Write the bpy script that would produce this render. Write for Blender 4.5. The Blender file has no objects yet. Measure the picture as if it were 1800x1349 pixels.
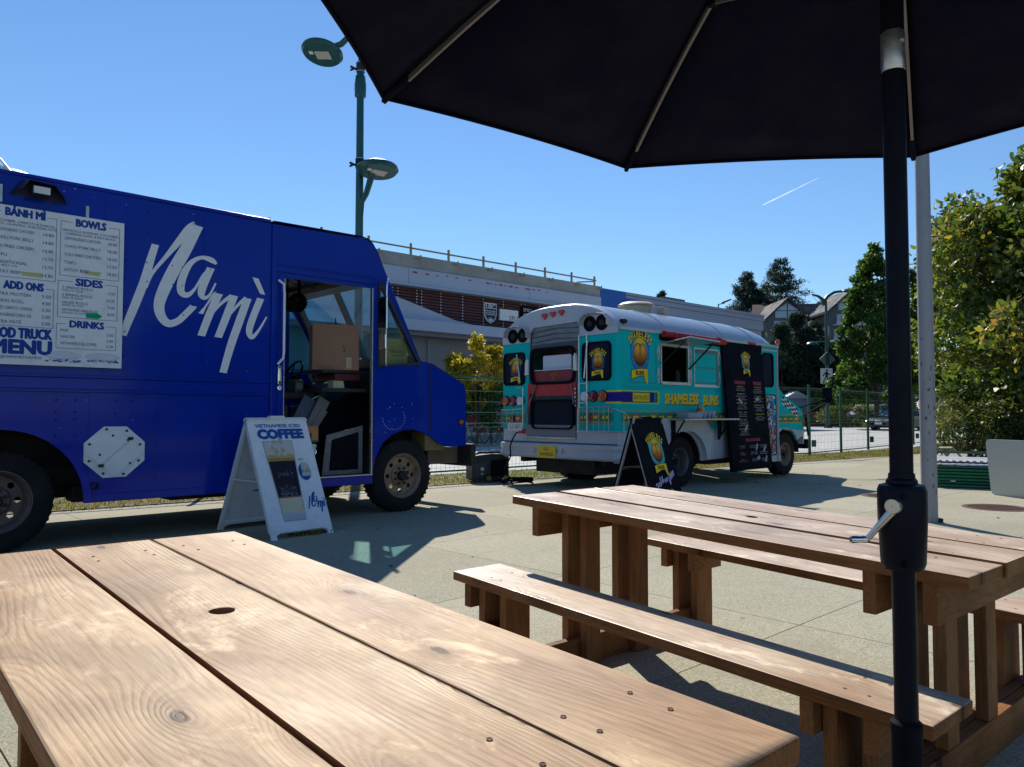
import bpy, bmesh, math, random
import numpy as np
from mathutils import Vector, Matrix, Quaternion
from mathutils.geometry import tessellate_polygon

R = math.radians
random.seed(7)
sc = bpy.context.scene
COL = sc.collection

# ------------------------------------------------------------------ camera
cam_data = bpy.data.cameras.new('camera')
cam = bpy.data.objects.new('camera', cam_data)
COL.objects.link(cam)
cam.location = (0, 0, 1.10)
cam.rotation_euler = (R(90 + 2.33), 0, 0)
cam_data.sensor_width = 36
cam_data.lens = 26.8
cam_data.clip_start = 0.05
cam_data.clip_end = 20000
sc.camera = cam

# ------------------------------------------------------------------ light
SUN_AZ, SUN_EL = R(-10.8), R(41.0)
world = bpy.data.worlds.new('World')
sc.world = world
world.use_nodes = True
wn = world.node_tree
wn.nodes.clear()
sky = wn.nodes.new('ShaderNodeTexSky')
sky.sky_type = 'NISHITA'
sky.sun_disc = False
sky.sun_elevation = SUN_EL
sky.sun_rotation = SUN_AZ
sky.altitude = 50
sky.air_density = 1.3
sky.dust_density = 0.0
sky.ozone_density = 9.5
bg = wn.nodes.new('ShaderNodeBackground')
bg.inputs['Strength'].default_value = 0.092
wo = wn.nodes.new('ShaderNodeOutputWorld')
wn.links.new(sky.outputs[0], bg.inputs[0])
wn.links.new(bg.outputs[0], wo.inputs[0])
sun_data = bpy.data.lights.new('sun', 'SUN')
sun_data.energy = 4.4
sun_data.angle = R(0.5)
sun_data.color = (1.0, 0.94, 0.84)
sun = bpy.data.objects.new('sun', sun_data)
COL.objects.link(sun)
sdir = Vector((math.sin(SUN_AZ) * math.cos(SUN_EL), math.cos(SUN_AZ) * math.cos(SUN_EL), math.sin(SUN_EL)))
sun.rotation_mode = 'QUATERNION'
sun.rotation_quaternion = sdir.to_track_quat('Z', 'Y')
sun.location = (0, 0, 30)
sc.view_settings.view_transform = 'Standard'
sc.view_settings.look = 'None'
sc.view_settings.gamma = 1
sc.view_settings.use_curve_mapping = False
sc.view_settings.exposure = 0.4
sc.render.engine = 'CYCLES'
sc.cycles.max_bounces = 8
sc.cycles.transparent_max_bounces = 16
sc.cycles.caustics_reflective = False
sc.cycles.caustics_refractive = False

# ------------------------------------------------------------------ materials
MATS = {}
def nd(nt, t, **kw):
    n = nt.nodes.new('ShaderNode' + t)
    for k, v in kw.items():
        if k in n.inputs.keys() if isinstance(k, str) else False:
            n.inputs[k].default_value = v
        else:
            setattr(n, k, v)
    return n

def base_mat(name):
    m = bpy.data.materials.new(name)
    m.use_nodes = True
    nt = m.node_tree
    nt.nodes.clear()
    out = nt.nodes.new('ShaderNodeOutputMaterial')
    b = nt.nodes.new('ShaderNodeBsdfPrincipled')
    nt.links.new(b.outputs[0], out.inputs[0])
    return m, nt, b, out

def noise(nt, co, scale, detail=4, rough=.55, dist=0):
    n = nt.nodes.new('ShaderNodeTexNoise')
    n.inputs['Scale'].default_value = scale
    n.inputs['Detail'].default_value = detail
    n.inputs['Roughness'].default_value = rough
    n.inputs['Distortion'].default_value = dist
    if co is not None: nt.links.new(co, n.inputs['Vector'])
    return n.outputs['Fac']

def ramp(nt, fac, stops):
    r = nt.nodes.new('ShaderNodeValToRGB')
    el = r.color_ramp.elements
    while len(el) < len(stops): el.new(0.5)
    for e, (p, c) in zip(el, stops):
        e.position = p
        e.color = (c, c, c, 1) if isinstance(c, (int, float)) else (*c, 1)
    nt.links.new(fac, r.inputs[0])
    return r.outputs[0]

def mth(nt, op, a, b=None, clamp=False):
    n = nt.nodes.new('ShaderNodeMath'); n.operation = op; n.use_clamp = clamp
    for i, x in enumerate((a, b)):
        if x is None: continue
        if isinstance(x, (int, float)): n.inputs[i].default_value = x
        else: nt.links.new(x, n.inputs[i])
    return n.outputs[0]

def mixc(nt, fac, a, b, mode='MIX'):
    n = nt.nodes.new('ShaderNodeMix'); n.data_type = 'RGBA'; n.blend_type = mode
    for s, x in ((0, fac), (6, a), (7, b)):
        if isinstance(x, (int, float)): n.inputs[s].default_value = x
        elif isinstance(x, tuple): n.inputs[s].default_value = (*x[:3], 1)
        else: nt.links.new(x, n.inputs[s])
    return n.outputs[2]

def bump(nt, b, h, strength=.3, dist=.01):
    n = nt.nodes.new('ShaderNodeBump')
    n.inputs['Strength'].default_value = strength
    n.inputs['Distance'].default_value = dist
    nt.links.new(h, n.inputs['Height'])
    nt.links.new(n.outputs[0], b.inputs['Normal'])

def objco(nt, scale=(1, 1, 1), rand=False):
    tc = nt.nodes.new('ShaderNodeTexCoord')
    mp = nt.nodes.new('ShaderNodeMapping')
    mp.inputs['Scale'].default_value = scale
    nt.links.new(tc.outputs['Object'], mp.inputs[0])
    if rand:
        oi = nt.nodes.new('ShaderNodeObjectInfo')
        v = nt.nodes.new('ShaderNodeVectorMath'); v.operation = 'SCALE'
        cx = nt.nodes.new('ShaderNodeCombineXYZ')
        for i, k in enumerate((37., 23., 11.)):
            nt.links.new(mth(nt, 'MULTIPLY', oi.outputs['Random'], k), cx.inputs[i])
        a = nt.nodes.new('ShaderNodeVectorMath'); a.operation = 'ADD'
        nt.links.new(mp.outputs[0], a.inputs[0]); nt.links.new(cx.outputs[0], a.inputs[1])
        return a.outputs[0]
    return mp.outputs[0]

def gmat(name, col, rough=.5, metal=0, var=.18, scale=6, bmp=0, bscale=60, coat=0, dirt=0, dirtcol=(.12, .1, .08), spec=None, rvar=.1):
    """plain painted / moulded / metal surface with uneven colour, gloss and grime"""
    if name in MATS: return MATS[name]
    m, nt, b, out = base_mat(name)
    co = objco(nt)
    n1 = noise(nt, co, scale, 5, .6)
    lo = tuple(c * (1 - var) for c in col); hi = tuple(min(1, c * (1 + var)) for c in col)
    c = ramp(nt, n1, [(.25, lo), (.75, hi)])
    if dirt:
        n2 = noise(nt, co, scale * .7 + 1.3, 8, .7, .4)
        f = ramp(nt, n2, [(.5, 0.), (.75, dirt)])
        c = mixc(nt, f, c, dirtcol)
    nt.links.new(c, b.inputs['Base Color'])
    r = ramp(nt, noise(nt, co, scale * 2.3, 4), [(.3, max(0., rough - rvar)), (.7, min(1., rough + rvar))])
    nt.links.new(r, b.inputs['Roughness'])
    b.inputs['Metallic'].default_value = metal
    if spec is not None: b.inputs['Specular IOR Level'].default_value = spec
    if coat:
        b.inputs['Coat Weight'].default_value = coat; b.inputs['Coat Roughness'].default_value = .08
    if bmp: bump(nt, b, noise(nt, co, bscale, 3), bmp, .004)
    MATS[name] = m
    return m

def print_mat(name='printed_ink', rough=.5):
    m, nt, b, out = base_mat(name)
    a = nt.nodes.new('ShaderNodeAttribute'); a.attribute_name = 'tint'
    n = noise(nt, objco(nt), 14, 5, .6)
    c = mixc(nt, 1.0, a.outputs['Color'], ramp(nt, n, [(.2, .85), (.8, 1.)]), 'MULTIPLY')
    nt.links.new(c, b.inputs['Base Color'])
    b.inputs['Roughness'].default_value = rough
    b.inputs['Specular IOR Level'].default_value = .15
    MATS[name] = m
    return m

def wood_mat(name, dark, mid, light, bleach=.35, scale=1.0, rough=.55, knots=True, spec=.28):
    m, nt, b, out = base_mat(name)
    tc = nt.nodes.new('ShaderNodeTexCoord')
    oi = nt.nodes.new('ShaderNodeObjectInfo')
    cx = nt.nodes.new('ShaderNodeCombineXYZ')
    for i, k in enumerate((41., 17., 9.)):
        nt.links.new(mth(nt, 'MULTIPLY', oi.outputs['Random'], k), cx.inputs[i])
    ad = nt.nodes.new('ShaderNodeVectorMath'); ad.operation = 'ADD'
    nt.links.new(tc.outputs['Object'], ad.inputs[0]); nt.links.new(cx.outputs[0], ad.inputs[1])
    def mp(s):
        n = nt.nodes.new('ShaderNodeMapping'); n.inputs['Scale'].default_value = s
        nt.links.new(ad.outputs[0], n.inputs[0]); return n.outputs[0]
    # growth ring field: slow, stretched along the board
    field = noise(nt, mp((.55 * scale, 3.0 * scale, 3.0 * scale)), 1.0, 2.0, .5, .2)
    field = mth(nt, 'MULTIPLY', field, 62.0)
    sep = nt.nodes.new('ShaderNodeSeparateXYZ'); nt.links.new(ad.outputs[0], sep.inputs[0])
    field = mth(nt, 'ADD', field, mth(nt, 'MULTIPLY', sep.outputs[1], 120.0))
    knot = None
    if knots:
        vo = nt.nodes.new('ShaderNodeTexVoronoi'); vo.feature = 'F1'; vo.voronoi_dimensions = '2D'
        vo.inputs['Scale'].default_value = 1.0
        nt.links.new(mp((2.1, 5.0, 1.2)), vo.inputs['Vector'])
        dist = vo.outputs['Distance']
        # only some cells carry a knot
        cs = nt.nodes.new('ShaderNodeSeparateColor'); nt.links.new(vo.outputs['Color'], cs.inputs[0])
        pick = mth(nt, 'GREATER_THAN', cs.outputs[0], .45)
        near = mth(nt, 'POWER', mth(nt, 'SUBTRACT', 1.0, mth(nt, 'MULTIPLY', dist, 2.2, True), True), 2.0)
        near = mth(nt, 'MULTIPLY', near, pick)
        field = mth(nt, 'ADD', field, mth(nt, 'MULTIPLY', near, 16.))
        knot = mth(nt, 'MULTIPLY', ramp(nt, mth(nt, 'ADD', dist, mth(nt, 'MULTIPLY', noise(nt, mp((40, 40, 40)), 1.0, 2, .5), .03)), [(.050, 1.), (.075, 0.)]), pick)
        halo = mth(nt, 'MULTIPLY', ramp(nt, dist, [(.05, 1.), (.22, 0.)]), pick)
    field = mth(nt, 'ADD', field, mth(nt, 'MULTIPLY', noise(nt, mp((3, 30, 30)), 1.0, 2, .5), .9))
    s = mth(nt, 'SINE', mth(nt, 'MULTIPLY', field, 3.1))
    rings = ramp(nt, mth(nt, 'ADD', mth(nt, 'MULTIPLY', s, .5), .5), [(.3, 0.), (.9, .8), (1., 1.)])
    rings = mth(nt, 'MULTIPLY', rings, ramp(nt, noise(nt, mp((1.5, 7, 7)), 1.0, 3, .5), [(.3, .25), (.65, 1.)]))
    fine = noise(nt, mp((6, 150, 150)), 1.0, 3, .7)
    tone = noise(nt, mp((1.1, 2.6, 2.6)), 1.0, 4, .6)
    c = mixc(nt, ramp(nt, tone, [(.38, 0.), (.60, 1.)]), mid, light)
    c = mixc(nt, mth(nt, 'MULTIPLY', rings, .27), c, dark)
    c = mixc(nt, ramp(nt, fine, [(.42, 0.), (.7, .42)]), c, dark)
    # weathered pale scuffs and darker damp stain patches
    sc1 = noise(nt, mp((3.2, 6, 6)), 1.0, 7, .72, .3)
    c = mixc(nt, ramp(nt, sc1, [(.57, 0.), (.66, bleach)]), c, tuple(min(1, x * 1.2 + .14) for x in light))
    st = noise(nt, mp((1.7, 3.3, 3.3)), 1.3, 5, .6, .5)
    c = mixc(nt, ramp(nt, st, [(.50, 0.), (.66, .42)]), c, dark)
    if knots:
        c = mixc(nt, mth(nt, 'MULTIPLY', halo, .5), c, dark)
        c = mixc(nt, mth(nt, 'MULTIPLY', knot, .8), c, tuple(x * .3 for x in dark))
    ov = ramp(nt, oi.outputs['Random'], [(0., .86), (1., 1.1)])
    c = mixc(nt, 1.0, c, ov, 'MULTIPLY')
    nt.links.new(c, b.inputs['Base Color'])
    nt.links.new(ramp(nt, sc1, [(.3, rough - .1), (.7, rough + .13)]), b.inputs['Roughness'])
    b.inputs['Specular IOR Level'].default_value = spec
    h = mth(nt, 'ADD', mth(nt, 'MULTIPLY', fine, .5), mth(nt, 'MULTIPLY', rings, -.35))
    if knots: h = mth(nt, 'SUBTRACT', h, mth(nt, 'MULTIPLY', knot, .8))
    h = mth(nt, 'ADD', h, mth(nt, 'MULTIPLY', tone, .8))
    bump(nt, b, h, .45, .0025)
    MATS[name] = m
    return m

def glass_mat(name, tint=(.75, .9, .92), alpha=.35, rough=.05):
    """thin pane: mostly see-through, with a clear reflection"""
    m, nt, b, out = base_mat(name)
    nt.nodes.remove(b)
    tr = nt.nodes.new('ShaderNodeBsdfTransparent'); tr.inputs[0].default_value = (*tint, 1)
    gl = nt.nodes.new('ShaderNodeBsdfGlossy'); gl.inputs['Roughness'].default_value = rough
    df = nt.nodes.new('ShaderNodeBsdfDiffuse'); df.inputs[0].default_value = (.35, .4, .4, 1)
    fr = nt.nodes.new('ShaderNodeLayerWeight'); fr.inputs[0].default_value = .5
    m1 = nt.nodes.new('ShaderNodeMixShader'); m2 = nt.nodes.new('ShaderNodeMixShader')
    n = noise(nt, objco(nt), 5, 6, .7)
    nt.links.new(mth(nt, 'MULTIPLY', n, alpha), m1.inputs[0])
    nt.links.new(tr.outputs[0], m1.inputs[1]); nt.links.new(df.outputs[0], m1.inputs[2])
    nt.links.new(mth(nt, 'ADD', mth(nt, 'MULTIPLY', mth(nt, 'POWER', fr.outputs['Facing'], 5.), .8), .035), m2.inputs[0])
    nt.links.new(m1.outputs[0], m2.inputs[1]); nt.links.new(gl.outputs[0], m2.inputs[2])
    nt.links.new(m2.outputs[0], out.inputs[0])
    MATS[name] = m
    return m

def leaf_mat(name, stops, trans=.45, rough=.45, spec=.35):
    """per-leaf colour from the mesh attribute 'leaf' (0..1), light passes through"""
    m, nt, b, out = base_mat(name)
    a = nt.nodes.new('ShaderNodeAttribute'); a.attribute_name = 'leaf'
    c = ramp(nt, a.outputs['Fac'], stops)
    nt.links.new(c, b.inputs['Base Color'])
    b.inputs['Roughness'].default_value = rough
    b.inputs['Specular IOR Level'].default_value = spec
    tl = nt.nodes.new('ShaderNodeBsdfTranslucent')
    nt.links.new(mixc(nt, 1.0, c, (1.5, 1.55, .7), 'MULTIPLY'), tl.inputs[0])
    mx = nt.nodes.new('ShaderNodeMixShader'); mx.inputs[0].default_value = trans
    nt.links.new(b.outputs[0], mx.inputs[1]); nt.links.new(tl.outputs[0], mx.inputs[2])
    nt.links.new(mx.outputs[0], out.inputs[0])
    MATS[name] = m
    return m

INK = print_mat()
WOOD = wood_mat('stained_fir', (.13, .066, .034), (.40, .24, .125), (.63, .445, .26), bleach=.75, rough=.55, spec=.22)
WOOD2 = wood_mat('glare_pale_fir', (.17, .085, .045), (.54, .36, .225), (.78, .61, .45), bleach=.85, rough=.42, spec=.5)  # paler copy of the table wood, sun glare put into its colour
WOODLEG = wood_mat('stained_fir_frame_shaded_edge', (.07, .025, .009), (.26, .105, .036), (.34, .155, .06), bleach=.08, scale=1.3, spec=.12)  # frame stain; also paints shade onto plank edges and undersides
M_BLUE = gmat('blue_truck_paint', (.0005, .026, .33), .30, var=.16, scale=1.1, coat=.32, spec=.05, dirt=.22, dirtcol=(.02, .035, .12), bmp=.5, bscale=1.6, rvar=.08)
M_TEAL = gmat('teal_bus_paint', (.0005, .50, .48), .35, var=.08, scale=3, coat=.03, spec=.05, dirt=.08, dirtcol=(.05, .2, .2))
M_GREYP = gmat('pale_grey_bus_paint', (.44, .47, .52), .36, var=.06, scale=3, coat=.3, dirt=.25, dirtcol=(.2, .2, .2))
M_WHITE = gmat('white_paint', (.74, .76, .76), .45, var=.06, dirt=.25, dirtcol=(.35, .33, .3))
M_SIGN = gmat('scuffed_white_plastic', (.72, .75, .77), .5, var=.06, scale=9, dirt=.35, dirtcol=(.36, .36, .36))
M_BLACK = gmat('black_plastic', (.006, .007, .013), .6, spec=.05, var=.3, dirt=.1, dirtcol=(.06, .06, .06))
M_RUBBER = gmat('tyre_rubber', (.016, .016, .017), .85, var=.3, bmp=.3, bscale=90, dirt=.3, dirtcol=(.06, .055, .05), spec=.2)
M_DARK = gmat('dark_grimy_metal', (.022, .020, .019), .7, var=.4, metal=.3, dirt=.3, dirtcol=(.09, .06, .04))
M_STEEL = gmat('galvanised_steel', (.42, .43, .43), .38, metal=.85, var=.12, scale=14)
M_CHROME = gmat('bright_metal', (.75, .75, .76), .14, metal=1, var=.05)
M_ALU = gmat('brushed_aluminium', (.55, .55, .55), .33, metal=.9, var=.1, scale=20)
M_RIM = gmat('rusty_grey_rim', (.30, .21, .14), .6, metal=.2, var=.3, scale=9, dirt=.95, dirtcol=(.10, .035, .015))
M_RUST = gmat('rust', (.12, .05, .03), .8, var=.35, scale=30, metal=.2)
M_NAVY = gmat('navy_umbrella_fabric', (.0025, .0035, .020), .9, var=.08, scale=3, bmp=.25, bscale=300, spec=.15)
M_POLE = gmat('navy_black_pole', (.004, .005, .014), .45, var=.2, spec=.12)
M_RIB = gmat('bare_rib_metal', (.15, .15, .17), .45, metal=.3, var=.1)
M_GREEN = gmat('dark_green_paint', (.003, .075, .068), .35, var=.2, coat=.2)
M_FGREEN = gmat('green_fence_coating', (.02, .10, .05), .5, var=.2)
M_CARD = gmat('brown_cardboard', (.29, .165, .10), .85, var=.08, scale=12, bmp=.1)
M_CARDD = gmat('dark_cardboard', (.20, .11, .07), .85, var=.08, scale=12, bmp=.1)
M_RED = gmat('red_plastic', (.55, .012, .012), .35, var=.12, coat=.2)
M_DRED = gmat('dark_red_lens', (.17, .006, .01), .2, var=.1, coat=.5)
M_ORANGE = gmat('orange_lens', (.42, .075, .012), .22, var=.1, coat=.5)
M_CLEAR = gmat('clear_lens', (.62, .64, .67), .15, var=.06, coat=.6)
M_DGLASS = gmat('dark_window_glass', (.008, .014, .03), .25, var=.1, spec=.05, rvar=.02)
M_CLEARGLASS = glass_mat('quarter_glass', (.78, .92, .92), .03)
M_GLASS = glass_mat('van_glass', (.40, .74, .84), .03)
M_YELL = gmat('yellow_plate', (.75, .52, .02), .5, var=.08)
M_CONC = gmat('raw_concrete', (.33, .32, .29), .9, var=.2, scale=.8, bmp=.3, bscale=4, dirt=.45, dirtcol=(.17, .17, .15))
M_FASCIA = gmat('pale_grey_cladding', (.40, .45, .56), .6, var=.06, scale=.4, dirt=.12, dirtcol=(.3, .32, .36))
M_WALLG = gmat('grey_rendered_wall', (.22, .22, .24), .8, var=.08, scale=.5)
M_SLATW = gmat('dark_red_cedar_slat', (.085, .026, .028), .7, var=.35, scale=2.5)
# ------------------------------------------------------------------ mesh building
class MB:
    def __init__(s):
        s.v = []; s.f = []; s.c = []; s.m = []
        s.col = (1., 1., 1.); s.mi = 0
    def add(s, vs, fs, col=None):
        o = len(s.v)
        s.v += [tuple(p) for p in vs]
        for f in fs:
            s.f.append(tuple(i + o for i in f))
            s.c.append(col or s.col); s.m.append(s.mi)
        return s
    def box(s, a, b, M=None):
        x0, y0, z0 = a; x1, y1, z1 = b
        vs = [Vector(p) for p in ((x0,y0,z0),(x1,y0,z0),(x1,y1,z0),(x0,y1,z0),(x0,y0,z1),(x1,y0,z1),(x1,y1,z1),(x0,y1,z1))]
        if M is not None: vs = [M @ p for p in vs]
        return s.add(vs, [(0,3,2,1),(4,5,6,7),(0,1,5,4),(1,2,6,5),(2,3,7,6),(3,0,4,7)])
    def hexa(s, lo, hi):
        """eight corners: four low, four high, both counter-clockwise"""
        return s.add(list(lo) + list(hi), [(0,3,2,1),(4,5,6,7),(0,1,5,4),(1,2,6,5),(2,3,7,6),(3,0,4,7)])
    def tube(s, pts, r, n=8, cap=True):
        pts = [Vector(p) for p in pts]
        rs = r if isinstance(r, (list, tuple)) else [r] * len(pts)
        o = len(s.v); prev = None; vs = []
        for i, p in enumerate(pts):
            t = (pts[min(i+1, len(pts)-1)] - pts[max(i-1, 0)])
            t = t.normalized() if t.length > 1e-9 else Vector((0,0,1))
            if prev is None:
                a = Vector((0,0,1)) if abs(t.z) < .9 else Vector((1,0,0))
                u = t.cross(a).normalized()
            else:
                u = (prev - t * prev.dot(t)).normalized()
            prev = u; w = t.cross(u)
            for k in range(n):
                an = 2*math.pi*k/n
                vs.append(p + (u*math.cos(an) + w*math.sin(an)) * rs[i])
        fs = []
        for i in range(len(pts)-1):
            for k in range(n):
                k2 = (k+1) % n
                fs.append((i*n+k, i*n+k2, (i+1)*n+k2, (i+1)*n+k))
        if cap:
            fs.append(tuple(reversed(range(n)))); fs.append(tuple((len(pts)-1)*n+k for k in range(n)))
        return s.add(vs, fs)
    def lathe(s, prof, o=(0,0,0), ax=(0,0,1), n=24, ref=None, cap=False):
        """prof: (radius, height along the axis)"""
        ax = Vector(ax).normalized(); o = Vector(o)
        a = Vector((0,0,1)) if abs(ax.z) < .9 else Vector((1,0,0))
        u = ax.cross(a).normalized(); w = ax.cross(u)
        vs = []; fs = []
        for r, h in prof:
            for k in range(n):
                an = 2*math.pi*k/n
                vs.append(o + ax*h + (u*math.cos(an) + w*math.sin(an))*r)
        for i in range(len(prof)-1):
            for k in range(n):
                k2 = (k+1) % n
                fs.append((i*n+k, i*n+k2, (i+1)*n+k2, (i+1)*n+k))
        if cap:
            fs.append(tuple(reversed(range(n)))); fs.append(tuple((len(prof)-1)*n+k for k in range(n)))
        return s.add(vs, fs)
    def plate(s, outer, holes=(), t=.03, F=None, both=True):
        """flat panel with openings; F maps (a, b, depth) to 3-D; depth 0 is the face, t the back"""
        F = F or (lambda a, b, d: (a, d, b))
        loops = [outer] + list(holes)
        flat = [p for l in loops for p in l]
        tris = tessellate_polygon([[Vector((p[0], p[1], 0)) for p in l] for l in loops])
        n = len(flat)
        ar = 0
        vs = [F(p[0], p[1], 0) for p in flat]
        fs = [tuple(t_) for t_ in tris]
        if t:
            vs += [F(p[0], p[1], t) for p in flat]
            fs += [tuple(i + n for i in reversed(t_)) for t_ in tris]
            o = 0
            for l in loops:
                k = len(l)
                for i in range(k):
                    j = (i+1) % k
                    fs.append((o+i, o+j, o+j+n, o+i+n))
                o += k
        return s.add(vs, fs)
    def text(s, txt, org, xd, yd, size=.1, bold=0., align='L', width=None, shear=0., lift=0., maxw=None):
        vs, fs = glyphs(txt, 0.)
        if not vs: return 0
        x0 = min(v[0] for v in vs); x1 = max(v[0] for v in vs)
        k = size / .70      # cap height of the built-in face is about 0.70 of its size
        kx = k if width is None else width / (x1 - x0)
        if maxw and (x1 - x0) * kx > maxw: kx = maxw / (x1 - x0)
        w = (x1 - x0) * kx
        off = {'L': 0, 'C': -w/2, 'R': -w}[align]
        xd = Vector(xd); yd = Vector(yd); n = xd.cross(yd); org = Vector(org) + n * lift
        # heavy weights: the letter laid down again a hair aside, as thick ink
        r = bold*k*.95
        sh = [(0, 0)] if bold < .025 else [(r*math.cos(i*math.pi/8), r*math.sin(i*math.pi/8)*.8) for i in range(16)] + [(0, 0)]
        for j, (dx, dy) in enumerate(sh):
            s.add([org + n*(j*.00003) + xd*((v[0]-x0)*kx + off + dx + shear*v[1]*k) + yd*(v[1]*k + dy) for v in vs], fs)
        return w
    def ellipse(s, c, xd, yd, a, b, n=20, lift=0, cols=None):
        xd = Vector(xd); yd = Vector(yd); nn = xd.cross(yd); c = Vector(c) + nn*lift
        s.add([c + xd*a*math.cos(2*math.pi*k/n) + yd*b*math.sin(2*math.pi*k/n) for k in range(n)], [tuple(range(n))])
    def poly(s, pts, c, xd, yd, lift=0, k=1., col=None):
        xd = Vector(xd); yd = Vector(yd); nn = xd.cross(yd); c = Vector(c) + nn*lift
        tr = tessellate_polygon([[Vector((p[0], p[1], 0)) for p in pts]])
        s.add([c + xd*p[0]*k + yd*p[1]*k for p in pts], [tuple(t) for t in tr], col)
    def mesh(s, name, smooth=None):
        me = bpy.data.meshes.new(name)
        me.from_pydata(s.v, [], s.f)
        if any(c != (1., 1., 1.) for c in s.c):
            at = me.color_attributes.new('tint', 'FLOAT_COLOR', 'CORNER')
            arr = []
            for f, c in zip(s.f, s.c):
                for _ in f: arr += [c[0], c[1], c[2], 1.]
            at.data.foreach_set('color', arr)
        if any(s.m): me.polygons.foreach_set('material_index', s.m)
        if smooth:
            me.shade_smooth()
            me.set_sharp_from_angle(angle=R(smooth))
        me.validate(); me.update()
        return me

_gl = {}
def glyphs(txt, bold=0.):
    key = (txt, bold)
    if key in _gl: return _gl[key]
    cu = bpy.data.curves.new('lettering', 'FONT')
    cu.body = txt; cu.size = 1.; cu.offset = bold; cu.resolution_u = 2; cu.space_character = 1. + bold*2.4
    ob = bpy.data.objects.new('lettering', cu)
    COL.objects.link(ob)
    dg = bpy.context.evaluated_depsgraph_get()
    me = ob.evaluated_get(dg).to_mesh()
    r = ([tuple(v.co[:2]) for v in me.vertices], [tuple(p.vertices) for p in me.polygons])
    ob.evaluated_get(dg).to_mesh_clear()
    bpy.data.objects.remove(ob); bpy.data.curves.remove(cu)
    _gl[key] = r
    return r

SPLIT = {'belt_moulding', 'sill_moulding', 'door_edge_trim', 'chassis_rail', 'axle', 'bumper_horn', 'under_tank', 'shelf_bracket', 'awning_strap', 'side_rib',
         'panel_seam', 'hinge', 'drip_rail', 'board_hanger', 'flap_strut', 'door_strut', 'mirror_arm', 'chassis', 'door_edging', 'housing_screw', 'steel_strap',
         'base_bolt', 'cab_header', 'dash_shelf', 'storage_shelf', 'diamond_decal', 'apron_seam', 'header_seam', 'roof_seam', 'hatch_fitting', 'tool', 'window_strip',
         'grille_bar', 'blue_panel', 'tape_label', 'louvre_vent', 'wheel', 'folded_leg', 'sheet', 'front_bumper', 'red_paint_mark', 'white_sticker', 'top_sheet', 'kitchen_interior'}
def pieces(mb):
    par = list(range(len(mb.v)))
    def find(a):
        while par[a] != a: par[a] = par[par[a]]; a = par[a]
        return a
    for f in mb.f:
        r = find(f[0])
        for i in f[1:]: par[find(i)] = r
    out = {}
    for k, f in enumerate(mb.f): out.setdefault(find(f[0]), []).append(k)
    res = []
    for ks in out.values():
        m = MB(); ids = {}
        for k in ks:
            m.f.append(tuple(ids.setdefault(i, len(ids)) for i in mb.f[k])); m.c.append(mb.c[k]); m.m.append(0)
        m.v = [mb.v[i] for i in sorted(ids, key=ids.get)]
        res.append(m)
    return res
def part(name, mb, mats, parent=None, smooth=None, bevel=0, label=None, kind=None, loc=None):
    if isinstance(mb, MB) and name in SPLIT and not getattr(mb, 'one', 0):
        ps = pieces(mb)
        for q in ps: q.one = 1
        if 1 < len(ps) < 40: return [part(name, q, mats, parent, smooth, bevel, label, kind, loc) for q in ps][0]
    me = mb.mesh(name, smooth) if isinstance(mb, MB) else mb
    o = bpy.data.objects.new(name, me)
    COL.objects.link(o)
    if not len(me.materials):
        for m in (mats if isinstance(mats, (list, tuple)) else [mats]): me.materials.append(m)
    if parent is not None: o.parent = parent
    if loc is not None: o.location = loc
    if bevel:
        bv = o.modifiers.new('bevel', 'BEVEL'); bv.width = bevel; bv.segments = 2; bv.limit_method = 'ANGLE'; bv.angle_limit = R(40)
        bv.harden_normals = False
    if label: o['label'] = label
    if kind: o['kind'] = kind
    return o

def thing(name, label, cat, loc=(0,0,0), rz=0, group=None):
    o = bpy.data.objects.new(name, None)
    o.empty_display_size = .1
    COL.objects.link(o)
    o.location = loc; o.rotation_euler = (0, 0, rz)
    o['label'] = label; o['category'] = cat
    if group: o['group'] = group
    return o

def tag(o, label, cat, group=None):
    o['label'] = label; o['category'] = cat
    if group: o['group'] = group
    return o

def dup(root, label, loc=None, rz=None, scale=None):
    def cp(o, par):
        c = o.copy(); COL.objects.link(c)
        if par is not None: c.parent = par
        for ch in list(o.children): cp(ch, c)
        return c
    r = cp(root, None)
    r['label'] = label
    if loc is not None: r.location = loc
    if rz is not None: r.rotation_euler = (0, 0, rz)
    if scale is not None: r.scale = (scale,)*3 if isinstance(scale, (int, float)) else scale
    return r

def circ(cx, cy, r, n=24, a0=0, a1=360, ry=None):
    full = abs(a1 - a0) >= 360
    k = n if full else n + 1
    return [(cx + r*math.cos(R(a0 + (a1-a0)*i/n)), cy + (ry or r)*math.sin(R(a0 + (a1-a0)*i/n))) for i in range(k)]

def rrect(x0, y0, x1, y1, r, n=5):
    out = []
    for cx, cy, a in ((x1-r, y0+r, -90), (x1-r, y1-r, 0), (x0+r, y1-r, 90), (x0+r, y0+r, 180)):
        out += [(cx + r*math.cos(R(a + 90*i/n)), cy + r*math.sin(R(a + 90*i/n))) for i in range(n+1)]
    return out

def ring(outer, w):
    """outline shrunk toward its centre, for frames"""
    cx = sum(p[0] for p in outer)/len(outer); cy = sum(p[1] for p in outer)/len(outer)
    mx = max(p[0] for p in outer) - cx; my = max(p[1] for p in outer) - cy
    return [(cx + (p[0]-cx)*(mx-w)/mx, cy + (p[1]-cy)*(my-w)/my) for p in outer]

X, Y, Z = Vector((1,0,0)), Vector((0,1,0)), Vector((0,0,1))

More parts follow.
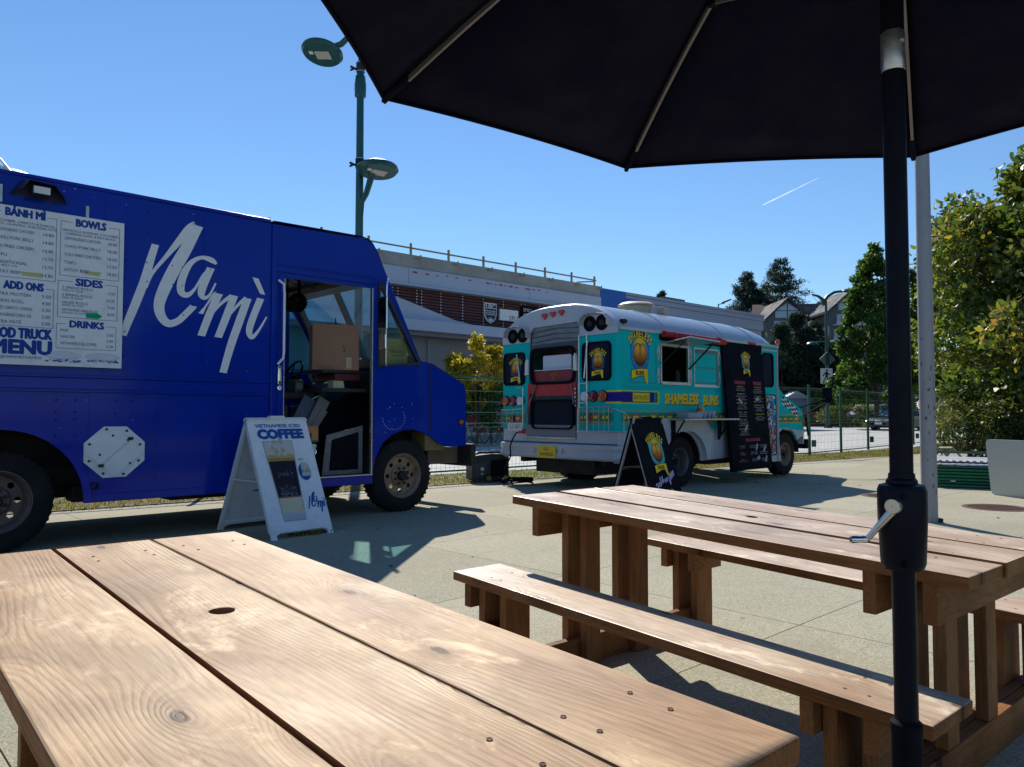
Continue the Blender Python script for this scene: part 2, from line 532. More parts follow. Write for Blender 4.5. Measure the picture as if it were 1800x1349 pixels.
def wheel(parent, x, y, z, r, w, rim_r, out=-1, rimm=None, dish=.05, holes=8, lugs=8, name='wheel', hub=True):
    """tyre is the wheel part; rim, hub and nuts below it. The axle lies along local y; out = side the face looks to"""
    a = (0, out, 0)
    t = MB()
    prof = [(rim_r*.97, -w*.5), (rim_r+ .02, -w*.5), (r*.86, -w*.52), (r*.965, -w*.44), (r, -w*.36), (r, w*.36), (r*.965, w*.44), (r*.86, w*.52), (rim_r+.02, w*.5), (rim_r*.97, w*.5)]
    t.lathe(prof, (0,0,0), a, 40)
    for k in range(44):      # shoulder lugs of the tread
        an = 2*math.pi*k/44; s_ = .012
        M = Matrix.Rotation(-an, 4, 'Y') @ Matrix.Translation((r-.012, 0, 0))
        for sy in (-1, 1):
            t.box((-.004, sy*w*.30-.03, -s_), (.014, sy*w*.30+.03, s_), M)
    wh = part(name, t, M_RUBBER, parent, 45, loc=(x, y, z))
    m = rimm or M_RIM
    b = MB()
    b.lathe([(rim_r*.98, w*.46), (rim_r*1.02, w*.50), (rim_r*.99, w*.51), (rim_r*.93, w*.44), (rim_r*.88, w*.30), (rim_r*.84, dish)], (0,0,0), a, 36)
    b.lathe([(rim_r*.84, -w*.4), (rim_r*.84, dish)], (0,0,0), a, 24)
    F = lambda p, q, d: (p, out*(dish - d), q)
    hl = [circ(rim_r*.68*math.cos(2*math.pi*k/holes), rim_r*.68*math.sin(2*math.pi*k/holes), rim_r*.105, 10) for k in range(holes)]
    b.plate(circ(0, 0, rim_r*.85, 36), hl, .012, F)
    b.lathe([(rim_r*.50, dish+.001), (rim_r*.50, dish+.012), (rim_r*.44, dish+.026), (0.02, dish+.028)], (0,0,0), a, 24)
    part('rim', b, m, wh, 35)
    h = MB()
    h.lathe([(rim_r*.23, dish+.02), (rim_r*.23, dish+.075), (rim_r*.18, dish+.09), (.004, dish+.092)], (0,0,0), a, 20)
    part('hub', h, M_DARK, wh, 35)
    nb = MB()
    nb.lathe([(.016, 0), (.016, .03), (.010, .038), (.001, .038)], (0,0,0), a, 6)
    nm = nb.mesh('lug_nut'); nm.materials.append(M_RUST)
    for k in range(lugs):
        an = 2*math.pi*(k+.5)/lugs
        part('lug_nut', nm, M_RUST, wh, loc=(rim_r*.36*math.cos(an), out*(dish+.024), rim_r*.36*math.sin(an)))
    return wh

# ------------------------------------------------------------------ foliage
def leaves(name, clumps, n, size, mat, parent=None, seed=1, aspect=.55, droop=.3, shell=.55, kind=None, curl=True):
    """clumps: (cx,cy,cz, rx,ry,rz, weight). n leaf blades spread through them, denser to the outside"""
    rng = np.random.default_rng(seed)
    cl = np.array(clumps, float)
    w = cl[:, 6] / cl[:, 6].sum()
    idx = rng.choice(len(cl), n, p=w)
    d = rng.normal(size=(n, 3)); d /= np.linalg.norm(d, axis=1)[:, None]
    rad = shell + (1-shell)*rng.random(n)
    rad = np.where(rng.random(n) < .25, rng.random(n)**.5, rad)
    rad *= 1 + .13*np.sin(d[:, 0]*5 + idx) * np.cos(d[:, 2]*6 + idx*2)
    P = cl[idx, :3] + d * rad[:, None] * cl[idx, 3:6]
    # blade frame
    t = rng.normal(size=(n, 3)) + d*.7 + np.array([0, 0, -droop]); t /= np.linalg.norm(t, axis=1)[:, None]
    q = rng.normal(size=(n, 3)); q -= t*(q*t).sum(1)[:, None]; q /= np.linalg.norm(q, axis=1)[:, None]
    s = size*(.6 + .8*rng.random(n))
    nrm = np.cross(t, q)
    L = t*s[:, None]; Wd = q*(s*aspect*.5)[:, None]
    up = nrm*(s*.10)[:, None]; lf = lambda t_, k: (P + L*t_ + Wd*k + up*abs(k), P + L*t_ - Wd*k + up*abs(k))
    B1, B2 = lf(.25, .82); C1, C2 = lf(.62, .78)
    V = np.stack([P, B1, C1, P + L - up*.6, C2, B2], 1).reshape(-1, 3)
    me = bpy.data.meshes.new(name)
    me.vertices.add(6*n); me.vertices.foreach_set('co', V.ravel())
    me.loops.add(6*n); me.loops.foreach_set('vertex_index', np.arange(6*n, dtype=np.int32))
    me.polygons.add(n); me.polygons.foreach_set('loop_start', np.arange(0, 6*n, 6, dtype=np.int32))
    me.polygons.foreach_set('loop_total', np.full(n, 6, dtype=np.int32))
    at = me.attributes.new('leaf', 'FLOAT', 'FACE')
    cv = rng.random(len(cl))*.35
    at.data.foreach_set('value', np.clip(rng.random(n)*.65 + cv[idx], 0, 1).astype(np.float32))
    me.update(); me.validate()
    me.materials.append(mat)
    o = bpy.data.objects.new(name, me); COL.objects.link(o)
    if parent is not None: o.parent = parent
    if kind: o['kind'] = kind
    return o

def crown_clumps(c, r, n, seed, cs=.34, prof=None, even=False):
    """sub-clumps spread over an ellipsoid (or over a profile of radii by height)"""
    rnd = random.Random(seed); out = []
    for i in range(n):
        h = rnd.random()*2 - 1
        an = rnd.random()*6.283
        if prof: k = prof((h+1)/2)
        else: k = math.sqrt(max(0, 1 - h*h))
        rr = k*(.45 + .5*rnd.random()**.5)
        s = cs*(.7 + .6*rnd.random())*(k*.6 + .4)
        out.append((c[0] + r[0]*rr*math.cos(an), c[1] + r[1]*rr*math.sin(an), c[2] + r[2]*h*.9,
                    r[0]*s, r[1]*s, r[2]*s*(.8 if not prof else .45), s*s if not even else 1.))
    return out

def blade_strip(name, pts, h, mat, seed=3, kind='stuff', lean=.3, w=.006):
    """grass: pts is an (n,3) array of roots"""
    rng = np.random.default_rng(seed); n = len(pts)
    P = np.asarray(pts, float)
    a = rng.random(n)*6.283; hh = h*(.4 + .9*rng.random(n))
    q = np.stack([np.cos(a), np.sin(a), np.zeros(n)], 1)*w*(.6 + .8*rng.random(n))[:, None]
    top = P + np.stack([rng.normal(size=n)*lean*hh, rng.normal(size=n)*lean*hh, hh], 1)
    V = np.stack([P-q, P+q, top], 1).reshape(-1, 3)
    me = bpy.data.meshes.new(name)
    me.vertices.add(3*n); me.vertices.foreach_set('co', V.ravel())
    me.loops.add(3*n); me.loops.foreach_set('vertex_index', np.arange(3*n, dtype=np.int32))
    me.polygons.add(n); me.polygons.foreach_set('loop_start', np.arange(0, 3*n, 3, dtype=np.int32))
    me.polygons.foreach_set('loop_total', np.full(n, 3, dtype=np.int32))
    at = me.attributes.new('leaf', 'FLOAT', 'FACE'); at.data.foreach_set('value', rng.random(n).astype(np.float32))
    me.update(); me.materials.append(mat)
    o = bpy.data.objects.new(name, me); COL.objects.link(o)
    if kind: o['kind'] = kind
    return o

G1 = leaf_mat('broad_leaf_green', [(0., (.026, .058, .014)), (.45, (.072, .115, .024)), (.8, (.18, .20, .036)), (.93, (.38, .27, .05)), (1., (.30, .14, .08))], .42, .42, .45)
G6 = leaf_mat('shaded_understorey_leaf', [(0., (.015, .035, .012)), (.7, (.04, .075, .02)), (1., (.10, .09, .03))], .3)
G2 = leaf_mat('dark_conifer_needles', [(0., (.012, .030, .022)), (.6, (.026, .055, .036)), (1., (.05, .08, .045))], .2, .6)
G3 = leaf_mat('yellowing_leaf', [(0., (.08, .12, .02)), (.35, (.29, .25, .03)), (.8, (.56, .41, .05)), (1., (.52, .32, .05))], .5)
G4 = leaf_mat('street_tree_leaf', [(0., (.022, .055, .014)), (.6, (.055, .115, .024)), (1., (.15, .21, .04))], .45)
G5 = leaf_mat('olive_scrub_leaf', [(0., (.05, .075, .02)), (.6, (.10, .12, .04)), (1., (.20, .18, .07))], .4)
GR = leaf_mat('dry_grass_blade', [(0., (.06, .10, .02)), (.5, (.17, .19, .05)), (1., (.34, .27, .12))], .4, .7)
GRY = leaf_mat('straw_grass_blade', [(0., (.22, .17, .07)), (1., (.42, .32, .15))], .35, .7)
M_BARK = gmat('bark', (.09, .065, .045), .9, var=.35, scale=9, bmp=.8, bscale=20)
# ------------------------------------------------------------------ ground
AZ = R(47)
S = Vector((math.sin(AZ), math.cos(AZ), 0)); N = Vector((math.cos(AZ), -math.sin(AZ), 0))   # along / across the walk

def agg_mat(name, lo, hi, stone, joint=.0, patch=(.3, .3, .28), sscale=150, rough=.85, far=False):
    m, nt, b, out = base_mat(name)
    tc = nt.nodes.new('ShaderNodeTexCoord'); geo = nt.nodes.new('ShaderNodeNewGeometry')
    co = geo.outputs['Position']
    big = noise(nt, co, .55, 6, .65)
    c = ramp(nt, big, [(.3, lo), (.7, hi)])
    vo = nt.nodes.new('ShaderNodeTexVoronoi'); vo.inputs['Scale'].default_value = sscale
    nt.links.new(co, vo.inputs['Vector'])
    cs = nt.nodes.new('ShaderNodeSeparateColor'); nt.links.new(vo.outputs['Color'], cs.inputs[0])
    k = ramp(nt, cs.outputs[0], [(0., .6), (.5, 1.), (.85, 1.08), (1., 1.45)])
    c = mixc(nt, .85, c, k, 'MULTIPLY')
    st = noise(nt, co, 2.2, 8, .7, .6)
    c = mixc(nt, ramp(nt, st, [(.52, 0.), (.72, .6)]), c, stone)
    sp = noise(nt, co, 9., 2, .5)
    c = mixc(nt, ramp(nt, sp, [(.70, 0.), (.74, .4)]), c, (.05, .045, .04))
    oi = nt.nodes.new('ShaderNodeObjectInfo')
    c = mixc(nt, 1., c, ramp(nt, oi.outputs['Random'], [(0., .88), (1., 1.05)]), 'MULTIPLY')
    nt.links.new(c, b.inputs['Base Color']); b.inputs['Roughness'].default_value = rough
    b.inputs['Specular IOR Level'].default_value = .25
    bump(nt, b, mth(nt, 'ADD', vo.outputs['Distance'], mth(nt, 'MULTIPLY', st, .5)), .35, .004)
    MATS[name] = m
    return m
M_AGG = agg_mat('exposed_aggregate_concrete', (.34, .315, .225), (.42, .39, .285), (.27, .245, .18))
M_BED = agg_mat('joint_sand', (.05, .048, .042), (.08, .075, .065), (.04, .04, .035), sscale=60)
M_LOT = agg_mat('pale_lot_paving', (.44, .44, .43), (.52, .52, .50), (.26, .27, .27), sscale=30)
M_SOIL = agg_mat('dry_soil', (.14, .115, .07), (.22, .18, .11), (.10, .085, .05), sscale=45)
M_LAWN = agg_mat('far_ground', (.10, .11, .05), (.14, .14, .07), (.08, .08, .04), sscale=8)

g = MB()
g.add([(-900,-300,-.09),(1500,-300,-.09),(1500,1600,-.09),(-900,1600,-.09)], [(0,1,2,3)])
part('ground', g, M_LAWN, kind='structure')
g = MB()
def sn(s_, n_, z=0.): return tuple(S*s_ + N*n_ + Z*z)
g.add([sn(-12, -9.9, -.03), sn(-12, 9, -.03), sn(60, 9, -.03), sn(60, -9.9, -.03)], [(0,1,2,3)])
part('pavement_bed', g, M_BED, kind='structure')
g = MB(); g.add([(-60, -60, -.012), (60, -60, -.012), (60, -1.2, -.012), (-60, -1.2, -.012)], [(0,1,2,3)])
part('plaza', g, M_AGG, kind='structure')
# slabs of the walk, each a piece of its own
pv = bpy.data.objects.new('pavement', None); COL.objects.link(pv); pv['kind'] = 'structure'
W = 1.67
ms = MB(); gp = .003
ms.box((gp, gp, -.03), (W-gp, W-gp, 0))
msh = ms.mesh('paving_slab'); msh.materials.append(M_AGG)
rot = math.atan2(S.y, S.x)
n0 = -1.926          # a joint runs here
cnt = 0
for i in range(-6, 17):
    for j in range(-5, 6):
        s0 = 3.85 + W*i - 0; nn = n0 + W*j
        o = Vector(sn(s0, nn))
        # local x along S, local y along -N
        if nn + W < -9.8 + 0: continue
        c = o + S*W/2 + N*W/2
        if c.y < -1 or abs(c.x) > c.y*.95 + 3.2: continue
        p = bpy.data.objects.new('paving_slab', msh); COL.objects.link(p)
        p.location = o + N*W; p.rotation_euler = (0, 0, rot); p.parent = pv; cnt += 1
# front edge of the lawn strip and the lot beyond the fence
edge = [(-14, 1.9), (-5.15, 8.68), (-3.96, 9.65), (0, 12.7), (6.9, 17.83), (10.85, 20.9), (16, 25.5), (40, 47)]
def off(d, z, k=0):
    return [(x - d*.62 , y + d*.78, z) for x, y in edge]
def band(name, d0, z0, d1, z1, m, kind='structure'):
    b = MB(); A = off(d0, z0); B = off(d1, z1); n = len(A)
    b.add(A + B, [(i, i+1, n+i+1, n+i) for i in range(n-1)])
    return part(name, b, m, kind=kind)
# slabs stop at the strip: a low soil bed lies over their far ends
b = MB(); A = off(0, -.05); B = off(0, .012); C_ = off(1.75, .016); n = len(A)
b.add(A + B + C_, [(i, i+1, n+i+1, n+i) for i in range(n-1)] + [(n+i, n+i+1, 2*n+i+1, 2*n+i) for i in range(n-1)])
part('soil_strip', b, M_SOIL, kind='structure')
b = MB()
A = off(1.7, .021)
B = [(-60, 60, .021), (-30, 75, .021), (0, 85, .021), (20, 90, .021), (30, 85, .021), (45, 85, .021), (60, 85, .021), (80, 80, .021)]
b.add(A + B, [(i, i+1, len(A)+i+1, len(A)+i) for i in range(len(A)-1)])
part('parking_lot', b, M_LOT, kind='structure')
# grass on the strip
rng = np.random.default_rng(5)
E_ = np.array(edge, float); pts = []
seg = np.linalg.norm(E_[1:]-E_[:-1], axis=1); pr = seg/seg.sum()
def strip_pts(n, lo, hi, imin=0, imax=6, seed=1):
    r = np.random.default_rng(seed); k = r.choice(np.arange(imin, imax), n, p=pr[imin:imax]/pr[imin:imax].sum()); t = r.random(n)
    base = E_[k] + (E_[k+1]-E_[k])*t[:, None]; d = lo + (hi-lo)*r.random(n)
    d += np.sin(base[:, 0]*3)*.08
    return np.stack([base[:, 0] - d*.62, base[:, 1] + d*.78, np.full(n, .01)], 1)
o = blade_strip('grass', np.concatenate([strip_pts(26000, .0, 1.7, seed=1)]), .05, GR, w=.008)
o = blade_strip('dry_grass', strip_pts(12000, .02, .9, seed=4), .035, GRY, w=.008)
# weeds growing in the joints of the walk
def weed(cx, cy, n, r, h, label, sx=1., sy=1.):
    rr = np.random.default_rng(abs(int(cx*100))+7)
    p = np.stack([cx + rr.normal(size=n)*r*sx, cy + rr.normal(size=n)*r*sy, np.zeros(n)], 1)
    w = blade_strip('weeds', p, h, GR, lean=.8, w=.009, seed=int(abs(cx*10)))
    return w
def gz(px, py):     # ground point for a line of sight, used only while laying out
    d = Vector(((px-900)/1340, 1, 0)); return d
weed(4.47, 13.55, 260, .16, .05, '')
weed(3.55, 12.3, 160, .25, .02, '', 1.2, .12)
weed(-1.92, 7.05, 160, .05, .05, '', 1.2, 1)
weed(-1.78, 7.2, 90, .04, .06, '')
# fallen leaves and gum spots on the walk
rr_l = random.Random(31); fl = MB()
for _ in range(90):
    s_ = rr_l.uniform(-2, 14); n_ = rr_l.uniform(-8.6, 1.5); c = Vector(sn(s_, n_, .003)); a = rr_l.uniform(0, 6.28); k = rr_l.uniform(.010, .026)
    d = Vector((math.cos(a), math.sin(a), 0)); q = Vector((-d.y, d.x, 0))
    fl.add([c-d*k, c+q*k*.45+Z*k*.4, c+d*k, c-q*k*.45+Z*k*.25], [(0, 1, 2, 3)])
part('fallen_leaves', fl, gmat('dead_leaf', (.09, .055, .025), .9, var=.4, scale=3), kind='stuff')
# manhole covers
def manhole(x, y, r, label):
    t = thing('manhole_cover', label, 'manhole cover', (x, y, 0), group='cast iron covers set in the pavement')
    b = MB(); b.lathe([(r, 0), (r, .006), (r-.02, .009), (r-.035, .004), (.001, .004)], n=40)
    part('cover_plate', b, M_IRON, t, 30)
    k = MB()
    for i in range(-9, 10):
        for j in range(-9, 10):
            px, py = i*r/9.5, j*r/9.5
            if math.hypot(px, py) < r-.06: k.box((px-r/34, py-r/34, .004), (px+r/34, py+r/34, .009))
    part('raised_studs', k, M_IRON, t, kind='stuff')
M_IRON = gmat('rusty_cast_iron', (.13, .06, .045), .65, metal=.3, var=.35, scale=14, dirt=.5, dirtcol=(.2, .14, .1))
manhole(5.72, 9.05, .36, 'large rusty brown manhole cover in the pavement beside the leaning white board')
manhole(5.05, 10.35, .30, 'small rusty manhole cover half hidden behind the umbrella pole')
# ------------------------------------------------------------------ picnic tables
def picnic(ox, oy, yaw, z0, slope, L, W, bw, gap, dz, a1, a2, label, hole=None, seed=1, WD=None):
    """ox, oy: near left corner of the top; local x along the boards, local y to the far side"""
    rnd = random.Random(seed)
    t = thing('picnic_table', label, 'picnic table', (ox, oy, 0), R(90) - yaw, group='wooden picnic tables with benches on the pavement')
    zt = lambda x: z0 - slope*x
    th = .036
    def board(name, x0, x1, y0, y1, ztop, thick=th, m=None, hole=None, lab=None, chamf=.004):
        b = MB(); cx, cy = (x0+x1)/2, (y0+y1)/2
        if hole:
            hx, hy, hr = hole
            b.plate([(x0-cx, y0-cy), (x1-cx, y0-cy), (x1-cx, y1-cy), (x0-cx, y1-cy)],
                    [circ(hx-cx, hy-cy, hr, 24)], thick, lambda a, c, d: (a, c, -d))
        else:
            b.box((x0-cx, y0-cy, -thick), (x1-cx, y1-cy, 0))
        hl_ = thick - 1e-5
        b.m = [0 if all(b.v[i][2] > -1e-6 for i in f) else 1 for f in b.f]   # shade on edges and undersides put in as darker wood
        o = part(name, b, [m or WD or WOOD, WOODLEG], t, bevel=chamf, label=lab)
        o.location = (cx, cy, ztop + rnd.uniform(-.0012, .0012)); 
        o.rotation_euler = (rnd.uniform(-.004, .004), math.atan(slope), 0)
        return o
    g_ = .007
    pw = (W - 2*g_)/3
    for k in range(3):
        y0 = k*(pw+g_)
        e0 = rnd.uniform(-.006, .008); e1 = rnd.uniform(-.008, .006)
        o = board('tabletop_plank', e0, L+e1, y0, y0+pw, zt(L/2), hole=hole if k == 1 else None)
    # screws in the planks
    sb = MB()
    for xs in (.16, .235, L-.235, L-.16):
        for k in range(3):
            for q in (.2, .76):
                x = xs + rnd.uniform(-.01, .01); y = k*(pw+g_) + pw*q + rnd.uniform(-.01, .01)
                sb.lathe([(.0032, .0009), (.0028, .0003), (.001, .0002)], (x, y, zt(x)), (0, 0, 1), 10)
                sb.lathe([(.0045, .0007), (.0032, .0009)], (x, y, zt(x)), (0, 0, 1), 10)
    part('screw_heads', sb, M_RUST, t, kind='stuff')
    b1 = -gap - bw; b2 = W + gap
    for (y0, a) in ((b1, a1), (b2, a2)):
        board('bench_plank', a+.0, a+L, y0, y0+bw, zt(a+L/2) - dz)
    sb = MB()
    for y0, a in ((b1, a1), (b2, a2)):
        for xs in (.17, .24, L-.24, L-.17):
            for q in (.25, .72):
                x = a+xs+rnd.uniform(-.008, .008)
                sb.lathe([(.0045, .0007), (.0032, .0009), (.001, .001)], (x, y0+bw*q, zt(x)-dz), (0, 0, 1), 10)
    part('bench_screw_heads', sb, M_RUST, t, kind='stuff')
    # end frames
    for xe, s_ in ((.20, 1), (L-.20, -1)):
        zc = zt(xe) - th
        # rail on the ground joining the bench legs
        ra = min(a1, a2)
        def fb(name, lo, hi, ch=.003):
            c = [(l+h)/2 for l, h in zip(lo, hi)]
            b = MB(); dim = [(h-l)/2 for l, h in zip(lo, hi)]
            ax = dim.index(max(dim))
            # long side along local x so the grain follows the piece
            d2 = [dim[ax]] + [dim[i] for i in range(3) if i != ax]
            b.box((-d2[0], -d2[1], -d2[2]), (d2[0], d2[1], d2[2]))
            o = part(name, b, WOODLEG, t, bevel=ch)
            o.location = c
            if ax == 2: o.rotation_euler = (0, R(-90), 0); 
            if ax == 2:  # local x->z, local y keeps y? dims: d2 = [z, x, y]
                o.matrix_basis = Matrix.Translation(c) @ Matrix(((0,1,0,0),(0,0,1,0),(1,0,0,0),(0,0,0,1)))
            elif ax == 1:
                o.matrix_basis = Matrix.Translation(c) @ Matrix(((0,1,0,0),(1,0,0,0),(0,0,1,0),(0,0,0,1)))
            return o
        fb('ground_rail', (xe-.019, b1+.03, 0), (xe+.019, b2+bw-.03, .12))
        fb('ground_rail', (xe-.062, b1+.03, 0), (xe-.022, b1+.03+.34, .12)) if s_ > 0 else fb('ground_rail', (xe+.022, b1+.03, 0), (xe+.062, b2+bw-.03, .12))
        # table legs: two boards side by side
        for yl in (.17, .50):
            yl *= W/.81
            fb('leg', (xe-.062, yl, .0 if s_ < 0 else .0), (xe-.022, yl+.12, zc))
            fb('leg_board', (xe+.022, yl+.03, .121 if s_ < 0 else 0.), (xe+.060, yl+.12, zc))
        # cross beam under the top
        fb('cross_beam', (xe-.104, .03, zc-.125), (xe-.065, W-.03, zc))
        if s_ < 0: fb('cross_beam', (xe+.063, .03, zc-.125), (xe+.102, W-.03, zc))
        for y0, a in ((b1, a1), (b2, a2)):
            zb = zt(xe) - dz - th
            fb('bench_leg', (xe-.062, y0+.05, 0), (xe-.022, y0+bw-.03, zb))
            fb('bench_leg_board', (xe+.022, y0+.09, .121 if s_ < 0 else 0.), (xe+.060, y0+bw-.03, zb))
            fb('bench_cleat', (xe-.104, y0+.01, zb-.09), (xe-.065, y0+bw-.01, zb))
            if s_ < 0 or y0 > 0: fb('bench_cleat', (xe+.063, y0+.01, zb-.09), (xe+.102, y0+bw-.01, zb))
    return t
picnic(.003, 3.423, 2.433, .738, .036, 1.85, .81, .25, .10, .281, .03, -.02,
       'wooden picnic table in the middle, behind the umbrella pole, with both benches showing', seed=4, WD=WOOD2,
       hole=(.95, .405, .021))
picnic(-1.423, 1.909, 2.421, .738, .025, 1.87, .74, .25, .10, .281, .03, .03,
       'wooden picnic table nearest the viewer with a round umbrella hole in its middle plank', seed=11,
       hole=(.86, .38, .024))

# ------------------------------------------------------------------ umbrella
UX, UY = .7634, 1.50
u = thing('patio_umbrella', 'open navy patio umbrella on a dark crank pole in front of the bench', 'umbrella', (UX, UY, 0))
UR, UH, UA = 1.30, 2.005, 29.5
top_z = UH + .50
def rimp(k, r=UR, h=UH): 
    a = R(UA + 45*k); return Vector((r*math.sin(a), r*math.cos(a), h))
for k in range(8):
    # canopy panel, sagging a little between its two ribs and hollow along the hem
    A = rimp(k); B = rimp(k+1); T = Vector((0, 0, top_z)); b = MB(); nu, nv = 10, 10; vs = []; fs = []
    for i in range(nu+1):
        f = i/nu
        for j in range(nv+1):
            g_ = j/nv
            p = A.lerp(B, g_)
            hem = 4*g_*(1-g_)
            p = p*(1 - .052*hem) if False else Vector((p.x*(1-.014*hem), p.y*(1-.014*hem), p.z + .004*hem))
            q = T.lerp(p, f)
            q.z += .07*math.sin(math.pi*f)*(1 - .75*hem) - .02*hem*f*(1-f)*4
            vs.append(q)
    n_ = nv+1
    for i in range(nu):
        for j in range(nv):
            fs.append((i*n_+j, i*n_+j+1, (i+1)*n_+j+1, (i+1)*n_+j))
    b.add(vs, fs)
    o = part('canopy_panel', b, M_NAVY, u, 60)
    sd = o.modifiers.new('thickness', 'SOLIDIFY'); sd.thickness = .0012; sd.offset = 1
    hb = MB(); rows = [vs[nu*n_+j] + Vector((0,0,-.003)) for j in range(n_)]
    hb.tube([p*1.0 for p in rows], .005, 6)
    part('hem', hb, M_NAVY, u, 60)
    # rib and strut
    def under(f, k=k):
        q = T.lerp(rimp(k), f); q.z += .07*math.sin(math.pi*f) - .016; return q
    rb = MB(); d = (rimp(k)-Vector((0,0,UH))).normalized(); side = Vector((-d.y, d.x, 0))
    P = [under(.03+.90*i/12) for i in range(13)]
    for i in range(12):
        a_, c_ = P[i], P[i+1]
        lo = [a_-side*.0045-Z*.009, a_+side*.0045-Z*.009, c_+side*.0045-Z*.009, c_-side*.0045-Z*.009]
        hi = [p+Z*.015 for p in lo]
        rb.hexa(lo, hi)
    part('rib', rb, M_RIB, u)
    st = MB(); st.tube([Vector((d.x*.05, d.y*.05, UH+.03)), under(.52)-Z*.012], .0065, 8)
    part('strut', st, M_RIB, u, 40)
    jb = MB(); q = under(.52); jb.box((-.014, -.012, -.022), (.014, .012, .002), Matrix.Translation(q) @ Matrix.Rotation(math.atan2(d.y, d.x), 4, 'Z'))
    part('rib_joint', jb, M_BLACK, u)
    tb = MB(); q0 = under(.93); q1 = under(.99); tb.tube([q0+Z*.004, q1+Z*.006, q1 + d*.012 - Z*.008], [.010, .011, .007], 8)
    part('rib_tip_pocket', tb, M_NAVY, u, 40)
b = MB(); b.lathe([(.045, UH), (.05, UH+.02), (.05, UH+.05), (.03, UH+.07)], n=20); part('runner', b, M_BLACK, u, 35)
b = MB(); b.lathe([(.055, top_z-.03), (.055, top_z+.01), (.02, top_z+.06), (.001, top_z+.075)], n=20); part('finial', b, M_BLACK, u, 35)
b = MB(); b.lathe([(.0213, .955), (.0213, 1.79)], n=28); b.lathe([(.0213, 1.86), (.0213, top_z)], n=28); part('upper_pole', b, M_POLE, u, 40)
b = MB(); b.lathe([(.0213, 1.785), (.0223, 1.787), (.0223, 1.862), (.0213, 1.865)], n=28); part('pole_joint', b, M_ALU, u, 35)
b = MB(); b.lathe([(.006, 0), (.0055, .003), (.001, .004)], (.008, -.0215, 1.842), (.35, -1, 0), 12); part('joint_button', b, M_STEEL, u, 30)
b = MB(); b.lathe([(.030, .957), (.028, .972), (.0245, .976), (.0235, .985)], n=28)
b.lathe([(.0225, .797), (.036, .800), (.0405, .812), (.0445, .90), (.0445, .952), (.041, .962), (.028, .966)], n=36)
part('crank_housing', b, gmat('housing_plastic', (.005, .006, .015), .45, var=.15, spec=.12), u, 30)
b = MB(); b.lathe([(.0015, 0), (.006, 0), (.006, .004)], (-.018, -.0405, .945), (-.4, -1, 0), 8); b.lathe([(.0015, 0), (.006, 0), (.006, .004)], (-.018, -.0375, .815), (-.4, -1, 0), 8)
part('housing_screw', b, M_BLACK, u)
b = MB(); b.lathe([(.0195, .45), (.0215, .45), (.0215, .80)], n=28); part('lower_pole', b, M_POLE, u, 40)
b = MB(); b.lathe([(.0275, .10), (.0275, .485), (.029, .49), (.029, .505), (.022, .512)], n=28); part('base_sleeve', b, M_BLACK, u, 40)
b = MB(); b.lathe([(.25, 0), (.25, .05), (.235, .065), (.06, .10), (.03, .12)], n=40); part('base_plate', b, M_BLACK, u, 30)
# crank: boss, arm, handle
ca = Vector((-.70, -.72, 0)).normalized()
b = MB(); b.lathe([(.012, 0), (.0145, .002), (.0152, .018), (.0135, .022), (.001, .022)], ca*.036 + Z*.925, ca, 24)
ck = part('crank', b, M_ALU, u, 35)
b = MB(); p0 = ca*.048 + Z*.918; sx = Vector((-.72, .70, 0)).normalized()
p1 = ca*.052 + sx*.050 + Z*.857
b.tube([p0, p0.lerp(p1, .5), p1], [.0085, .0068, .0062], 10); part('crank_arm', b, M_ALU, ck, 40)
b = MB(); b.lathe([(.006, -.002), (.0075, .004), (.0062, .012), (.0075, .028), (.006, .032), (.001, .032)], p1, (ca + sx*.9).normalized(), 14); part('crank_handle', b, M_CHROME, ck, 35)
# ------------------------------------------------------------------ blue step van
TB = thing('food_truck', 'blue step van food truck with white script lettering and open front door', 'food truck', (-1.2, 8.66, 0), R(43.5))
BW = 2.15
def arch(cx, cz, rx, rz_, a0, a1, n=14): return [(cx+rx*math.cos(R(a0+(a1-a0)*i/n)), cz+rz_*math.sin(R(a0+(a1-a0)*i/n))) for i in range(n+1)]
rear_arch = arch(-3.88, .36, .66, .68, 180, 0)
front_arch = [(-.44, .36), (-.45, .45), (-.41, .62), (-.32, .78), (-.2, .87), (-.05, .925), (.1, .93), (.25, .89), (.37, .83), (.47, .76), (.58, .72), (.70, .715)]
side = [(-6.0, .36)] + rear_arch + [(-1.66, .36), (-.44, .345)] + front_arch[1:] + [(.885, .73), (.88, 1.38), (.85, 1.45), (.80, 1.49), (.33, 1.70), (.20, 1.72), (-.40, 2.90), (-.47, 2.985), (-.58, 3.02), (-1.63, 3.0), (-6.0, 3.02)]
door = [(-1.49, .445), (-.445, .43), (-.455, 2.49), (-1.50, 2.475)]
qwin = [(-.36, 1.655), (.155, 1.70), (-.335, 2.50), (-.36, 2.50)]
FS = lambda y0, s=1: (lambda a, b, d: (a, y0 + s*d, b))
b = MB(); b.plate(side, [door, qwin], .035, FS(0)); body = part('body_side', b, M_BLUE, TB, label='blue side panel with the door opening')
b = MB(); b.plate(side, [door, qwin], .035, FS(BW, -1)); part('body_side', b, M_BLUE, TB)
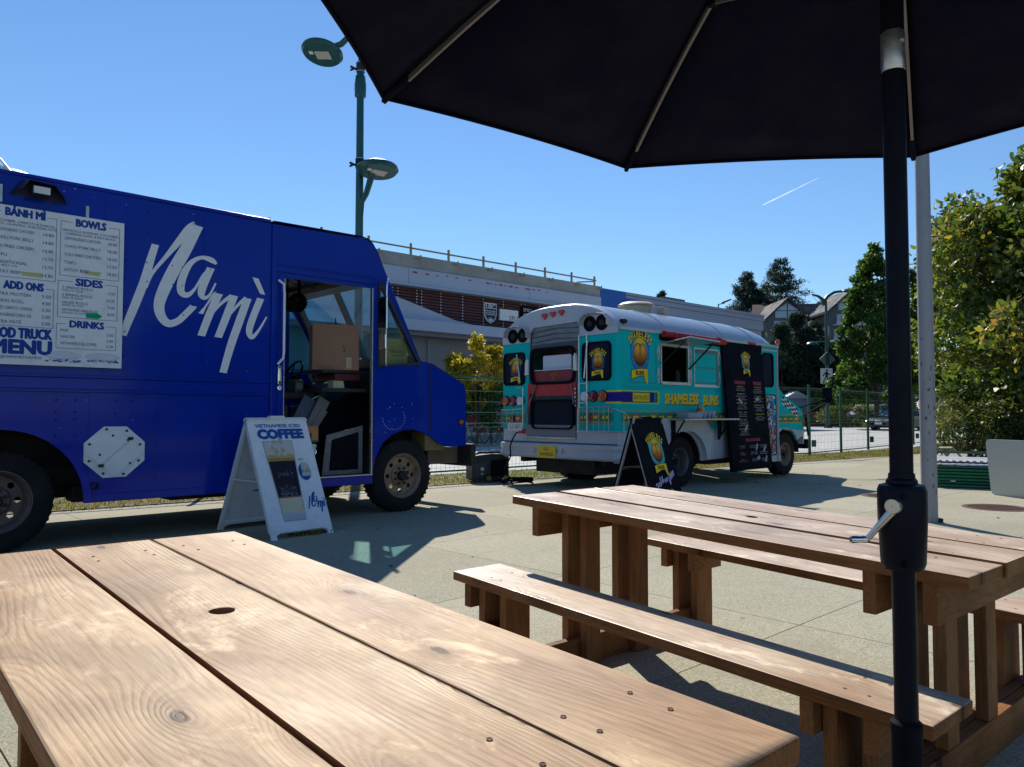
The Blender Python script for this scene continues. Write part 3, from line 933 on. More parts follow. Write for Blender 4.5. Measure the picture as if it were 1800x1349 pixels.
# roof, slightly crowned, running into the cab front
def sheet(prof, y0, y1, crown=.0, n=10):
    b = MB(); m = len(prof); vs = []
    for j in range(n+1):
        f = j/n; y = y0 + (y1-y0)*f; k = crown*4*f*(1-f)
        vs += [(x, y, z + k) for x, z in prof]
    return b.add(vs, [(j*m+i, j*m+i+1, (j+1)*m+i+1, (j+1)*m+i) for j in range(n) for i in range(m-1)])
roof = [(-6.0, 3.02), (-1.63, 3.02), (-1.62, 3.035), (-.60, 3.045), (-.52, 3.03), (-.46, 2.985), (-.40, 2.90), (-.33, 2.755)]
part('roof', sheet(roof, -.005, BW+.005, .05), M_BLUE, TB, 50)
b = MB(); b.tube([(-6.0, .012, 3.028), (-1.66, .012, 3.026)], .022, 8); part('roof_edge_moulding', b, M_BLUE, TB, 60)
b = MB(); b.plate([(0.036, .36), (BW-.036, .36), (BW-.036, 3.02), (.036, 3.02)], (), .03, lambda a, c, d: (-5.99+d, a, c)); part('rear_wall', b, M_BLUE, TB)
# cab front: hood, nose, windscreen frame
part('hood', sheet([(.36, 1.70), (.80, 1.495), (.86, 1.45)], .004, BW-.004, .03), M_BLUE, TB, 40)
b = MB(); b.plate([(.04, .73), (BW-.04, .73), (BW-.04, 1.46), (.04, 1.46)], [rrect(.45, .85, BW-.45, 1.3, .05)], .03, lambda a, c, d: (.87-d, a, c)); part('nose_panel', b, M_BLUE, TB)
b = MB()
for i in range(8): b.box((.835, .46, .87+i*.052), (.865, BW-.46, .895+i*.052))
part('grille_bar', b, M_DARK, TB)
for y in (.26, BW-.26):
    b = MB(); b.lathe([(.085, 0), (.085, .02), (.06, .035), (.001, .04)], (.87, y, 1.1), (1, 0, 0), 20); part('headlight', b, M_CLEAR, TB, 40)
wd = Vector((.20-(-.40), 0, 1.72-2.86)).normalized()     # down the windscreen
P0 = Vector((-.365, 0, 2.80)); L_ = 1.23
def WF(a, c, d): return tuple(P0 + wd*a + Y*c + Vector((-wd.z, 0, wd.x))*(-d))
b = MB(); b.plate([(-.03, .03), (L_, .03), (L_, BW-.03), (-.03, BW-.03)], [[(.10, .12), (L_-.12, .12), (L_-.12, BW/2-.035), (.10, BW/2-.035)], [(.10, BW/2+.035), (L_-.12, BW/2+.035), (L_-.12, BW-.12), (.10, BW-.12)]], .05, WF)
part('windscreen_frame', b, gmat('beige_grey_trim', (.22, .20, .17), .6), TB)
for y0, y1 in ((.12, BW/2-.035), (BW/2+.035, BW-.12)):
    b = MB(); b.add([WF(.10, y0, .02), WF(L_-.12, y0, .02), WF(L_-.12, y1, .02), WF(.10, y1, .02)], [(0,1,2,3)]); part('windscreen', b, M_GLASS, TB)
    b = MB(); b.tube([WF(L_-.1, (y0+y1)/2+.2, -.02), WF(.55, (y0+y1)/2-.15, -.025)], .008, 6); part('wiper', b, M_BLACK, TB)
b = MB(); b.plate(qwin, (), .006, FS(.02)); part('quarter_window', b, M_CLEARGLASS, TB)
qo = [(-.39, 1.625), (.20, 1.675), (-.325, 2.56), (-.39, 2.56)]
b = MB(); b.plate(qo, [qwin], .03, FS(-.012)); part('quarter_window_frame', b, gmat('black_window_rubber', (.018, .02, .03), .6), TB)
b = MB(); b.plate(qwin, (), .006, FS(BW-.02)); part('quarter_window', b, M_GLASS, TB)
# posts and seams of the box
b = MB(); b.box((-1.645, -.022, .36), (-1.60, 0, 2.99)); part('corner_post', b, M_BLUE, TB, bevel=.006)
b = MB(); b.box((-1.565, -.012, .44), (-1.505, 0, 2.50)); part('door_post', b, M_BLUE, TB, bevel=.004)
b = MB(); b.box((-1.60, -.018, 2.53), (-.42, 0, 2.575)); b.box((-1.60, -.010, 2.60), (-.45, 0, 2.615)); part('drip_rail', b, M_BLUE, TB, bevel=.005)
b = MB(); b.box((-6.0, -.018, 1.405), (-1.65, 0, 1.43)); b.box((-6.0, -.018, 1.285), (-1.65, 0, 1.31)); b.box((-6.0, -.006, 1.311), (-1.65, 0, 1.404)); part('belt_moulding', b, M_BLUE, TB, bevel=.004)
b = MB(); b.box((-3.22, -.014, .36), (-1.65, 0, .43)); b.box((-6.0, -.014, .36), (-4.56, 0, .43)); part('sill_moulding', b, M_BLUE, TB, bevel=.005)
b = MB(); b.box((-1.655, -.012, .445), (-1.65, -.002, 1.28)); b.box((-3.16, -.005, 1.44), (-3.155, 0, 2.96)); b.box((-2.32, -.004, 1.44), (-2.316, 0, 2.96)); b.box((-3.26, -.004, .44), (-3.255, 0, 1.28)); b.box((-2.10, -.004, .44), (-2.096, 0, 1.28)); part('panel_seam', b, M_BLUE, TB)
b = MB(); b.box((-1.485, -.012, .345), (-.45, .02, .44)); part('door_sill', b, M_BLUE, TB, bevel=.008)
b = MB(); b.box((-1.49, -.014, .44), (-.45, .05, .455)); part('sill_tread', b, M_ALU, TB, bevel=.003)
# wheel arch lips and liners
b = MB(); o_ = arch(-3.88, .36, .66, .68, 180, 0, 24); i_ = arch(-3.88, .36, .60, .62, 180, 0, 24)
b.plate(o_ + i_[::-1], (), .03, FS(-.02)); part('wheel_arch_lip', b, M_BLUE, TB)
def liner(pts, y0, y1, name='wheel_well', par=None):
    b = MB(); n = len(pts); b.add([(x, y0, z) for x, z in pts] + [(x, y1, z) for x, z in pts], [(i, i+1, n+i+1, n+i) for i in range(n-1)])
    b.plate(pts, (), .01, FS(y1)); return part(name, b, M_DARK, par or TB)
for y0, y1 in ((.036, .62), (BW-.036, BW-.62)):
    liner(arch(-3.88, .36, .70, .72, 180, 0), y0, y1)
    liner([(x*1.05, z+.02) for x, z in front_arch], y0, y0 + (y1-y0)*.8)
# rivets
rv = MB()
def rivet(x, z, r=.010, y=0):
    rv.lathe([(r, 0), (r*.8, -.004), (r*.3, -.006)], (x, y, z), (0, 1, 0), 7)
for z in (1.4175, 1.2975):
    for i in range(56): rivet(-5.95 + i*.078, z, .005, -.018)
for z in (2.90, 2.72): 
    for x in (-2.99, -2.81): rivet(x, z, .010)
for x in (-2.99, -2.81, -2.6, -2.5): 
    for z in (2.45, 2.28, 2.04, 2.01, 1.82, 1.62, 1.60, 1.48): rivet(x + random.uniform(-.01, .01), z, .009)
for i in range(9): rivet(-2.42+i*.085, 2.46, .008)
for x in (-3.50, -3.36, -3.05, -2.92, -2.71):
    for z in (1.22, 1.12, 1.06, .93) if x < -3.2 else (1.22, 1.11): rivet(x, z, .012)
for z in (1.24, 1.15, 1.05, .95, .84, .73, .62, .54): rivet(-2.71, z, .009)
for i in range(14): rivet(-1.55+i*.085, 2.60, .005, -.010)
part('rivets', rv, M_BLUE, TB, kind='stuff')
# chips in the paint
cb = MB(); rc = random.Random(3)
for _ in range(30):
    x = rc.uniform(-6, -1.7); z = rc.choice([rc.uniform(2.9, 3.0), rc.uniform(.5, 1.27), rc.uniform(1.45, 1.6)]); r = rc.uniform(.0015, .0035)
    cb.ellipse((x, -.0012, z), X, Z, r*1.4, r, 5)
for i in range(16):
    a = i/15*3.6; cb.ellipse((-.17 + .15*math.cos(a+3.2), -.0012, 1.06 + .13*math.sin(a+3.2)), X, Z, .005, .004, 5)
for i in range(12): cb.ellipse((rc.uniform(-.35, .1), -.0012, rc.uniform(.9, 1.25)), X, Z, .004, .004, 5)
part('paint_chips', cb, M_WHITE, TB, kind='stuff')
# louvres on the cowl side
b = MB()
for i in range(9): b.hexa([(.155, -.001, 1.06+i*.03), (.255, -.001, 1.06+i*.03), (.255, 0, 1.075+i*.03), (.155, 0, 1.075+i*.03)], [(.155, -.012, 1.064+i*.03), (.255, -.012, 1.064+i*.03), (.255, -.002, 1.08+i*.03), (.155, -.002, 1.08+i*.03)])
part('louvre_vent', b, M_BLUE, TB)
b = MB(); b.box((.338, -.003, .90), (.350, .0, 1.70)); part('hood_seam', b, M_DARK, TB)
b = MB(); b.lathe([(.042, 0), (.042, .008), (.034, .014)], (.80, 0, 1.01), (0, -1, 0), 20); mk = part('side_marker', b, M_DARK, TB, 40)
b = MB(); b.lathe([(.032, .008), (.026, .020), (.001, .026)], (.80, 0, 1.01), (0, -1, 0), 20); part('marker_lens', b, M_ORANGE, mk, 40)
# octagonal white flue hatch
hc = (-3.05, .78)
def ngon(cx, cz, rx, rz_, n, a0): return [(cx+rx*math.cos(R(a0+360*i/n)), cz+rz_*math.sin(R(a0+360*i/n))) for i in range(n)]
k = [(-.24, -.08), (-.09, -.215), (.09, -.215), (.24, -.08), (.24, .08), (.09, .215), (-.09, .215), (-.24, .08)]
b = MB(); b.plate([(hc[0]+x, hc[1]+z) for x, z in k], (), .014, FS(-.014)); hp = part('access_hatch', b, M_WHITE, TB, bevel=.002)
b = MB(); q = [(-.235, 0), (-.0, -.215), (.235, 0), (.0, .215)]
b.plate([(hc[0]-.24+.004, hc[1]+.0), (hc[0]-.118, hc[1]-.108), (hc[0]+.118, hc[1]+.106), (hc[0], hc[1]+.212)], (), .01, FS(-.024)); part('hatch_door', b, M_WHITE, hp, bevel=.002)
b = MB(); b.plate([(hc[0]-.108, hc[1]-.118), (hc[0], hc[1]-.212), (hc[0]+.236, hc[1]+.0), (hc[0]+.128, hc[1]+.096)], (), .01, FS(-.024)); part('hatch_door', b, M_WHITE, hp, bevel=.002)
b = MB()
for x, z in [(-.20, -.07), (-.09, -.18), (.19, -.08), (.2, .06), (.09, .18), (-.07, .195), (-.2, .07), (.07, -.19), (-.12, -.02), (.1, .1), (.12, -.1), (-.02, .14)]:
    b.lathe([(.011, 0), (.008, .008), (.001, .009)], (hc[0]+x, -.022, hc[1]+z), (0, -1, 0), 8)
b.box((hc[0]-.13, -.036, hc[1]-.125), (hc[0]-.09, -.024, hc[1]-.10)); b.box((hc[0]+.1, -.036, hc[1]+.10), (hc[0]+.14, -.024, hc[1]+.125))
part('hatch_fitting', b, M_DARK, hp, 40)
b = MB(); b.lathe([(.030, .0), (.034, .012), (.022, .016), (.018, -.02), (.001, -.02)], (-3.20, -.014, .50), (0, -1, 0), 18); part('hose_socket', b, M_DARK, TB, 40)
# roof dome vent
b = MB(); b.lathe([(.44, .0), (.44, .04), (.40, .085), (.25, .125), (.001, .14)], (-3.95, .55, 3.03), (0, 0, 1), 32); part('roof_vent', b, M_WHITE, TB, 30)
b = MB(); b.tube([(-3.83, .10, 3.05), (-3.90, .18, 3.17), (-3.98, .30, 3.17)], .012, 6); part('vent_bracket', b, M_WHITE, TB)
# flood light under a folded shield
b = MB()
b.plate([(-3.86, 2.86), (-3.46, 2.845), (-3.56, 2.965), (-3.68, 2.985), (-3.78, 2.985)], (), .0015, FS(-.002))
ys = -.17
b.add([(-3.86, 0, 2.86), (-3.46, 0, 2.845), (-3.56, 0, 2.965), (-3.78, 0, 2.985), (-3.80, ys, 2.88), (-3.52, ys, 2.87), (-3.575, ys, 2.94), (-3.755, ys, 2.955)],
      [(3, 2, 6, 7), (2, 1, 5, 6), (0, 3, 7, 4)])
fl = part('floodlight_shield', b, gmat('navy_sheet', (.012, .016, .06), .5), TB)
fl.modifiers.new('thickness', 'SOLIDIFY').thickness = .003
b = MB(); b.box((-3.735, -.15, 2.855), (-3.60, -.06, 2.925)); part('lamp_body', b, M_DARK, fl, bevel=.006)
b = MB(); b.box((-3.725, -.156, 2.862), (-3.61, -.150, 2.918)); part('lamp_glass', b, M_CLEAR, fl)
b = MB(); b.box((-3.315, -.012, 2.73), (-3.29, -.0, 2.86)); b.box((-3.935, -.012, 2.78), (-3.91, 0, 2.92)); part('board_hanger', b, M_STEEL, TB)
# door hardware
b = MB(); b.tube([(-1.575, -.020, 2.44), (-1.535, -.055, 2.40), (-1.53, -.058, 2.30), (-1.53, -.058, 1.72), (-1.535, -.055, 1.66), (-1.575, -.020, 1.60)], .013, 8); part('grab_handle', b, M_WHITE, TB, 50)
b = MB(); b.box((-1.575, -.030, 1.40), (-1.535, -.012, 1.585)); b.box((-1.565, -.052, 1.43), (-1.547, -.03, 1.56)); part('door_latch', b, M_CHROME, TB, bevel=.005)
b = MB(); b.lathe([(.024, 0), (.024, .012), (.015, .016), (.001, .016)], (-1.555, -.012, 1.365), (0, -1, 0), 16); part('door_lock', b, M_CHROME, TB, 40)
b = MB(); b.box((-.47, -.008, .45), (-.455, .03, 2.49)); b.box((-1.505, -.008, .45), (-1.497, .03, 2.47)); part('door_edge_trim', b, M_ALU, TB)
# mirror bracket and mirrors
b = MB(); b.tube([(-.30, -.02, 2.545), (-.36, -.16, 2.58), (-.40, -.20, 2.57), (-.41, -.20, 2.50), (-.42, -.20, 1.66), (-.40, -.18, 1.63), (-.30, -.02, 1.625)], .010, 8); mb_ = part('mirror_bracket', b, M_CHROME, TB, 50)
b = MB(); b.box((-.46, -.27, 2.02), (-.435, -.10, 2.38)); part('wing_mirror', b, M_CHROME, TB, bevel=.012)
b = MB(); b.box((-.46, -.25, 1.80), (-.43, -.12, 1.98)); part('spot_mirror', b, M_CHROME, TB, bevel=.015)
# undercarriage
b = MB(); b.box((-5.9, .5, .48), (1.0, .58, .64)); b.box((-5.9, BW-.58, .48), (1.0, BW-.5, .64)); part('chassis_rail', b, M_DARK, TB)
b = MB(); b.box((-1.75, .04, .36), (-.46, .62, .44)); part('step_well', b, M_DARK, TB)
b = MB(); b.box((-2.5, .25, .30), (-1.9, .9, .48)); b.box((-5.7, .3, .34), (-4.8, BW-.3, .5)); b.box((-3.3, .3, .34), (-2.55, .5, .48)); part('under_tank', b, M_DARK, TB, bevel=.02)
b = MB(); b.tube([(0, .2, .41), (0, BW-.2, .41)], .06, 10); b.tube([(-3.88, .2, .41), (-3.88, BW-.2, .41)], .08, 10); b.lathe([(.05, -.2), (.17, -.08), (.17, .08), (.05, .2)], (-3.88, BW/2, .41), (0, 1, 0), 16); part('axle', b, M_DARK, TB, 40)
b = MB(); b.box((.55, .32, .50), (1.02, .42, .70)); b.box((.55, BW-.42, .50), (1.02, BW-.32, .70)); part('bumper_horn', b, gmat('brown_primer_steel', (.10, .075, .05), .7, dirt=.3), TB, bevel=.008)
b = MB(); b.box((1.02, .06, .46), (1.10, BW-.06, .74)); part('front_bumper', b, M_DARK, TB, bevel=.02)
b = MB(); b.box((.30, .05, .68), (.58, .30, .90)); b.tube([(.35, .10, .94), (.36, .12, .70)], .02, 8); part('spring_hanger', b, gmat('grimy_ochre_metal', (.16, .12, .05), .7, dirt=.3), TB)
wheel(TB, 0, .17, .405, .405, .22, .247, holes=8)
wheel(TB, -3.88, .19, .405, .405, .22, .247, holes=8, dish=-.02, rimm=gmat('brown_grey_rim', (.15, .11, .10), .55, metal=.2, dirt=.4))
wheel(TB, 0, BW-.17, .405, .405, .22, .247, out=1, holes=8)
wheel(TB, -3.88, BW-.19, .405, .405, .22, .247, out=1, holes=8)
# interior
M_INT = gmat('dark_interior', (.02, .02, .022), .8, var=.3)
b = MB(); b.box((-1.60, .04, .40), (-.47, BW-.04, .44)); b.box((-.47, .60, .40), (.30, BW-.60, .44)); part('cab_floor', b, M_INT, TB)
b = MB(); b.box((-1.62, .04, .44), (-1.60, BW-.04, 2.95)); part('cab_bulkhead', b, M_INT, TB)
b = MB(); b.box((-.60, .04, 2.55), (-.36, BW-.04, 2.62)); b.box((-1.5, .04, 2.70), (-.5, BW-.04, 2.72)); part('cab_header', b, gmat('beige_grey_trim', (.22, .20, .17), .6), TB)
b = MB(); b.plate([(-.20, 1.05), (.30, 1.05), (.30, 1.62), (.10, 1.68), (-.12, 1.50), (-.20, 1.36)], (), .85, FS(BW-.95)); part('dashboard', b, M_INT, TB, bevel=.01)
b = MB(); b.plate([(-.42, .45), (.30, .45), (.30, 1.30), (-.32, 1.36), (-.72, 1.20), (-.80, .80)], (), .75, FS(.55)); part('engine_cover', b, M_BLACK, TB, bevel=.02)
b = MB(); b.plate([(-.98, .455), (-.485, .455), (-.485, .98), (-.93, .88)], [[(-.90, .50), (-.535, .50), (-.535, .91), (-.87, .83)]], .01, FS(.14)); part('step_kick_frame', b, gmat('worn_grey_metal', (.17, .17, .17), .6, var=.3, scale=20, dirt=.6), TB)
b = MB(); b.plate([(-.93, .47), (-.50, .47), (-.50, .95), (-.90, .86)], (), .01, FS(.152)); part('step_kick_panel', b, M_BLACK, TB)
b = MB(); sw = Matrix.Translation((-.62, BW-.62, 1.58)) @ Matrix.Rotation(R(-62), 4, 'Y') 
ptsw = [sw @ Vector((.20*math.cos(R(a)), .20*math.sin(R(a)), 0)) for a in range(0, 361, 15)]
b.tube(ptsw, .014, 8, False)
for a in (30, 150, 270): b.tube([sw @ Vector((0, 0, 0)), sw @ Vector((.19*math.cos(R(a)), .19*math.sin(R(a)), 0))], .010, 6)
b.tube([sw @ Vector((0, 0, 0)), (-.2, BW-.62, 1.3)], .03, 8)
part('steering_wheel', b, M_BLACK, TB, 50)
b = MB(); b.box((-1.45, BW-.95, .80), (-.95, BW-.4, .95)); b.hexa([(-1.5, BW-.92, .9), (-1.38, BW-.92, .9), (-1.38, BW-.42, .9), (-1.5, BW-.42, .9)], [(-1.58, BW-.92, 1.55), (-1.46, BW-.92, 1.55), (-1.46, BW-.42, 1.55), (-1.58, BW-.42, 1.55)]); b.box((-1.35, BW-.85, .45), (-1.05, BW-.5, .8)); part('driver_seat', b, M_BLACK, TB, bevel=.03)
b = MB(); b.lathe([(.10, 0), (.11, .02), (.10, .05), (.03, .06)], (-.95, .75, 2.36), (-.75, -.6, -.1), 20)
for a in range(0, 180, 18):
    v = Vector((.6, -.75, 0)).normalized()
    b.tube([Vector((-.95, .75, 2.36)) + (v*math.cos(R(a)) + Z*math.sin(R(a)))*.12, Vector((-.95, .75, 2.36)) - (v*math.cos(R(a)) + Z*math.sin(R(a)))*.12], .003, 4)
b.tube([(-.93, .77, 2.42), (-.92, .80, 2.62)], .02, 8); part('cab_fan', b, M_BLACK, TB, 40)
b = MB(); b.box((-1.30, .70, 2.24), (-1.0, .74, 2.40)); b.tube([(-1.1, .72, 2.4), (-1.1, .72, 2.7)], .01, 6); part('sun_visor', b, M_BLACK, TB, bevel=.01)
# the script lettering on the side
NAMI = {
 'N1':[(-2.748,2.621,0.030),(-2.792,2.460,0.034),(-2.836,2.282,0.037),(-2.899,2.091,0.037),(-2.961,1.916,0.034),(-3.004,1.785,0.030)],
 'N2':[(-2.828,2.226,0.019),(-2.769,2.362,0.015),(-2.662,2.515,0.018),(-2.552,2.670,0.030),(-2.454,2.805,0.040),(-2.385,2.855,0.044)],
 'N3':[(-2.375,2.851,0.046),(-2.479,2.622,0.052),(-2.583,2.416,0.055),(-2.671,2.215,0.052),(-2.707,2.081,0.047),(-2.687,1.982,0.042),(-2.624,1.922,0.034),(-2.540,1.951,0.030),(-2.462,2.032,0.030),(-2.402,2.101,0.030)],
 'a1':[(-2.196,2.520,0.012),(-2.242,2.549,0.026),(-2.332,2.562,0.017),(-2.419,2.512,0.022),(-2.483,2.414,0.032),(-2.520,2.291,0.035),(-2.513,2.215,0.032),(-2.458,2.198,0.023),(-2.393,2.262,0.013),(-2.314,2.406,0.012),(-2.255,2.459,0.012)],
 'a2':[(-2.248,2.475,0.035),(-2.306,2.332,0.036),(-2.334,2.231,0.034),(-2.311,2.188,0.021),(-2.259,2.216,0.012),(-2.200,2.337,0.008)],
 'm0':[(-2.335,2.036,0.021),(-2.287,2.116,0.009),(-2.221,2.220,0.015),(-2.186,2.241,0.025)],
 'm1':[(-2.168,2.241,0.036),(-2.249,2.051,0.036),(-2.328,1.830,0.034)],
 'm2':[(-2.263,2.005,0.009),(-2.144,2.153,0.014),(-2.046,2.233,0.020)],
 'm3':[(-2.021,2.239,0.036),(-2.081,2.067,0.037),(-2.170,1.826,0.034)],
 'm4':[(-2.111,1.988,0.009),(-1.988,2.145,0.014),(-1.903,2.228,0.020)],
 'm5':[(-1.885,2.226,0.036),(-1.954,2.032,0.039),(-2.045,1.763,0.038),(-2.118,1.495,0.034)],
 'i1':[(-1.755,2.239,0.035),(-1.826,2.059,0.035),(-1.868,1.915,0.033),(-1.839,1.851,0.022),(-1.772,1.922,0.013),(-1.691,2.063,0.008)],
 'i2':[(-1.812,2.435,0.028),(-1.734,2.281,0.023)],
}
def smooth_path(pts, n=6):
    out = []
    P = [Vector(p) for p in pts]
    for i in range(len(P)-1):
        a = P[max(i-1, 0)]; b_ = P[i]; c = P[i+1]; d = P[min(i+2, len(P)-1)]
        for k in range(n):
            t = k/n
            out.append(.5*((2*b_) + (c-a)*t + (2*a-5*b_+4*c-d)*t*t + (3*b_-a-3*c+d)*t**3))
    out.append(P[-1]); return out
def script(mb, org, xd, yd, k=1., x0=0, z0=0, lift=.002, heavy=1.):
    """the brush lettering laid on a face; strokes sit a hair apart where they cross"""
    nn = Vector(xd).cross(Vector(yd))
    for j, (nm, pts) in enumerate(NAMI.items()):
        P = smooth_path(pts); vs = []
        for i, p in enumerate(P):
            a = P[max(i-1, 0)]; c = P[min(i+1, len(P)-1)]
            t = Vector((c.x-a.x, c.y-a.y)); t = t.normalized() if t.length else Vector((1, 0)); q = Vector((-t.y, t.x))*p.z*heavy
            if i in (0, len(P)-1) and p.z > .02:      # ends cut level, as with a flat brush
                q = Vector((1., q.y/max(abs(q.x), .3)*0 - .12))*p.z*1.05*(1 if q.x > 0 else -1)*heavy
            for s_ in (1, -1):
                w = Vector((p.x, p.y)) + q*s_
                vs.append(Vector(org) + Vector(xd)*(w.x-x0)*k + Vector(yd)*(w.y-z0)*k + nn*(lift + j*.00035))
        m = len(P)
        mb.add(vs, [(2*i, 2*i+1, 2*i+3, 2*i+2) for i in range(m-1)])
b = MB(); b.col = (.80, .83, .86); script(b, (0, -.001, 0), X, Z); part('script_lettering', b, INK, TB)

# ------------------------------------------------------------------ menu board hanging on the truck
MT = thing('menu_board', 'large white menu board with blue headings hanging on the blue truck', 'menu board', TB.matrix_basis @ Vector((-3.52, -.03, 0)), R(43.5))
bx = 3.52
b = MB(); b.box((-4.03+bx, -.014, 1.495), (-3.02+bx, .004, 2.755)); part('board', b, M_SIGN, MT, bevel=.003)
NV = (.012, .06, .33); NV2 = (.05, .08, .24)
def sgn(mb, txt, x, z, size, bold=0, al='L', col=NV2, width=None, maxw=None, lift=.016):
    mb.col = col; mb.text(txt, (x+bx, 0, z), X, Z, size, bold, al, width=width, lift=lift, maxw=maxw)
HD_ = []
def heading(*a, **k):
    m = MB(); sgn(m, *a, **k); part('heading', m, INK, MT)
heading( 'BÁNH MÌ', -3.755, 2.676, .060, .06, 'C', NV, width=.27)
heading( 'BOWLS', -3.28, 2.668, .060, .06, 'C', NV, width=.225)
heading( 'ADD ONS', -3.755, 2.095, .060, .06, 'C', NV, width=.27)
heading( 'SIDES', -3.285, 2.172, .058, .06, 'C', NV, width=.20)
heading( 'DRINKS', -3.295, 1.822, .055, .06, 'C', NV, width=.255)
heading( 'FOOD TRUCK', -3.555, 1.708, .078, .06, 'R', NV, width=.44)
heading( 'MENU', -3.555, 1.586, .105, .065, 'R', NV, width=.41)
tx = MB()
def lines(rows, x0, x1, size=.026):
    for z, a, pz, p in rows:
        sgn(tx, a, x0, z, size, .02, 'L', maxw=.27 if p else .36)
        if p: sgn(tx, p, x1, pz, size*1.05, .02, 'R')
lines([(2.548, 'LEMONGRASS CHICKEN', 2.545, '14.80'), (2.484, 'CHASU PORK BELLY', 2.480, '14.80'), (2.416, 'SUSU FRIED CHICKEN', 2.413, '14.80'), (2.348, 'TOFU', 2.347, '13.70'), (2.290, 'TRADITIONAL', 2.280, '13.70'), (2.215, 'SATAY BEEF', 2.212, '14.80')], -3.965, -3.555, .025)
lines([(2.545, 'LEMONGRASS CHICKEN', 2.542, '18.00'), (2.480, 'CHASU PORK BELLY', 2.478, '18.00'), (2.412, 'SUSU FRIED CHICKEN', 2.412, '18.00'), (2.345, 'TOFU', 2.347, '17.50'), (2.284, 'SATAY BEEF', 2.282, '18.00')], -3.475, -3.075, .025)
lines([(2.04, 'EXTRA PROTEIN', 2.04, '5.50'), (1.985, 'SPRING ROLL', 1.985, '4.00'), (1.93, 'PICKLED CARROTS + DAIKON', 1.93, '3.00'), (1.875, 'LEMONGRASS CHILI OIL', 1.875, '2.00'), (1.82, 'EXTRA PATÉ', 1.82, '2.00')], -3.965, -3.565, .025)
lines([(2.137, '2 SPRING ROLLS', 2.118, '7.50'), (2.077, '3 SPRING ROLLS', 2.058, '10.25'), (2.015, 'SALAD ROLLS', 1.998, '9.00'), (1.953, 'VIETNAMESE HERB SALAD', 1.940, '8.00')], -3.485, -3.085, .022)
lines([(2.116, 'PORK OR VEGGIE', 0, ''), (2.056, 'PORK OR VEGGIE', 0, ''), (1.995, 'SHRIMP OR TOFU', 0, ''), (1.932, 'CHICKEN OR TOFU', 0, '')], -3.485, -3.085, .014)
lines([(1.782, 'POP', 1.762, '3.00'), (1.730, 'WATER', 1.712, '3.00'), (1.676, 'VIETNAMESE ICED COFFEE', 1.664, '5.50')], -3.49, -3.09, .022)
sgn(tx, 'CUCUMBER, CARROTS & DAIKON,', -3.755, 2.622, .019, .008, 'C'); sgn(tx, 'MAYO, CILANTRO, AND PORK PATÉ', -3.755, 2.596, .019, .008, 'C')
sgn(tx, 'VERMICELLI NOODLES, CUCUMBER,', -3.28, 2.615, .019, .008, 'C'); sgn(tx, 'CABBAGE SLAW, & FISH SAUCE', -3.28, 2.588, .019, .008, 'C')
sgn(tx, 'PORK BELLY +4.50', -3.965, 2.268, .014, .008)
sgn(tx, '@NAMIVIETNAMESE', -3.62, 1.545, .022, .015, 'R', NV)
part('menu_lines', tx, INK, MT, kind='stuff')
ln = MB(); ln.col = NV2
def frame(x0, z0, x1, z1, h0, h1, w=.0035):
    y = -.0152
    for a in ((x0, z0, x1, z0), (x0, z0, x0, z1), (x1, z0, x1, z1), (x0, z1, h0, z1), (h1, z1, x1, z1)):
        xa, za, xb, zb = a
        if za == zb: ln.box((xa+bx, y, za-w/2), (xb+bx, -.0146, za+w/2))
        else: ln.box((xa-w/2+bx, y, za), (xa+w/2+bx, -.0146, zb))
frame(-3.985, 2.185, -3.535, 2.70, -3.92, -3.60); frame(-3.505, 2.245, -3.058, 2.695, -3.42, -3.14)
frame(-3.985, 1.80, -3.545, 2.115, -3.92, -3.60); frame(-3.515, 1.90, -3.065, 2.20, -3.41, -3.165); frame(-3.52, 1.645, -3.07, 1.845, -3.45, -3.15)
part('ruled_boxes', ln, INK, MT, kind='stuff')
tp = MB(); tp.col = (.50, .50, .20); tp.poly([(-.07, -.012), (.07, -.018), (.075, .018), (-.075, .016)], (-3.70+bx, -.0155, 2.222), X, Z, .0)
tp.poly([(-.06, -.012), (.05, -.018), (.065, .016), (-.065, .014)], (-3.26+bx, -.0155, 2.288), X, Z)
tp.col = (.0, .36, .16); tp.poly([(-.06, -.022), (.03, -.024), (.065, .0), (.03, .022), (-.06, .02)], (-3.245+bx, -.0175, 1.930), X, Z)
part('tape_label', tp, INK, MT)
sk = MB()
for cx in (-3.47, -3.17):
    sk.col = (.50, .55, .66); sk.ellipse((cx+bx, 0, 1.585), X, Z, .135, .034, 24, .0156)
    sk.col = (.62, .66, .72); sk.ellipse((cx+bx, 0, 1.588), X, Z, .128, .029, 24, .0160)
    rr = random.Random(int(cx*100))
    for i in range(26):
        sk.col = rr.choice([(.03, .08, .35), (.12, .2, .45), (.5, .56, .66)])
        sk.ellipse((cx+bx+rr.uniform(-.12, .12), 0, 1.545+rr.uniform(-.012, .012)), X, Z, rr.uniform(.006, .02), rr.uniform(.003, .009), 7, .0164+i*.00005)
part('sandwich_drawing', sk, INK, MT, kind='stuff')

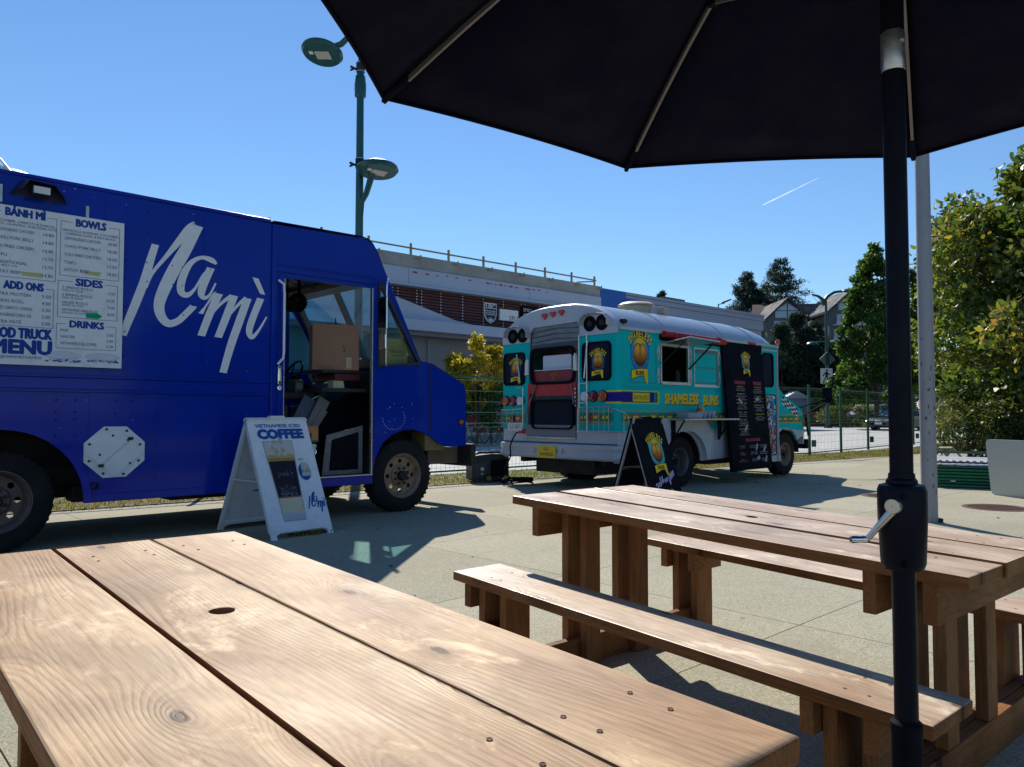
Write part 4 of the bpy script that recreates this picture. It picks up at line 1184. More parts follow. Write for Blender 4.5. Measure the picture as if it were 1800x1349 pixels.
# ------------------------------------------------------------------ things in the cab
TM = TB.matrix_basis.copy()
def incab(o, x, y, z, rz=0):
    o.location = TM @ Vector((x, y, z)); o.rotation_euler = (0, 0, R(43.5)+rz); return o
def carton(name, w, d, h, label, mat, flap=True):
    t = thing(name, label, 'box')
    b = MB(); b.box((-w/2, -d/2, 0), (w/2, d/2, h)); part('carton', b, mat, t, bevel=.004)
    return t
t = carton('cardboard_box', .50, .42, .50, 'large plain brown cardboard box sitting in the open truck door', M_CARD)
incab(t, -.68, .44, 1.585, R(-24))
b = MB(); b.box((-.25, -.216, .02), (-.19, -.211, .14)); part('packing_tape', b, gmat('tan_tape', (.42, .30, .20), .4), t).location = (.36, 0, 0)
b = MB(); b.tube([(.08, -.213, .26), (.1, -.215, .22), (.08, -.213, .2)], .003, 5); part('hand_hole', b, M_DARK, t)
b = MB(); b.box((-.251, -.20, .13), (-.2512, .18, .134)); part('flap_crease', b, M_DARK, t)
t = carton('cardboard_box', .30, .30, .36, 'tan fragile box seen through the triangular side window of the truck', gmat('tan_cardboard', (.66, .38, .14), .85, var=.08, scale=12))
incab(t, -.07, .24, 1.60, 0)
b = MB(); b.col = (.10, .06, .03); b.text('FRAGILE', (-.10, -.152, .20), X, Z, .042, .02, width=.21); b.text('HANDLE WITH CARE', (-.08, -.152, .165), X, Z, .016, .01, width=.17); b.poly([(-.09, 0), (.08, .0), (.08, .003), (-.09, .003)], (0, -.152, .27), X, Z); part('printed_words', b, INK, t)
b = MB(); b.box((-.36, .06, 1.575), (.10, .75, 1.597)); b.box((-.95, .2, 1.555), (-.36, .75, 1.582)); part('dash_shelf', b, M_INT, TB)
b = MB(); b.box((-.80, .20, 1.47), (-.47, .62, 1.55)); t = tag(part('red_cooler', b, gmat('dark_red_shell', (.07, .004, .006), .6), bevel=.02), 'dark red box under the big cardboard box in the truck door', 'cooler'); t.matrix_basis = TM
t = thing('food_tub', 'pale yellow square tub with lid standing on the engine cover in the truck', 'tub'); incab(t, -.73, .30, 1.385)
b = MB(); b.hexa([(-.07,-.07,0),(.07,-.07,0),(.07,.07,0),(-.07,.07,0)], [(-.055,-.055,.14),(.055,-.055,.14),(.055,.055,.14),(-.055,.055,.14)]); part('tub_body', b, gmat('pale_yellow_plastic', (.48, .50, .28), .4), t, bevel=.008)
b = MB(); b.lathe([(.12, -.002), (.125, .004), (.10, .006)], n=20); part('lid', b, gmat('lid_plastic', (.45, .45, .2), .4), t, 30)
b = MB(); b.box((-1.0, .12, 1.345), (-.46, .60, 1.383)); part('counter_shelf', b, M_INT, TB)
t = carton('cardboard_box', .26, .24, .17, 'small orange and green produce box on a white bucket by the truck door', gmat('orange_carton', (.50, .22, .08), .8)); incab(t, -1.18, .22, .81)
b = MB(); b.box((-.131, -.121, 0), (.131, .121, .022)); part('green_band', b, M_FGREEN, t)
b = MB(); b.col = (.05, .03, .03); b.text('THAI', (-.09, -.1215, .10), X, Z, .025, .01); b.poly([(.03, .03), (.05, .03), (.05, .10), (.03, .10)], (0, -.1215, 0), X, Z); part('printed_words', b, INK, t)
t = thing('bucket', 'dirty white plastic bucket inside the truck doorway', 'bucket'); incab(t, -1.16, .22, .455)
b = MB(); b.lathe([(.105, 0), (.13, .30), (.137, .30), (.137, .33), (.13, .335)], n=28, cap=True); part('bucket_body', b, M_SIGN, t, 30)
b = MB(); b.tube([(.135*math.cos(R(a)), .135*math.sin(R(a)), .29-.08*math.sin(R(a-180)) if a > 180 else .29) for a in range(180, 361, 12)], .003, 5); part('handle', b, M_STEEL, t)
rcl = random.Random(17)
for i, (x, y, z, w, d, h, c, nm, lb) in enumerate((
    (-.25, 1.0, 1.63, .22, .16, .10, (.30, .34, .38), 'paper_pile', 'pile of pale papers on the truck dashboard left of the big box'),
    (-.18, 1.30, 1.66, .16, .20, .16, (.10, .17, .26), 'tissue_box', 'slate blue carton on the dashboard beside the steering wheel'),
    (-1.36, .62, 1.34, .20, .18, .10, (.18, .19, .20), 'parts_box', 'dull grey box on the shelf low behind the door post'),
    (-1.22, .66, .99, .16, .16, .22, (.05, .06, .06), 'battery_pack', 'dark battery pack on the lower shelf of the cab'),
    (-1.05, .60, 1.345, .12, .12, .14, (.06, .09, .07), 'small_canister', 'small dark green canister on the cab shelf'))):
    q_ = thing(nm, lb, nm.split('_')[0], (0, 0, 0)); incab(q_, x, y, z, rcl.uniform(-.5, .5))
    b = MB(); b.box((-w/2, -d/2, 0), (w/2, d/2, h)); part('body', b, gmat('clutter_%d' % i, c, .7), q_, bevel=.01)
    b = MB(); b.box((-w*.42, -d/2-.004, h*.25), (w*.30, -d/2-.001, h*.7)); part('face_panel', b, gmat('clutter_face_%d' % i, tuple(min(1, v*1.9+.03) for v in c), .6), q_)
b = MB()
for k in range(7):
    p0 = Vector((-1.45+.07*k, .62+.05*(k % 3), 2.68)); b.tube([p0, p0+Vector((.12, .1, -.10)), p0+Vector((.22, .05, -.03-.02*k)), p0+Vector((.38, .2, -.02))], .004, 5)
part('header_cables', b, M_BLACK, TB, kind='stuff')
# jumble of folded sheets and a battery pack behind the doorway
t = thing('folded_board', 'grey folded board leaning on the engine cover inside the truck', 'board'); incab(t, -1.02, .36, .96)
b = MB(); b.box((-.05, -.01, 0), (.09, .01, .36), Matrix.Rotation(R(28), 4, 'Y')); b.box((-.0, -.02, .02), (.08, -.01, .26), Matrix.Rotation(R(35), 4, 'Y')); part('sheet', b, gmat('dull_grey_board', (.16, .16, .16), .7), t, bevel=.003)
b = MB(); b.box((-.20, .03, -.02), (-.02, .05, .30), Matrix.Rotation(R(28), 4, 'Y')); part('blue_sheet', b, gmat('slate_blue_board', (.05, .08, .14), .6), t, bevel=.003)
t = thing('tool_rack', 'rack of small tools with an orange tool in the dark of the truck cab', 'tool rack'); incab(t, -1.38, .5, 1.0)
b = MB(); b.box((-.1, 0, 0), (.14, .2, .02)); b.box((-.1, .19, 0), (.14, .2, .32)); part('rack', b, M_DARK, t)
b = MB(); 
for i in range(5): b.box((-.08+i*.045, .02, .02), (-.06+i*.045, .06, .22+.03*(i % 3)))
part('tool', b, M_STEEL, t, bevel=.004)
b = MB(); b.lathe([(.03, 0), (.035, .05), (.02, .10), (.012, .14)], (-.06, -.02, .02), n=14); part('orange_tool', b, gmat('orange_plastic', (.5, .10, .02), .4), t, 40)
b = MB(); b.box((-1.56, .5, .455), (-1.0, .9, .98)); b.box((-1.56, .45, 1.28), (-.9, .95, 1.34)); part('storage_shelf', b, M_INT, TB, bevel=.01)
t = thing('clutter_on_dash', 'blue and grey bag bundled on the truck dashboard by the steering wheel', 'bag'); incab(t, -.33, 1.35, 1.50)
b = MB(); b.lathe([(.02, -.18), (.10, -.12), (.12, 0), (.10, .12), (.02, .18)], (0, 0, .10), (.8, .5, .2), 14); b.lathe([(.01, -.1), (.06, 0), (.01, .1)], (-.12, -.1, .14), (0, .8, .5), 12); part('bag', b, gmat('slate_blue_cloth', (.10, .17, .27), .8, bmp=.6, bscale=12), t, 60)
# ------------------------------------------------------------------ sandwich boards
def aframe(name, label, org, az, w, h, sp, mat, inner, feet=True):
    """org: middle of the left pair of feet; local x along the width, local -y towards the viewer's side panel"""
    t = thing(name, label, 'sandwich board', (*org, 0), R(90-az))
    for s_ in (-1, 1):      # two leaning panels
        L = math.hypot(h, sp)
        ax = Vector((0, -s_*sp, h))/L      # up the panel when its foot is at y = s*sp
        n = Vector((0, s_*h, sp))/L        # outward
        def F(a, c, d, s_=s_, ax=ax, n=n): return tuple(Vector((a, s_*sp, 0)) + ax*c - n*d)
        pts = [(0, 0), (.05, 0), (.05, .035), (.09, .06), (w-.09, .06), (w-.05, .035), (w-.05, 0), (w, 0), (w, L), (0, L)] if feet else [(0, 0), (w, 0), (w, L), (0, L)]
        b = MB(); b.plate(pts, (), .022, F); part('leaning_panel', b, mat, t, bevel=.003)
        b = MB()
        for a0 in (0., w-.028): b.plate([(a0, .07), (a0+.028, .07), (a0+.028, L), (a0, L)], (), .018, lambda a, c, d: F(a, c, d+.022))
        b.plate([(.028, .07), (w-.028, .07), (w-.028, .10), (.028, .10)], (), .018, lambda a, c, d: F(a, c, d+.022))
        b.plate([(.028, L*.45), (w-.028, L*.45), (w-.028, L*.45+.03), (.028, L*.45+.03)], (), .014, lambda a, c, d: F(a, c, d+.022))
        part('panel_frame', b, inner, t)
    b = MB(); b.box((w*.38, -.03, h-.012), (w*.62, .03, h+.018)); part('handle', b, mat, t, bevel=.006)
    b = MB(); b.tube([(.015, -sp*.52, h*.46), (.015, sp*.52, h*.46)], .008, 6); part('brace', b, M_WHITE if feet else M_BLACK, t, 40)
    return t
# white one: coffee
org = (-2.452, 7.013)
SP, HH = .49, 1.07
W1 = aframe('sandwich_board', 'white sandwich board advertising vietnamese iced coffee beside the blue truck', org, 41.6, .633, HH, SP, M_SIGN, M_WHITE)
L1 = math.hypot(HH, SP); UP = Vector((0, SP, HH))/L1; O1 = Vector((0, -SP, 0))
b = MB()
def at(a, c): return O1 + X*a + UP*c
b.col = (.02, .085, .36)
b.text('VIETNAMESE ICED', at(.315, 1.075), X, UP, .034, .03, 'C', width=.48, lift=.0025)
b.text('COFFEE', at(.325, .965), X, UP, .088, .09, 'C', width=.47, lift=.0025)
part('headline', b, INK, W1)
# the tall glass
b = MB()
def gq(c0, c1, w0, w1, col, lift=.0022, cx0=.26, slant=.13):
    b.col = col
    f = lambda c: cx0 + (1.0-c)*slant*0 + .0*c
    b.add([at(f(c0)-w0, c0)-Y*0+UP.cross(X)*0, at(f(c0)+w0, c0), at(f(c1)+w1, c1), at(f(c1)-w1, c1)], [(0,1,2,3)])
    for i in range(4): pass
def gband(c0, c1, w0, w1, col, lift):
    w0 *= 1.14; w1 *= 1.14
    b.col = col; nn = X.cross(UP)
    b.add([at(.27-w0, c0)+nn*lift, at(.27+w0, c0)+nn*lift, at(.27+w1, c1)+nn*lift, at(.27-w1, c1)+nn*lift], [(0,1,2,3)])
gband(.155, .94, .100, .138, (.36, .41, .45), .0020)
gband(.17, .93, .092, .130, (.48, .52, .54), .0024)
gband(.235, .375, .094, .102, (.64, .58, .40), .0028)
gband(.375, .39, .102, .103, (.28, .12, .09), .0028)
gband(.39, .735, .103, .120, (.022, .018, .03), .0028)
gband(.735, .765, .120, .121, (.42, .24, .07), .0030)
gband(.765, .80, .121, .123, (.55, .38, .14), .0030)
rr = random.Random(5)
for i in range(240):
    u_ = rr.random(); c = rr.choice([.46+rr.gauss(0, .02), .41+rr.gauss(0, .012), .60+rr.gauss(0, .012)]); k_ = rr.choice([.25, .4, .12])
    b.col = (k_, k_, k_*1.1); b.ellipse(at(.27 + (u_-.5)*.17, min(.7, max(.395, c))), X, UP, .0035, .0025, 5, .0032+i*1e-6)
for i in range(50):
    b.col = rr.choice([(.12, .08, .06), (.45, .42, .36)]); b.ellipse(at(.27 + (rr.random()-.5)*.12, .80+rr.gauss(.015, .015)), X, UP, .006, .003, 5, .0034+i*1e-6)
gband(.80, .93, .122, .130, (.56, .55, .50), .0031)
for i in range(14):
    b.col = rr.choice([(.50, .42, .30), (.62, .60, .54), (.46, .38, .27), (.58, .50, .38)]); b.ellipse(at(.27 + (rr.random()-.6)*.18, .80 + rr.random()*.15), X, UP, rr.uniform(.012, .03), rr.uniform(.015, .035), 9, .0036+i*1e-5)
b.col = (.40, .44, .48); b.add([at(.27-.09, .185)+X.cross(UP)*.0036, at(.27+.09, .19)+X.cross(UP)*.0036, at(.27+.09, .196)+X.cross(UP)*.0036, at(.27-.09, .191)+X.cross(UP)*.0036], [(0,1,2,3)])
part('coffee_picture', b, INK, W1, kind='stuff')
b = MB(); b.col = (.02, .085, .36); b.ellipse(at(.485, .62), X, UP, .066, .088, 28, .0024)
b.col = (.46, .52, .42); b.poly([(-.035, -.05), (.055, -.05), (.06, .02), (.045, .08), (-.03, .09)], at(.487, .625), X, UP, .0030)
b.col = (.08, .10, .10); b.text('$5.50', at(.487, .612), X, UP, .034, .0, 'C', width=.085, lift=.0034)
b.col = (.02, .085, .36); b.text('$6.00', at(.47, .737), X, UP, .018, .02, 'C', lift=.0024); b.poly([(-.012, 0), (.014, 0), (0, .04)], at(.485, .54), X, UP, .0036)
part('price_patch', b, INK, W1)
b = MB(); b.col = (.02, .085, .36); script(b, O1, X, UP, .148, -3.0 - .435/.148, 1.5 - .21/.148, .0024, 1.15); part('script_lettering', b, INK, W1)

# ------------------------------------------------------------------ round bun badge, used in several places
def arc_text(mb, txt, c, xd, yd, r, a0, a1, size, lift, bold=.03, squash=1., xk=.8):
    xd, yd = Vector(xd), Vector(yd); c = Vector(c); n = len(txt)
    for i, ch in enumerate(txt):
        a = R(a0 + (a1-a0)*(i+.5)/n)
        p = c + xd*r*math.cos(a) + yd*r*math.sin(a)*squash
        tx_ = xd*math.sin(a)*1. - yd*math.cos(a)*squash; tx_ = (xd*math.sin(a) - yd*math.cos(a)*.75).normalized()
        ty = (yd*math.sin(a)*1. + xd*math.cos(a)*.55).normalized()
        w = abs(R(a1-a0)*r/n)*xk
        nn = xd.cross(yd)
        vs, fs = glyphs(ch, bold*.7)
        if not vs: continue
        x0 = min(v[0] for v in vs); x1 = max(v[0] for v in vs); k = size/.7
        mb.add([p + tx_*((v[0]-(x0+x1)/2)/(x1-x0)*w) + ty*v[1]*k + nn*lift for v in vs], fs)
def bun_badge(mb, c, xd, yd, h, navy=True, rays=True, ring_=(.0, .20, .55)):
    """h = total height of the badge"""
    s = h; xd, yd = Vector(xd), Vector(yd); nn = xd.cross(yd); c = Vector(c); e = .0009
    rr = random.Random(2)
    if navy:
        mb.col = (.01, .015, .13); mb.ellipse(c + yd*s*.25, xd, yd, s*.20, s*.145, 20, e)
    mb.col = ring_; mb.poly([(-.25, .17), (-.22, .22), (.22, .22), (.25, .17), (.25, -.05), (.21, -.19), (.10, -.28), (-.10, -.28), (-.21, -.19), (-.25, -.05)], c, xd, yd, e*2, s)
    mb.col = tuple(min(1, x*1.5+.05) for x in ring_); mb.ellipse(c + yd*s*.02, xd, yd, s*.225, s*.23, 22, e*3)
    mb.col = (.42, .50, .10); mb.ellipse(c + yd*s*.13, xd, yd, s*.16, s*.15, 18, e*4)
    mb.col = (.80, .62, .05); mb.ellipse(c + yd*s*.135, xd, yd, s*.115, s*.12, 18, e*5)
    if rays:
        mb.col = (.42, .66, .78)
        for a in list(range(-150, -20, 13)):
            a = R(a); d = xd*math.cos(a) + yd*math.sin(a); q = nn.cross(d)
            mb.add([c + d*s*.20 + nn*e*6 - q*s*.004, c + d*s*.20 + nn*e*6 + q*s*.004, c + d*s*(.27 + .05*rr.random()) + nn*e*6], [(0, 1, 2)])
    # the bun: two lobes, golden above and brown below, printed shading
    m = 22; rings_ = 9
    def outline(a):
        x = math.cos(a)*.185; y = math.sin(a)*.185
        if y > 0: y = y*.92 - .035*math.exp(-(x/.03)**2)
        else: y *= 1.08; x *= 1 - .10*(abs(math.sin(a)))**2
        return x, y
    mb.col = (.05, .02, .015); mb.poly([tuple(v*1.06 for v in outline(2*math.pi*i/30)) for i in range(30)], c, xd, yd, e*7, s)
    for i in range(rings_):
        for j in range(m):
            r0, r1 = i/rings_, (i+1)/rings_; a0, a1 = 2*math.pi*j/m, 2*math.pi*(j+1)/m
            q = [(outline(a0), r0), (outline(a0), r1), (outline(a1), r1), (outline(a1), r0)]
            P = [(p[0]*r, p[1]*r) for p, r in q]
            cx = sum(p[0] for p in P)/4; cy = sum(p[1] for p in P)/4
            lob = math.exp(-((abs(cx)-.075)**2 + (cy-.06)**2)/.006)
            k = max(0, min(1, (cy+.17)/.30)); edge_ = (r0*.9)**3
            col = [.16 + .78*k, .045 + .33*k, .012 + .02*k]
            col = [col[0] + .12*lob, col[1] + .20*lob, col[2] + .05*lob]
            col = [x*(1 - .45*edge_) for x in col]
            if abs(cx) < .012 and cy > -.06: col = [x*.45 for x in col]
            fs = [(0, 1, 2, 3)] if i else [(0, 1, 2)]
            mb.add([c + xd*p[0]*s + yd*p[1]*s + nn*e*8 for p in P], [(0,1,2,3)], tuple(col))
    # arched name, dark shadow then yellow
    for col, lf, dx in (((.02, .015, .04), 9, .006), ((.95, .66, .03), 10, 0)):
        mb.col = col; arc_text(mb, 'SHAMELESS', c - yd*s*(.02 + dx) + xd*s*dx, xd, yd, s*.30, 148, 32, s*.115, e*lf, .05, .95)
    # ribbon
    mb.col = (.05, .04, .02); mb.poly([(-.235, -.27), (0, -.235), (.205, -.24), (.205, -.385), (0, -.37), (-.245, -.435)], c, xd, yd, e*10, s)
    mb.col = (.95, .68, .03); mb.poly([(-.225, -.28), (0, -.245), (.195, -.25), (.195, -.375), (0, -.36), (-.235, -.42)], c, xd, yd, e*11, s)
    mb.poly([(.10, -.37), (.19, -.375), (.20, -.43), (.17, -.50), (.14, -.45)], c, xd, yd, e*11, s)
    mb.col = (.03, .02, .02); mb.text('BUNS', c + yd*s*(-.355) - xd*s*.01, xd, (yd + xd*.0), s*.075, .03, 'C', width=s*.22, lift=e*12)

# black one: buns
org2 = Vector((1.36, 8.72))
SP2, HH2 = .33, 1.06
W2 = aframe('sandwich_board', 'black sandwich board with a bun badge and yellow arrow in front of the teal bus', org2, 41.6, .66, HH2, SP2, M_BLACK, gmat('pale_grey_panel', (.25, .27, .28), .6), feet=False)
for s_ in (1,):   # pale inner faces of the two panels
    pass
L2 = math.hypot(HH2, SP2); UP2 = Vector((0, SP2, HH2))/L2; O2 = Vector((0, -SP2, 0)); NN2 = X.cross(UP2)
b = MB(); bun_badge(b, O2 + X*.345 + UP2*.70 + NN2*.002, X, UP2, .60, navy=False, ring_=(.06, .42, .42)); part('bun_badge', b, INK, W2)
b = MB(); b.col = (.60, .52, .72)
pth = [(.13, .30), (.16, .33), (.17, .29), (.15, .22), (.19, .31), (.22, .34), (.21, .30), (.24, .30), (.26, .40), (.25, .31), (.29, .36), (.31, .41), (.30, .33), (.34, .37), (.36, .33), (.38, .38), (.40, .34), (.42, .39), (.45, .36), (.46, .30), (.48, .40), (.50, .43), (.50, .36), (.54, .45), (.54, .38), (.58, .46), (.58, .40)]
P = smooth_path([(x_, y_, 0) for x_, y_ in pth], 5)
b.tube([O2 + X*p.x + UP2*p.y + NN2*.004 for p in P], .0065, 4); part('script_note', b, INK, W2)
b = MB(); b.col = (.80, .62, .06); b.poly([(.0, .0), (.28, .035), (.275, .085), (.40, .02), (.30, -.09), (.29, -.035), (.01, -.065)], O2 + X*.17 + UP2*.17, X, UP2, .002); part('arrow', b, INK, W2)
# ------------------------------------------------------------------ teal short bus
BT = thing('food_bus', 'teal short bus food truck with bun badges, round loudspeaker ports and tall black menu board', 'food bus', (2.554, 11.579, 0), R(42.9))
X0, X1, BWD = -1.48, 3.0, 2.37
EA, CR = 2.32, .44
def roofz(y): f = min(1, max(0, y/BWD)); return EA + CR*(1 - abs(2*f-1)**2.6)**.75
ysr = [BWD*(0.5 - .5*math.cos(math.pi*i/20)) for i in range(21)]
# cross-section profile with a soft corner between side and rear
# side wall facing us
wheelcut = arch(.05, .38, .50, .46, 180, 0, 16)
w1 = rrect(-.485, 1.575, .215, 2.135, .02, 2); w2_ = rrect(.36, 1.555, 1.045, 2.14, .02, 2)
dwin = rrect(2.47, 1.60, 2.82, 2.16, .08)
sidep = [(-1.40, .87)] + [(2.985, .87), (2.985, EA), (-1.40, EA)]
b = MB(); b.plate(sidep, [w1, w2_, dwin], .03, FS(0)); part('body_side', b, M_TEAL, BT)
lowp = [(-1.40, .42)] + wheelcut + [(2.40, .42), (2.40, .27), (3.08, .27), (3.0, .76), (2.985, .869), (-1.40, .869)]
b = MB(); b.plate(lowp, (), .03, FS(-.002)); part('lower_skirt', b, M_GREYP, BT)
b = MB(); b.plate([(-1.4, .42), (3.0, .42), (2.985, EA), (-1.40, EA)], [w1, rrect(1.3, 1.6, 2.0, 2.1, .02)], .03, FS(BWD, -1)); part('body_side', b, M_TEAL, BT)
# rounded corner columns
for ysgn, y0 in ((1, 0), (-1, BWD)):
    b = MB(); n = 8; vs = []
    for z in (.869, EA):
        for i in range(n+1):
            a = R(90*i/n); vs.append((-1.40 - .08*math.sin(a), y0 + ysgn*(.08 - .08*math.cos(a)), z))
    b.add(vs, [(i, i+1, n+2+i, n+1+i) for i in range(n)]); part('corner_column', b, M_TEAL, BT, 60)
    b = MB(); vs = []
    for z in (.42, .869):
        for i in range(n+1):
            a = R(90*i/n); vs.append((-1.40 - .08*math.sin(a), y0 + ysgn*(.08 - .08*math.cos(a)), z))
    b.add(vs, [(i, i+1, n+2+i, n+1+i) for i in range(n)]); part('corner_column', b, M_GREYP, BT, 60)
# rear wall with windows and doorway
FR = lambda x0: (lambda a, c, d: (x0 + d, a, c))
rw1 = rrect(.13, 1.60, .64, 2.12, .07); rw2 = rrect(1.87, 1.58, 2.33, 2.06, .07)
rw2 = [(min(p[0], BWD-.04), p[1]) for p in rw2]
doorhole = [(.775, .74), (1.80, .74), (1.74, 2.36), (1.66, 2.44), (.74, 2.46), (.70, 2.38)]
b = MB(); b.plate([(.08, .87), (.775, .87), (.775, .90), (.72, 2.24), (.08, 2.24)], [rw1], .03, FR(X0)); part('rear_wall', b, M_TEAL, BT)
b = MB(); b.plate([(1.80, .87), (BWD-.08 if False else BWD-.005, .87), (BWD-.005, 2.22), (1.745, 2.22)], [rw2], .03, FR(X0)); part('rear_wall', b, M_TEAL, BT)
b = MB(); b.plate([(.02, .44), (BWD-.02, .44), (BWD-.02, .869), (1.80, .869), (1.80, .74), (.775, .74), (.775, .869), (.02, .869)], (), .03, FR(X0-.002)); part('rear_apron', b, M_GREYP, BT)
# domed cap above
cap = [(y, 2.241) for y in (.0, .71)] + [(.70, 2.38), (.74, 2.46), (1.66, 2.44), (1.74, 2.36), (1.745, 2.221), (BWD, 2.221)] + [(y, roofz(y)-.06*(1-abs(2*y/BWD-1))) for y in reversed(ysr)]
b = MB(); b.plate(cap, (), .03, FR(X0-.012)); part('rear_cap', b, M_GREYP, BT)
b = MB(); vs = []; m = 6
for k in range(m+1):
    a = R(90*k/m); dx = .14*(1-math.sin(a)); dz = .06*(math.sin(a)-1)
    vs += [(X0-.012+.14-.14*math.cos(a) if False else X0 - .012 + .14*(1-math.cos(a)), y, roofz(y) - .06*(1-abs(2*y/BWD-1)) + (.06*(1-abs(2*y/BWD-1)))*math.sin(a)) for y in ysr]
n = len(ysr); b.add(vs, [(k*n+i, k*n+i+1, (k+1)*n+i+1, (k+1)*n+i) for k in range(m) for i in range(n-1)])
part('roof_edge', b, M_GREYP, BT, 50)
b = MB(); vs = []
xs = [X0+.128, -.2, .6, 1.4, 2.2, 2.62, 2.8, 2.92, 2.99, 3.02]
drop = [0, 0, 0, 0, 0, .01, .04, .10, .20, .34]
for x, dr in zip(xs, drop):
    vs += [(x, y, max(EA-.02, roofz(y) - dr)) for y in ysr]
b.add(vs, [(k*n+i, k*n+i+1, (k+1)*n+i+1, (k+1)*n+i) for k in range(len(xs)-1) for i in range(n-1)])
part('roof', b, gmat('pale_grey_roof_paint', (.28, .31, .35), .3, var=.05, coat=.3, dirt=.03, dirtcol=(.3, .3, .3)), BT, 50)
b = MB()
for x in (-.3, 1.3, 2.25): b.tube([(x, y, roofz(y)+.002) for y in ysr], .005, 4)
part('roof_seam', b, M_GREYP, BT)
b = MB(); b.box((-1.45, -.03, EA-.03), (3.0, .005, EA)); b.box((-1.45, -.034, EA-.03), (3.0, -.028, EA+.012)); part('rain_gutter', b, M_GREYP, BT, bevel=.004)
# rear windows: glass, rubber, sticker badges
for rw, bx_, bz_, hh in ((rw1, .35, 1.855, .50), (rw2, 2.06, 1.815, .48)):
    b = MB(); o2_ = ring(rw, -.02); b.plate(o2_, [ring(rw, .012)], .02, FR(X0-.014)); part('window_rubber', b, M_BLACK, BT, bevel=.003)
    b = MB(); b.plate(rw, (), .006, FR(X0-.004)); part('rear_window', b, M_DGLASS, BT)
    b = MB(); bun_badge(b, (X0-.006, bx_, bz_), -Y, Z, hh, navy=False, ring_=(.0, .05, .20)); part('bun_badge', b, INK, BT)
# doorway: roller shutter above, dark frame, folding step door below
M_SHUT = gmat('grey_shutter', (.16, .17, .20), .35, metal=.5, var=.08, scale=3)
M_CHAR = gmat('charcoal_panel', (.055, .06, .075), .45, var=.1)
b = MB(); b.plate([(.73, 2.19), (1.72, 2.17), (1.70, 2.40), (1.64, 2.435), (.76, 2.455), (.715, 2.40)], (), .02, FR(X0+.012)); sh = part('door_header', b, M_SHUT, BT)
b = MB()
for i in range(3): b.tube([(X0+.008, .735+.002*i, 2.22+i*.078), (X0-.012, 1.2, 2.245+i*.078), (X0+.008, 1.70, 2.205+i*.078)], .006, 6)
part('header_seam', b, M_CHAR, sh)
ow = rrect(.83, 1.585, 1.70, 2.09, .10)
b = MB(); b.plate([(.775, .75), (1.80, .75), (1.745, 2.17), (.72, 2.19)], [ow, rrect(.90, .95, 1.68, 1.52, .05)], .03, FR(X0+.006)); rd = part('rear_door', b, M_CHAR, BT, bevel=.004)
b = MB(); b.plate(ring(ow, -.03), [ring(ow, .01)], .035, FR(X0-.02)); part('hatch_rubber', b, M_BLACK, rd, bevel=.006)
b = MB(); b.box((X0+.30, .84, 1.5), (X0+.31, 1.70, 2.12)); part('inner_wall', b, gmat('maroon_panel', (.09, .02, .035), .5), rd)
b = MB(); b.plate(rrect(.93, 1.77, 1.52, 2.0, .02), (), .01, FR(X0+.06)); part('back_lit_pane', b, gmat('frosted_white_panel', (.62, .67, .76), .5, var=.04), rd)
b = MB(); b.plate(rrect(.845, 1.60, 1.69, 1.775, .03), (), .01, FR(X0+.025)); part('red_ledge', b, gmat('deep_red_panel', (.22, .008, .02), .4), rd)
b = MB(); b.box((X0+.012, .85, 1.772), (X0+.026, 1.69, 1.782)); part('ledge_trim', b, M_ALU, rd)
b = MB(); b.col = (.34, .16, .03)
for i in range(7): a = R(30+20*i); b.ellipse((X0+.022, 1.26+.07*math.cos(a), 1.665+.05*math.sin(a)), -Y, Z, .010, .022, 8, .0006+i*.0002)
b.ellipse((X0+.022, 1.26, 1.665), -Y, Z, .02, .035, 12, .0022); part('gold_crest', b, INK, rd)
M_REDP = gmat('bright_red_panel', (.45, .012, .02), .4, var=.08)
b = MB(); b.plate([(.80, 1.385), (1.64, 1.385), (1.66, 1.56), (.80, 1.575)], (), .01, FR(X0-.002)); part('red_panel', b, M_REDP, rd)
b = MB(); b.plate([(1.63, 1.575), (1.80, 1.57), (1.805, 1.12), (1.79, 1.10)], (), .01, FR(X0-.004)); b.plate([(.775, 1.12), (.785, 1.57), (.86, 1.56), (.80, 1.25)], (), .01, FR(X0-.004)); part('red_panel', b, M_REDP, rd)
b = MB(); b.plate([(.79, .94), (1.79, .94), (1.79, 1.10), (1.63, 1.385), (.86, 1.385), (.79, 1.15)], (), .01, FR(X0-.001)); part('step_recess', b, gmat('near_black_panel', (.012, .015, .022), .5), rd)
b = MB(); b.plate([(.78, .755), (1.80, .755), (1.80, .94), (.78, .94)], (), .02, FR(X0-.02)); part('door_footboard', b, gmat('mid_grey_panel', (.16, .19, .21), .5), rd, bevel=.003)
lw = rrect(.83, .90, 1.67, 1.30, .09)
b = MB(); b.plate(ring(lw, -.022), [lw], .04, FR(X0-.045)); part('folding_step_frame', b, M_BLACK, rd, bevel=.006)
b = MB(); b.plate(lw, (), .006, FR(X0-.012)); part('folding_step_pane', b, M_DGLASS, rd)
b = MB(); b.tube([(X0-.02, .87, 1.55), (X0-.04, .80, 1.25)], .010, 6); b.tube([(X0-.02, 1.60, 1.56), (X0-.05, 1.79, 1.10), (X0-.04, 1.80, .95)], .012, 6); part('door_strut', b, M_RIB, rd)
b = MB(); b.tube([(X0-.03, .76, .752), (X0-.03, 1.82, .752)], .012, 6); part('footboard_trim', b, M_ALU, rd)
b = MB(); b.box((X0-.03, 1.70, 1.26), (X0-.012, 1.73, 1.42)); part('door_handle', b, M_BLACK, rd, bevel=.005)
b = MB(); b.plate([(.735, 1.75), (.79, 1.75), (.79, 1.95), (.765, 1.99), (.74, 1.93)], (), .03, FR(X0-.05)); part('side_deflector', b, M_WHITE, BT, bevel=.008)
